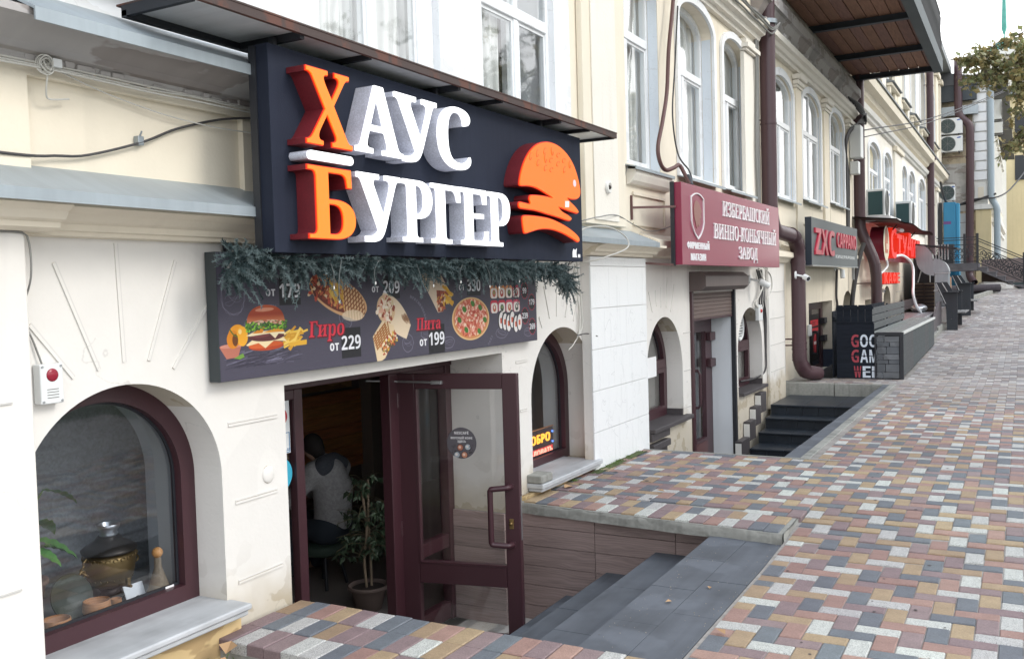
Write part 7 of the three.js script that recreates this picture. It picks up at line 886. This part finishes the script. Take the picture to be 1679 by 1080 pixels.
{ // building and spire far behind
  const t = thing('yellow_tower_house', 'pale yellow building with green pyramid roof and spire far down the street', 'tower', [120, 0, 3]);
  P(t, 'wall', bx(118, 130, 0, 25.6, -0.6, 3.0), M.paleCream); P(t, 'cornice', rb(117.6, 130, 25.6, 26.3, -1, 3.4, 0.1), M.trim); const rg = mat(0.1, 0.42, 0.35, 0.5, { map: T.metal });
  P(t, 'roof', new THREE.ConeGeometry(2.45, 1.75, 4, 1).rotateY(Math.PI / 4).translate(120, 27.18, 1.5), rg); P(t, 'spire', merge(lathe([[0.12, 27.8], [0.06, 28.3], [0.27, 29.0], [0.26, 29.8], [0.09, 35], [0, 38]], 120, 0, 1.57, 10)), rg);
  for (const y of [16, 20]) for (const z of [0.1, 1.6]) P(t, 'window', bx(117.9, 117.99, y, y + 2, z, z + 0.7), M.room);
  const u = thing('yellow_house', 'yellow rendered house beyond the eaves of the corner house', 'house', [88, 0, 6]); P(u, 'wall', bx(84, 96, 0, 15.5, 2.2, 9), M.yellowWall); P(u, 'roof', bx(83.5, 96, 15.5, 16, 1.9, 9.4), M.darkFlash); for (const z of [2.8, 4.4, 6]) for (const y of [9, 12.4]) P(u, 'window', bx(83.9, 83.99, y, y + 1.9, z, z + 0.9), M.room);
}
// ---------------------------------------------------------------- trees across the street and the autumn branches
function leafMass(n, at, l, w, cols) { const base = leafGeo(l, w), o = new THREE.Object3D(), im = new THREE.InstancedMesh(base, mat(1, 1, 1, 0.7, { transmission: 0.4, thickness: 0 }), n), c = new THREE.Color(); for (let i = 0; i < n; i++) { at(o); o.scale.setScalar(rr(0.65, 1.3)); o.rotation.set(rr(0, 6.3), rr(0, 6.3), rr(0, 6.3)); o.updateMatrix(); im.setMatrixAt(i, o.matrix); const q = pick(cols), f = rr(0.75, 1.25); im.setColorAt(i, c.setRGB(q[0] * f, q[1] * f, q[2] * f)); } return im; }
const autumn = [[0.36, 0.33, 0.14], [0.25, 0.27, 0.12], [0.42, 0.34, 0.15], [0.2, 0.23, 0.1], [0.46, 0.38, 0.2], [0.3, 0.29, 0.14]], greens = [[0.08, 0.1, 0.045], [0.11, 0.13, 0.06], [0.06, 0.08, 0.045], [0.15, 0.14, 0.07]];
const bark = mat(0.13, 0.1, 0.08, 0.95, { map: T.dirty, ...bump(T.dirty, 0.02) });
{
  const b = [19.5, 0, 6.6], t = thing('autumn_tree', 'street tree whose yellow-green autumn branches hang into the sky beyond the balcony', 'tree', b);
  P(t, 'trunk', tube([b, [19.5, 1.8, 6.65], [19.4, 3.6, 6.5], [19.1, 5.6, 6.1], [18.7, 7.4, 5.6]], 0.17, 30, 10), bark);
  const ends = [[17.1, 5.0, 2.5], [17, 5.15, 2.75], [17.1, 4.85, 2.85], [17.1, 4.9, 3.2], [17, 4.95, 3.1], [17, 4.7, 3.0], [17, 4.65, 3.3], [17, 4.45, 3.25], [17.1, 4.85, 3.4], [17, 4.2, 3.4], [17, 4.32, 3.3], [17.2, 4.6, 3.5], [17, 4.8, 2.7], [17, 3.58, 3.2], [17, 3.5, 3.4], [17.1, 3.62, 3.1], [17, 5.1, 2.35], [17.3, 4.75, 3.7], [17.8, 5.6, 5.0], [18.4, 6.8, 5.4], [20, 8, 6], [21, 7, 7.6], [18.5, 8.2, 7.2], [20, 6.8, 4.6], [18.6, 5.4, 5.2]], br = [], pts = [];
  for (const e of ends) { const s = V(19.1 + rr(-0.3, 0.3), rr(4.2, 6.4), 6.1 + rr(-0.3, 0.3)), E = V(...e), m = s.clone().lerp(E, 0.5).add(V(rr(-0.2, 0.2), 0.5, rr(-0.2, 0.2))), c = new THREE.CatmullRomCurve3([s, m, E]); br.push(new THREE.TubeGeometry(c, 14, 0.009, 5)); for (let k = 0; k < 17; k++) { const p = c.getPoint(1 - 0.4 * rnd() * rnd() - 0.02), q = p.clone().add(V(rr(-0.4, 0.4), rr(-0.24, 0.16), rr(-0.34, 0.34))); br.push(new THREE.TubeGeometry(new THREE.LineCurve3(p, q), 1, 0.004, 3)); pts.push([p, q]); } }
  P(t, 'branches', merge(br), bark);
  const im = leafMass(5600, (o) => { const [p, q] = pick(pts); o.position.copy(p).lerp(q, rr(0.05, 1.05)).add(V(rr(-0.05, 0.05), rr(-0.09, 0.02), rr(-0.05, 0.05))).sub(V(...b)); }, 0.095, 0.036, autumn); im.name = 'crown'; im.userData.kind = 'stuff'; t.add(im);
}
{ // trees across the street, seen in the window panes
  const b = [24, -0.1, 13.5], t = thing('street_tree', 'large leafy tree across the street from the old houses', 'tree', b); const br = [], pts = [];
  P(t, 'trunk', tube([b, [24.05, 2, 13.45], [24, 4.5, 13.6], [24.1, 8, 13.5]], 0.24, 20, 8), bark);
  for (let i = 0; i < 46; i++) { const y = rr(2.8, 8), a = rr(0, 6.28), R = 3.4 * (1 - 0.45 * Math.abs((y - 5.5) / 3.5)), s = V(24, y * 0.85, 13.5), e = V(24 + R * Math.cos(a), y + rr(0.4, 1.8), 13.5 + R * Math.sin(a)); br.push(new THREE.TubeGeometry(new THREE.CatmullRomCurve3([s, s.clone().lerp(e, 0.5).add(V(0, 0.4, 0)), e]), 6, 0.035, 4)); for (let k = 0; k < 7; k++) { const p = s.clone().lerp(e, rr(0.3, 1)), q = p.clone().add(V(rr(-0.9, 0.9), rr(-0.5, 0.8), rr(-0.9, 0.9))); br.push(new THREE.TubeGeometry(new THREE.LineCurve3(p, q), 1, 0.012, 3)); pts.push([p, q]); } }
  P(t, 'branches', merge(br), bark); const im = leafMass(5200, (o) => { const [p, q] = pick(pts); o.position.copy(p).lerp(q, rr(0.1, 1.2)).add(V(rr(-0.35, 0.35), rr(-0.3, 0.3), rr(-0.35, 0.35))).sub(V(...b)); }, 0.2, 0.075, greens); im.name = 'crown'; im.userData.kind = 'stuff'; t.add(im);
  [[31, 15], [38.5, 13], [46, 15.5], [17, 15.5], [55, 14], [10.5, 14.5], [66, 15]].forEach(([x, z], i) => { const c = copy(t, 'street_tree', 'large leafy tree across the street from the old houses', [x, -0.1, z]); c.rotation.y = i * 1.3; const far = x > 36; c.scale.set(far ? 0.9 : 1.15, far ? 0.95 : 1.2 + 0.12 * (i % 3), far ? 0.9 : 1.15); c.userData.group = 'trees across the street'; }); t.userData.group = 'trees across the street';
}
// ---------------------------------------------------------------- weeds, moss and fallen leaves along the wall
{
  const blades = (n, f, m) => { const p = []; for (let i = 0; i < n; i++) { const [x, y, z] = f(), h = rr(0.008, 0.03), a = rr(0, 6.28), w = 0.004, d = rr(0.005, 0.035); p.push(x - w * Math.cos(a), y, z - w * Math.sin(a), x + w * Math.cos(a), y, z + w * Math.sin(a), x + d * Math.sin(a), y + h, z + d * Math.cos(a)); } const g = new THREE.BufferGeometry(); g.setAttribute('position', new THREE.Float32BufferAttribute(p, 3)); g.computeVertexNormals(); return g; };
  const gm = mat(0.11, 0.18, 0.04, 0.8); const g = one('grass', 'tufts of green weeds and moss along the foot of the block pilaster', 'weeds', merge(blades(700, () => { const x = rr(7.5, 8.55), k = fbm(md(x, 1), 0.5, 7, 3, 2, 99); return [x, k > 0.5 ? 0.0 : -0.05, 0.115 + rnd() * rnd() * 0.07]; }), blades(90, () => { const a = rr(0, 6.28), r = rr(0, 0.04); return [7.06 + r * Math.cos(a), -0.005, 0.1 + r * Math.sin(a)]; }), blades(40, () => [rr(2.95, 3.25), -0.06, rr(0.06, 0.2)])), gm); g.userData.kind = 'stuff';
  const moss = (() => { const q = new THREE.PlaneGeometry(1.2, 0.09, 40, 4).rotateX(-Math.PI / 2), p = q.attributes.position; for (let i = 0; i < p.count; i++) p.setY(i, 0.012 * fbm(md(p.getX(i), 1), md(p.getZ(i), 1), 20, 20, 2, 88) - 0.002); q.computeVertexNormals(); return q.translate(7.98, 0.0, 0.145); })(); const mo = one('moss', 'dark green moss strip along the joint below the block pilaster', 'moss', moss, mat(0.07, 0.09, 0.03, 1)); mo.userData.kind = 'stuff';
  const dl = (label, x, y, z, s, a) => { const q = leafGeo(0.11 * s, 0.035 * s, 0.5); const me = one('fallen_leaf', label, 'leaf', q.rotateY(a).rotateX(0.15).translate(x, y, z), mat(0.4, 0.25, 0.13, 0.8)); return me; };
  dl('curled brown fallen leaf below the marble sill of the arched window', 3.05, -0.005, 0.22, 1.2, 0.6); dl('pale brown fallen leaf against the ochre plinth by the path', 2.98, -0.01, 0.32, 0.9, 2.1); dl('reddish fallen leaf below the second window sill', 6.75, 0.008, 0.16, 1.0, -0.3); dl('small dry leaf on the ochre paver at the bottom of the photo', 4.35, -0.065, 2.14, 0.6, 1.0); dl('tiny pale leaf on the slate slab near the steps', 4.72, -0.072, 1.75, 0.4, 2.5); dl('tiny pale leaf in the middle of the slate landing', 5.0, -0.072, 1.87, 0.35, 0.4); dl('dry brown leaf on the herringbone paving by the raised slab', 6.9, 0.01, 0.95, 0.6, 1.9);
}
for (let i = 0; i < 1; i++) { const st = []; for (let k = 0; k < 26; k++) { const x = rr(4, 9), z = rr(2.1, 3.4); st.push(new THREE.CircleGeometry(rr(0.006, 0.013), 8).rotateX(-Math.PI / 2).translate(x, yS(x) + 0.003, z)); } for (let k = 0; k < 14; k++) { const x = rr(6.6, 8.6), z = rr(0.2, 1.9); st.push(new THREE.CircleGeometry(rr(0.008, 0.02), 10).rotateX(-Math.PI / 2).translate(x, 0.004, z)); } const m = one('gum_spots', 'dark trodden gum spots scattered over the near pavers', 'stains', merge(st), mat(0.07, 0.06, 0.06, 0.9)); m.userData.kind = 'stuff'; }

{ // grit and dust on the steps, along the slab edges and at the foot of the walls
  const n = 600, im = new THREE.InstancedMesh(new THREE.IcosahedronGeometry(0.003, 0), mat(0.34, 0.31, 0.27, 0.95), n), o = new THREE.Object3D(), c = new THREE.Color();
  for (let i = 0; i < n; i++) { const k = rnd(), w = rnd() * rnd(); if (k < 0.3) o.position.set(rr(3.8, 6.1), -0.077, rnd() < 0.5 ? 1.58 + w * 0.3 : 2.03 - w * 0.2); else if (k < 0.45) o.position.set(rr(3.8, 6.2), -0.279, 1.56 - w * 0.25); else if (k < 0.6) o.position.set(rr(3.9, 6.2), -0.469, 1.12 - w * 0.2); else if (k < 0.8) o.position.set(rr(6.4, 8.6), 0.001, 0.12 + w * 0.4); else o.position.set(rr(4.2, 9.5), 0, rr(2.1, 3.4)); if (k >= 0.8) o.position.y = yS(o.position.x) + 0.001; const s = rr(0.3, 1.3); o.scale.set(s, s * 0.5, s); o.rotation.set(rr(0, 6), rr(0, 6), 0); o.updateMatrix(); im.setMatrixAt(i, o.matrix); const f = rr(0.5, 1.3); im.setColorAt(i, c.setRGB(f, f * 0.97, f * 0.92)); }
  im.name = 'gravel'; im.receiveShadow = true; im.userData = { kind: 'stuff', label: 'scattered grit on the entrance steps and paving', category: 'grit' }; scene.add(im);
}
renderer.render(scene, camera);
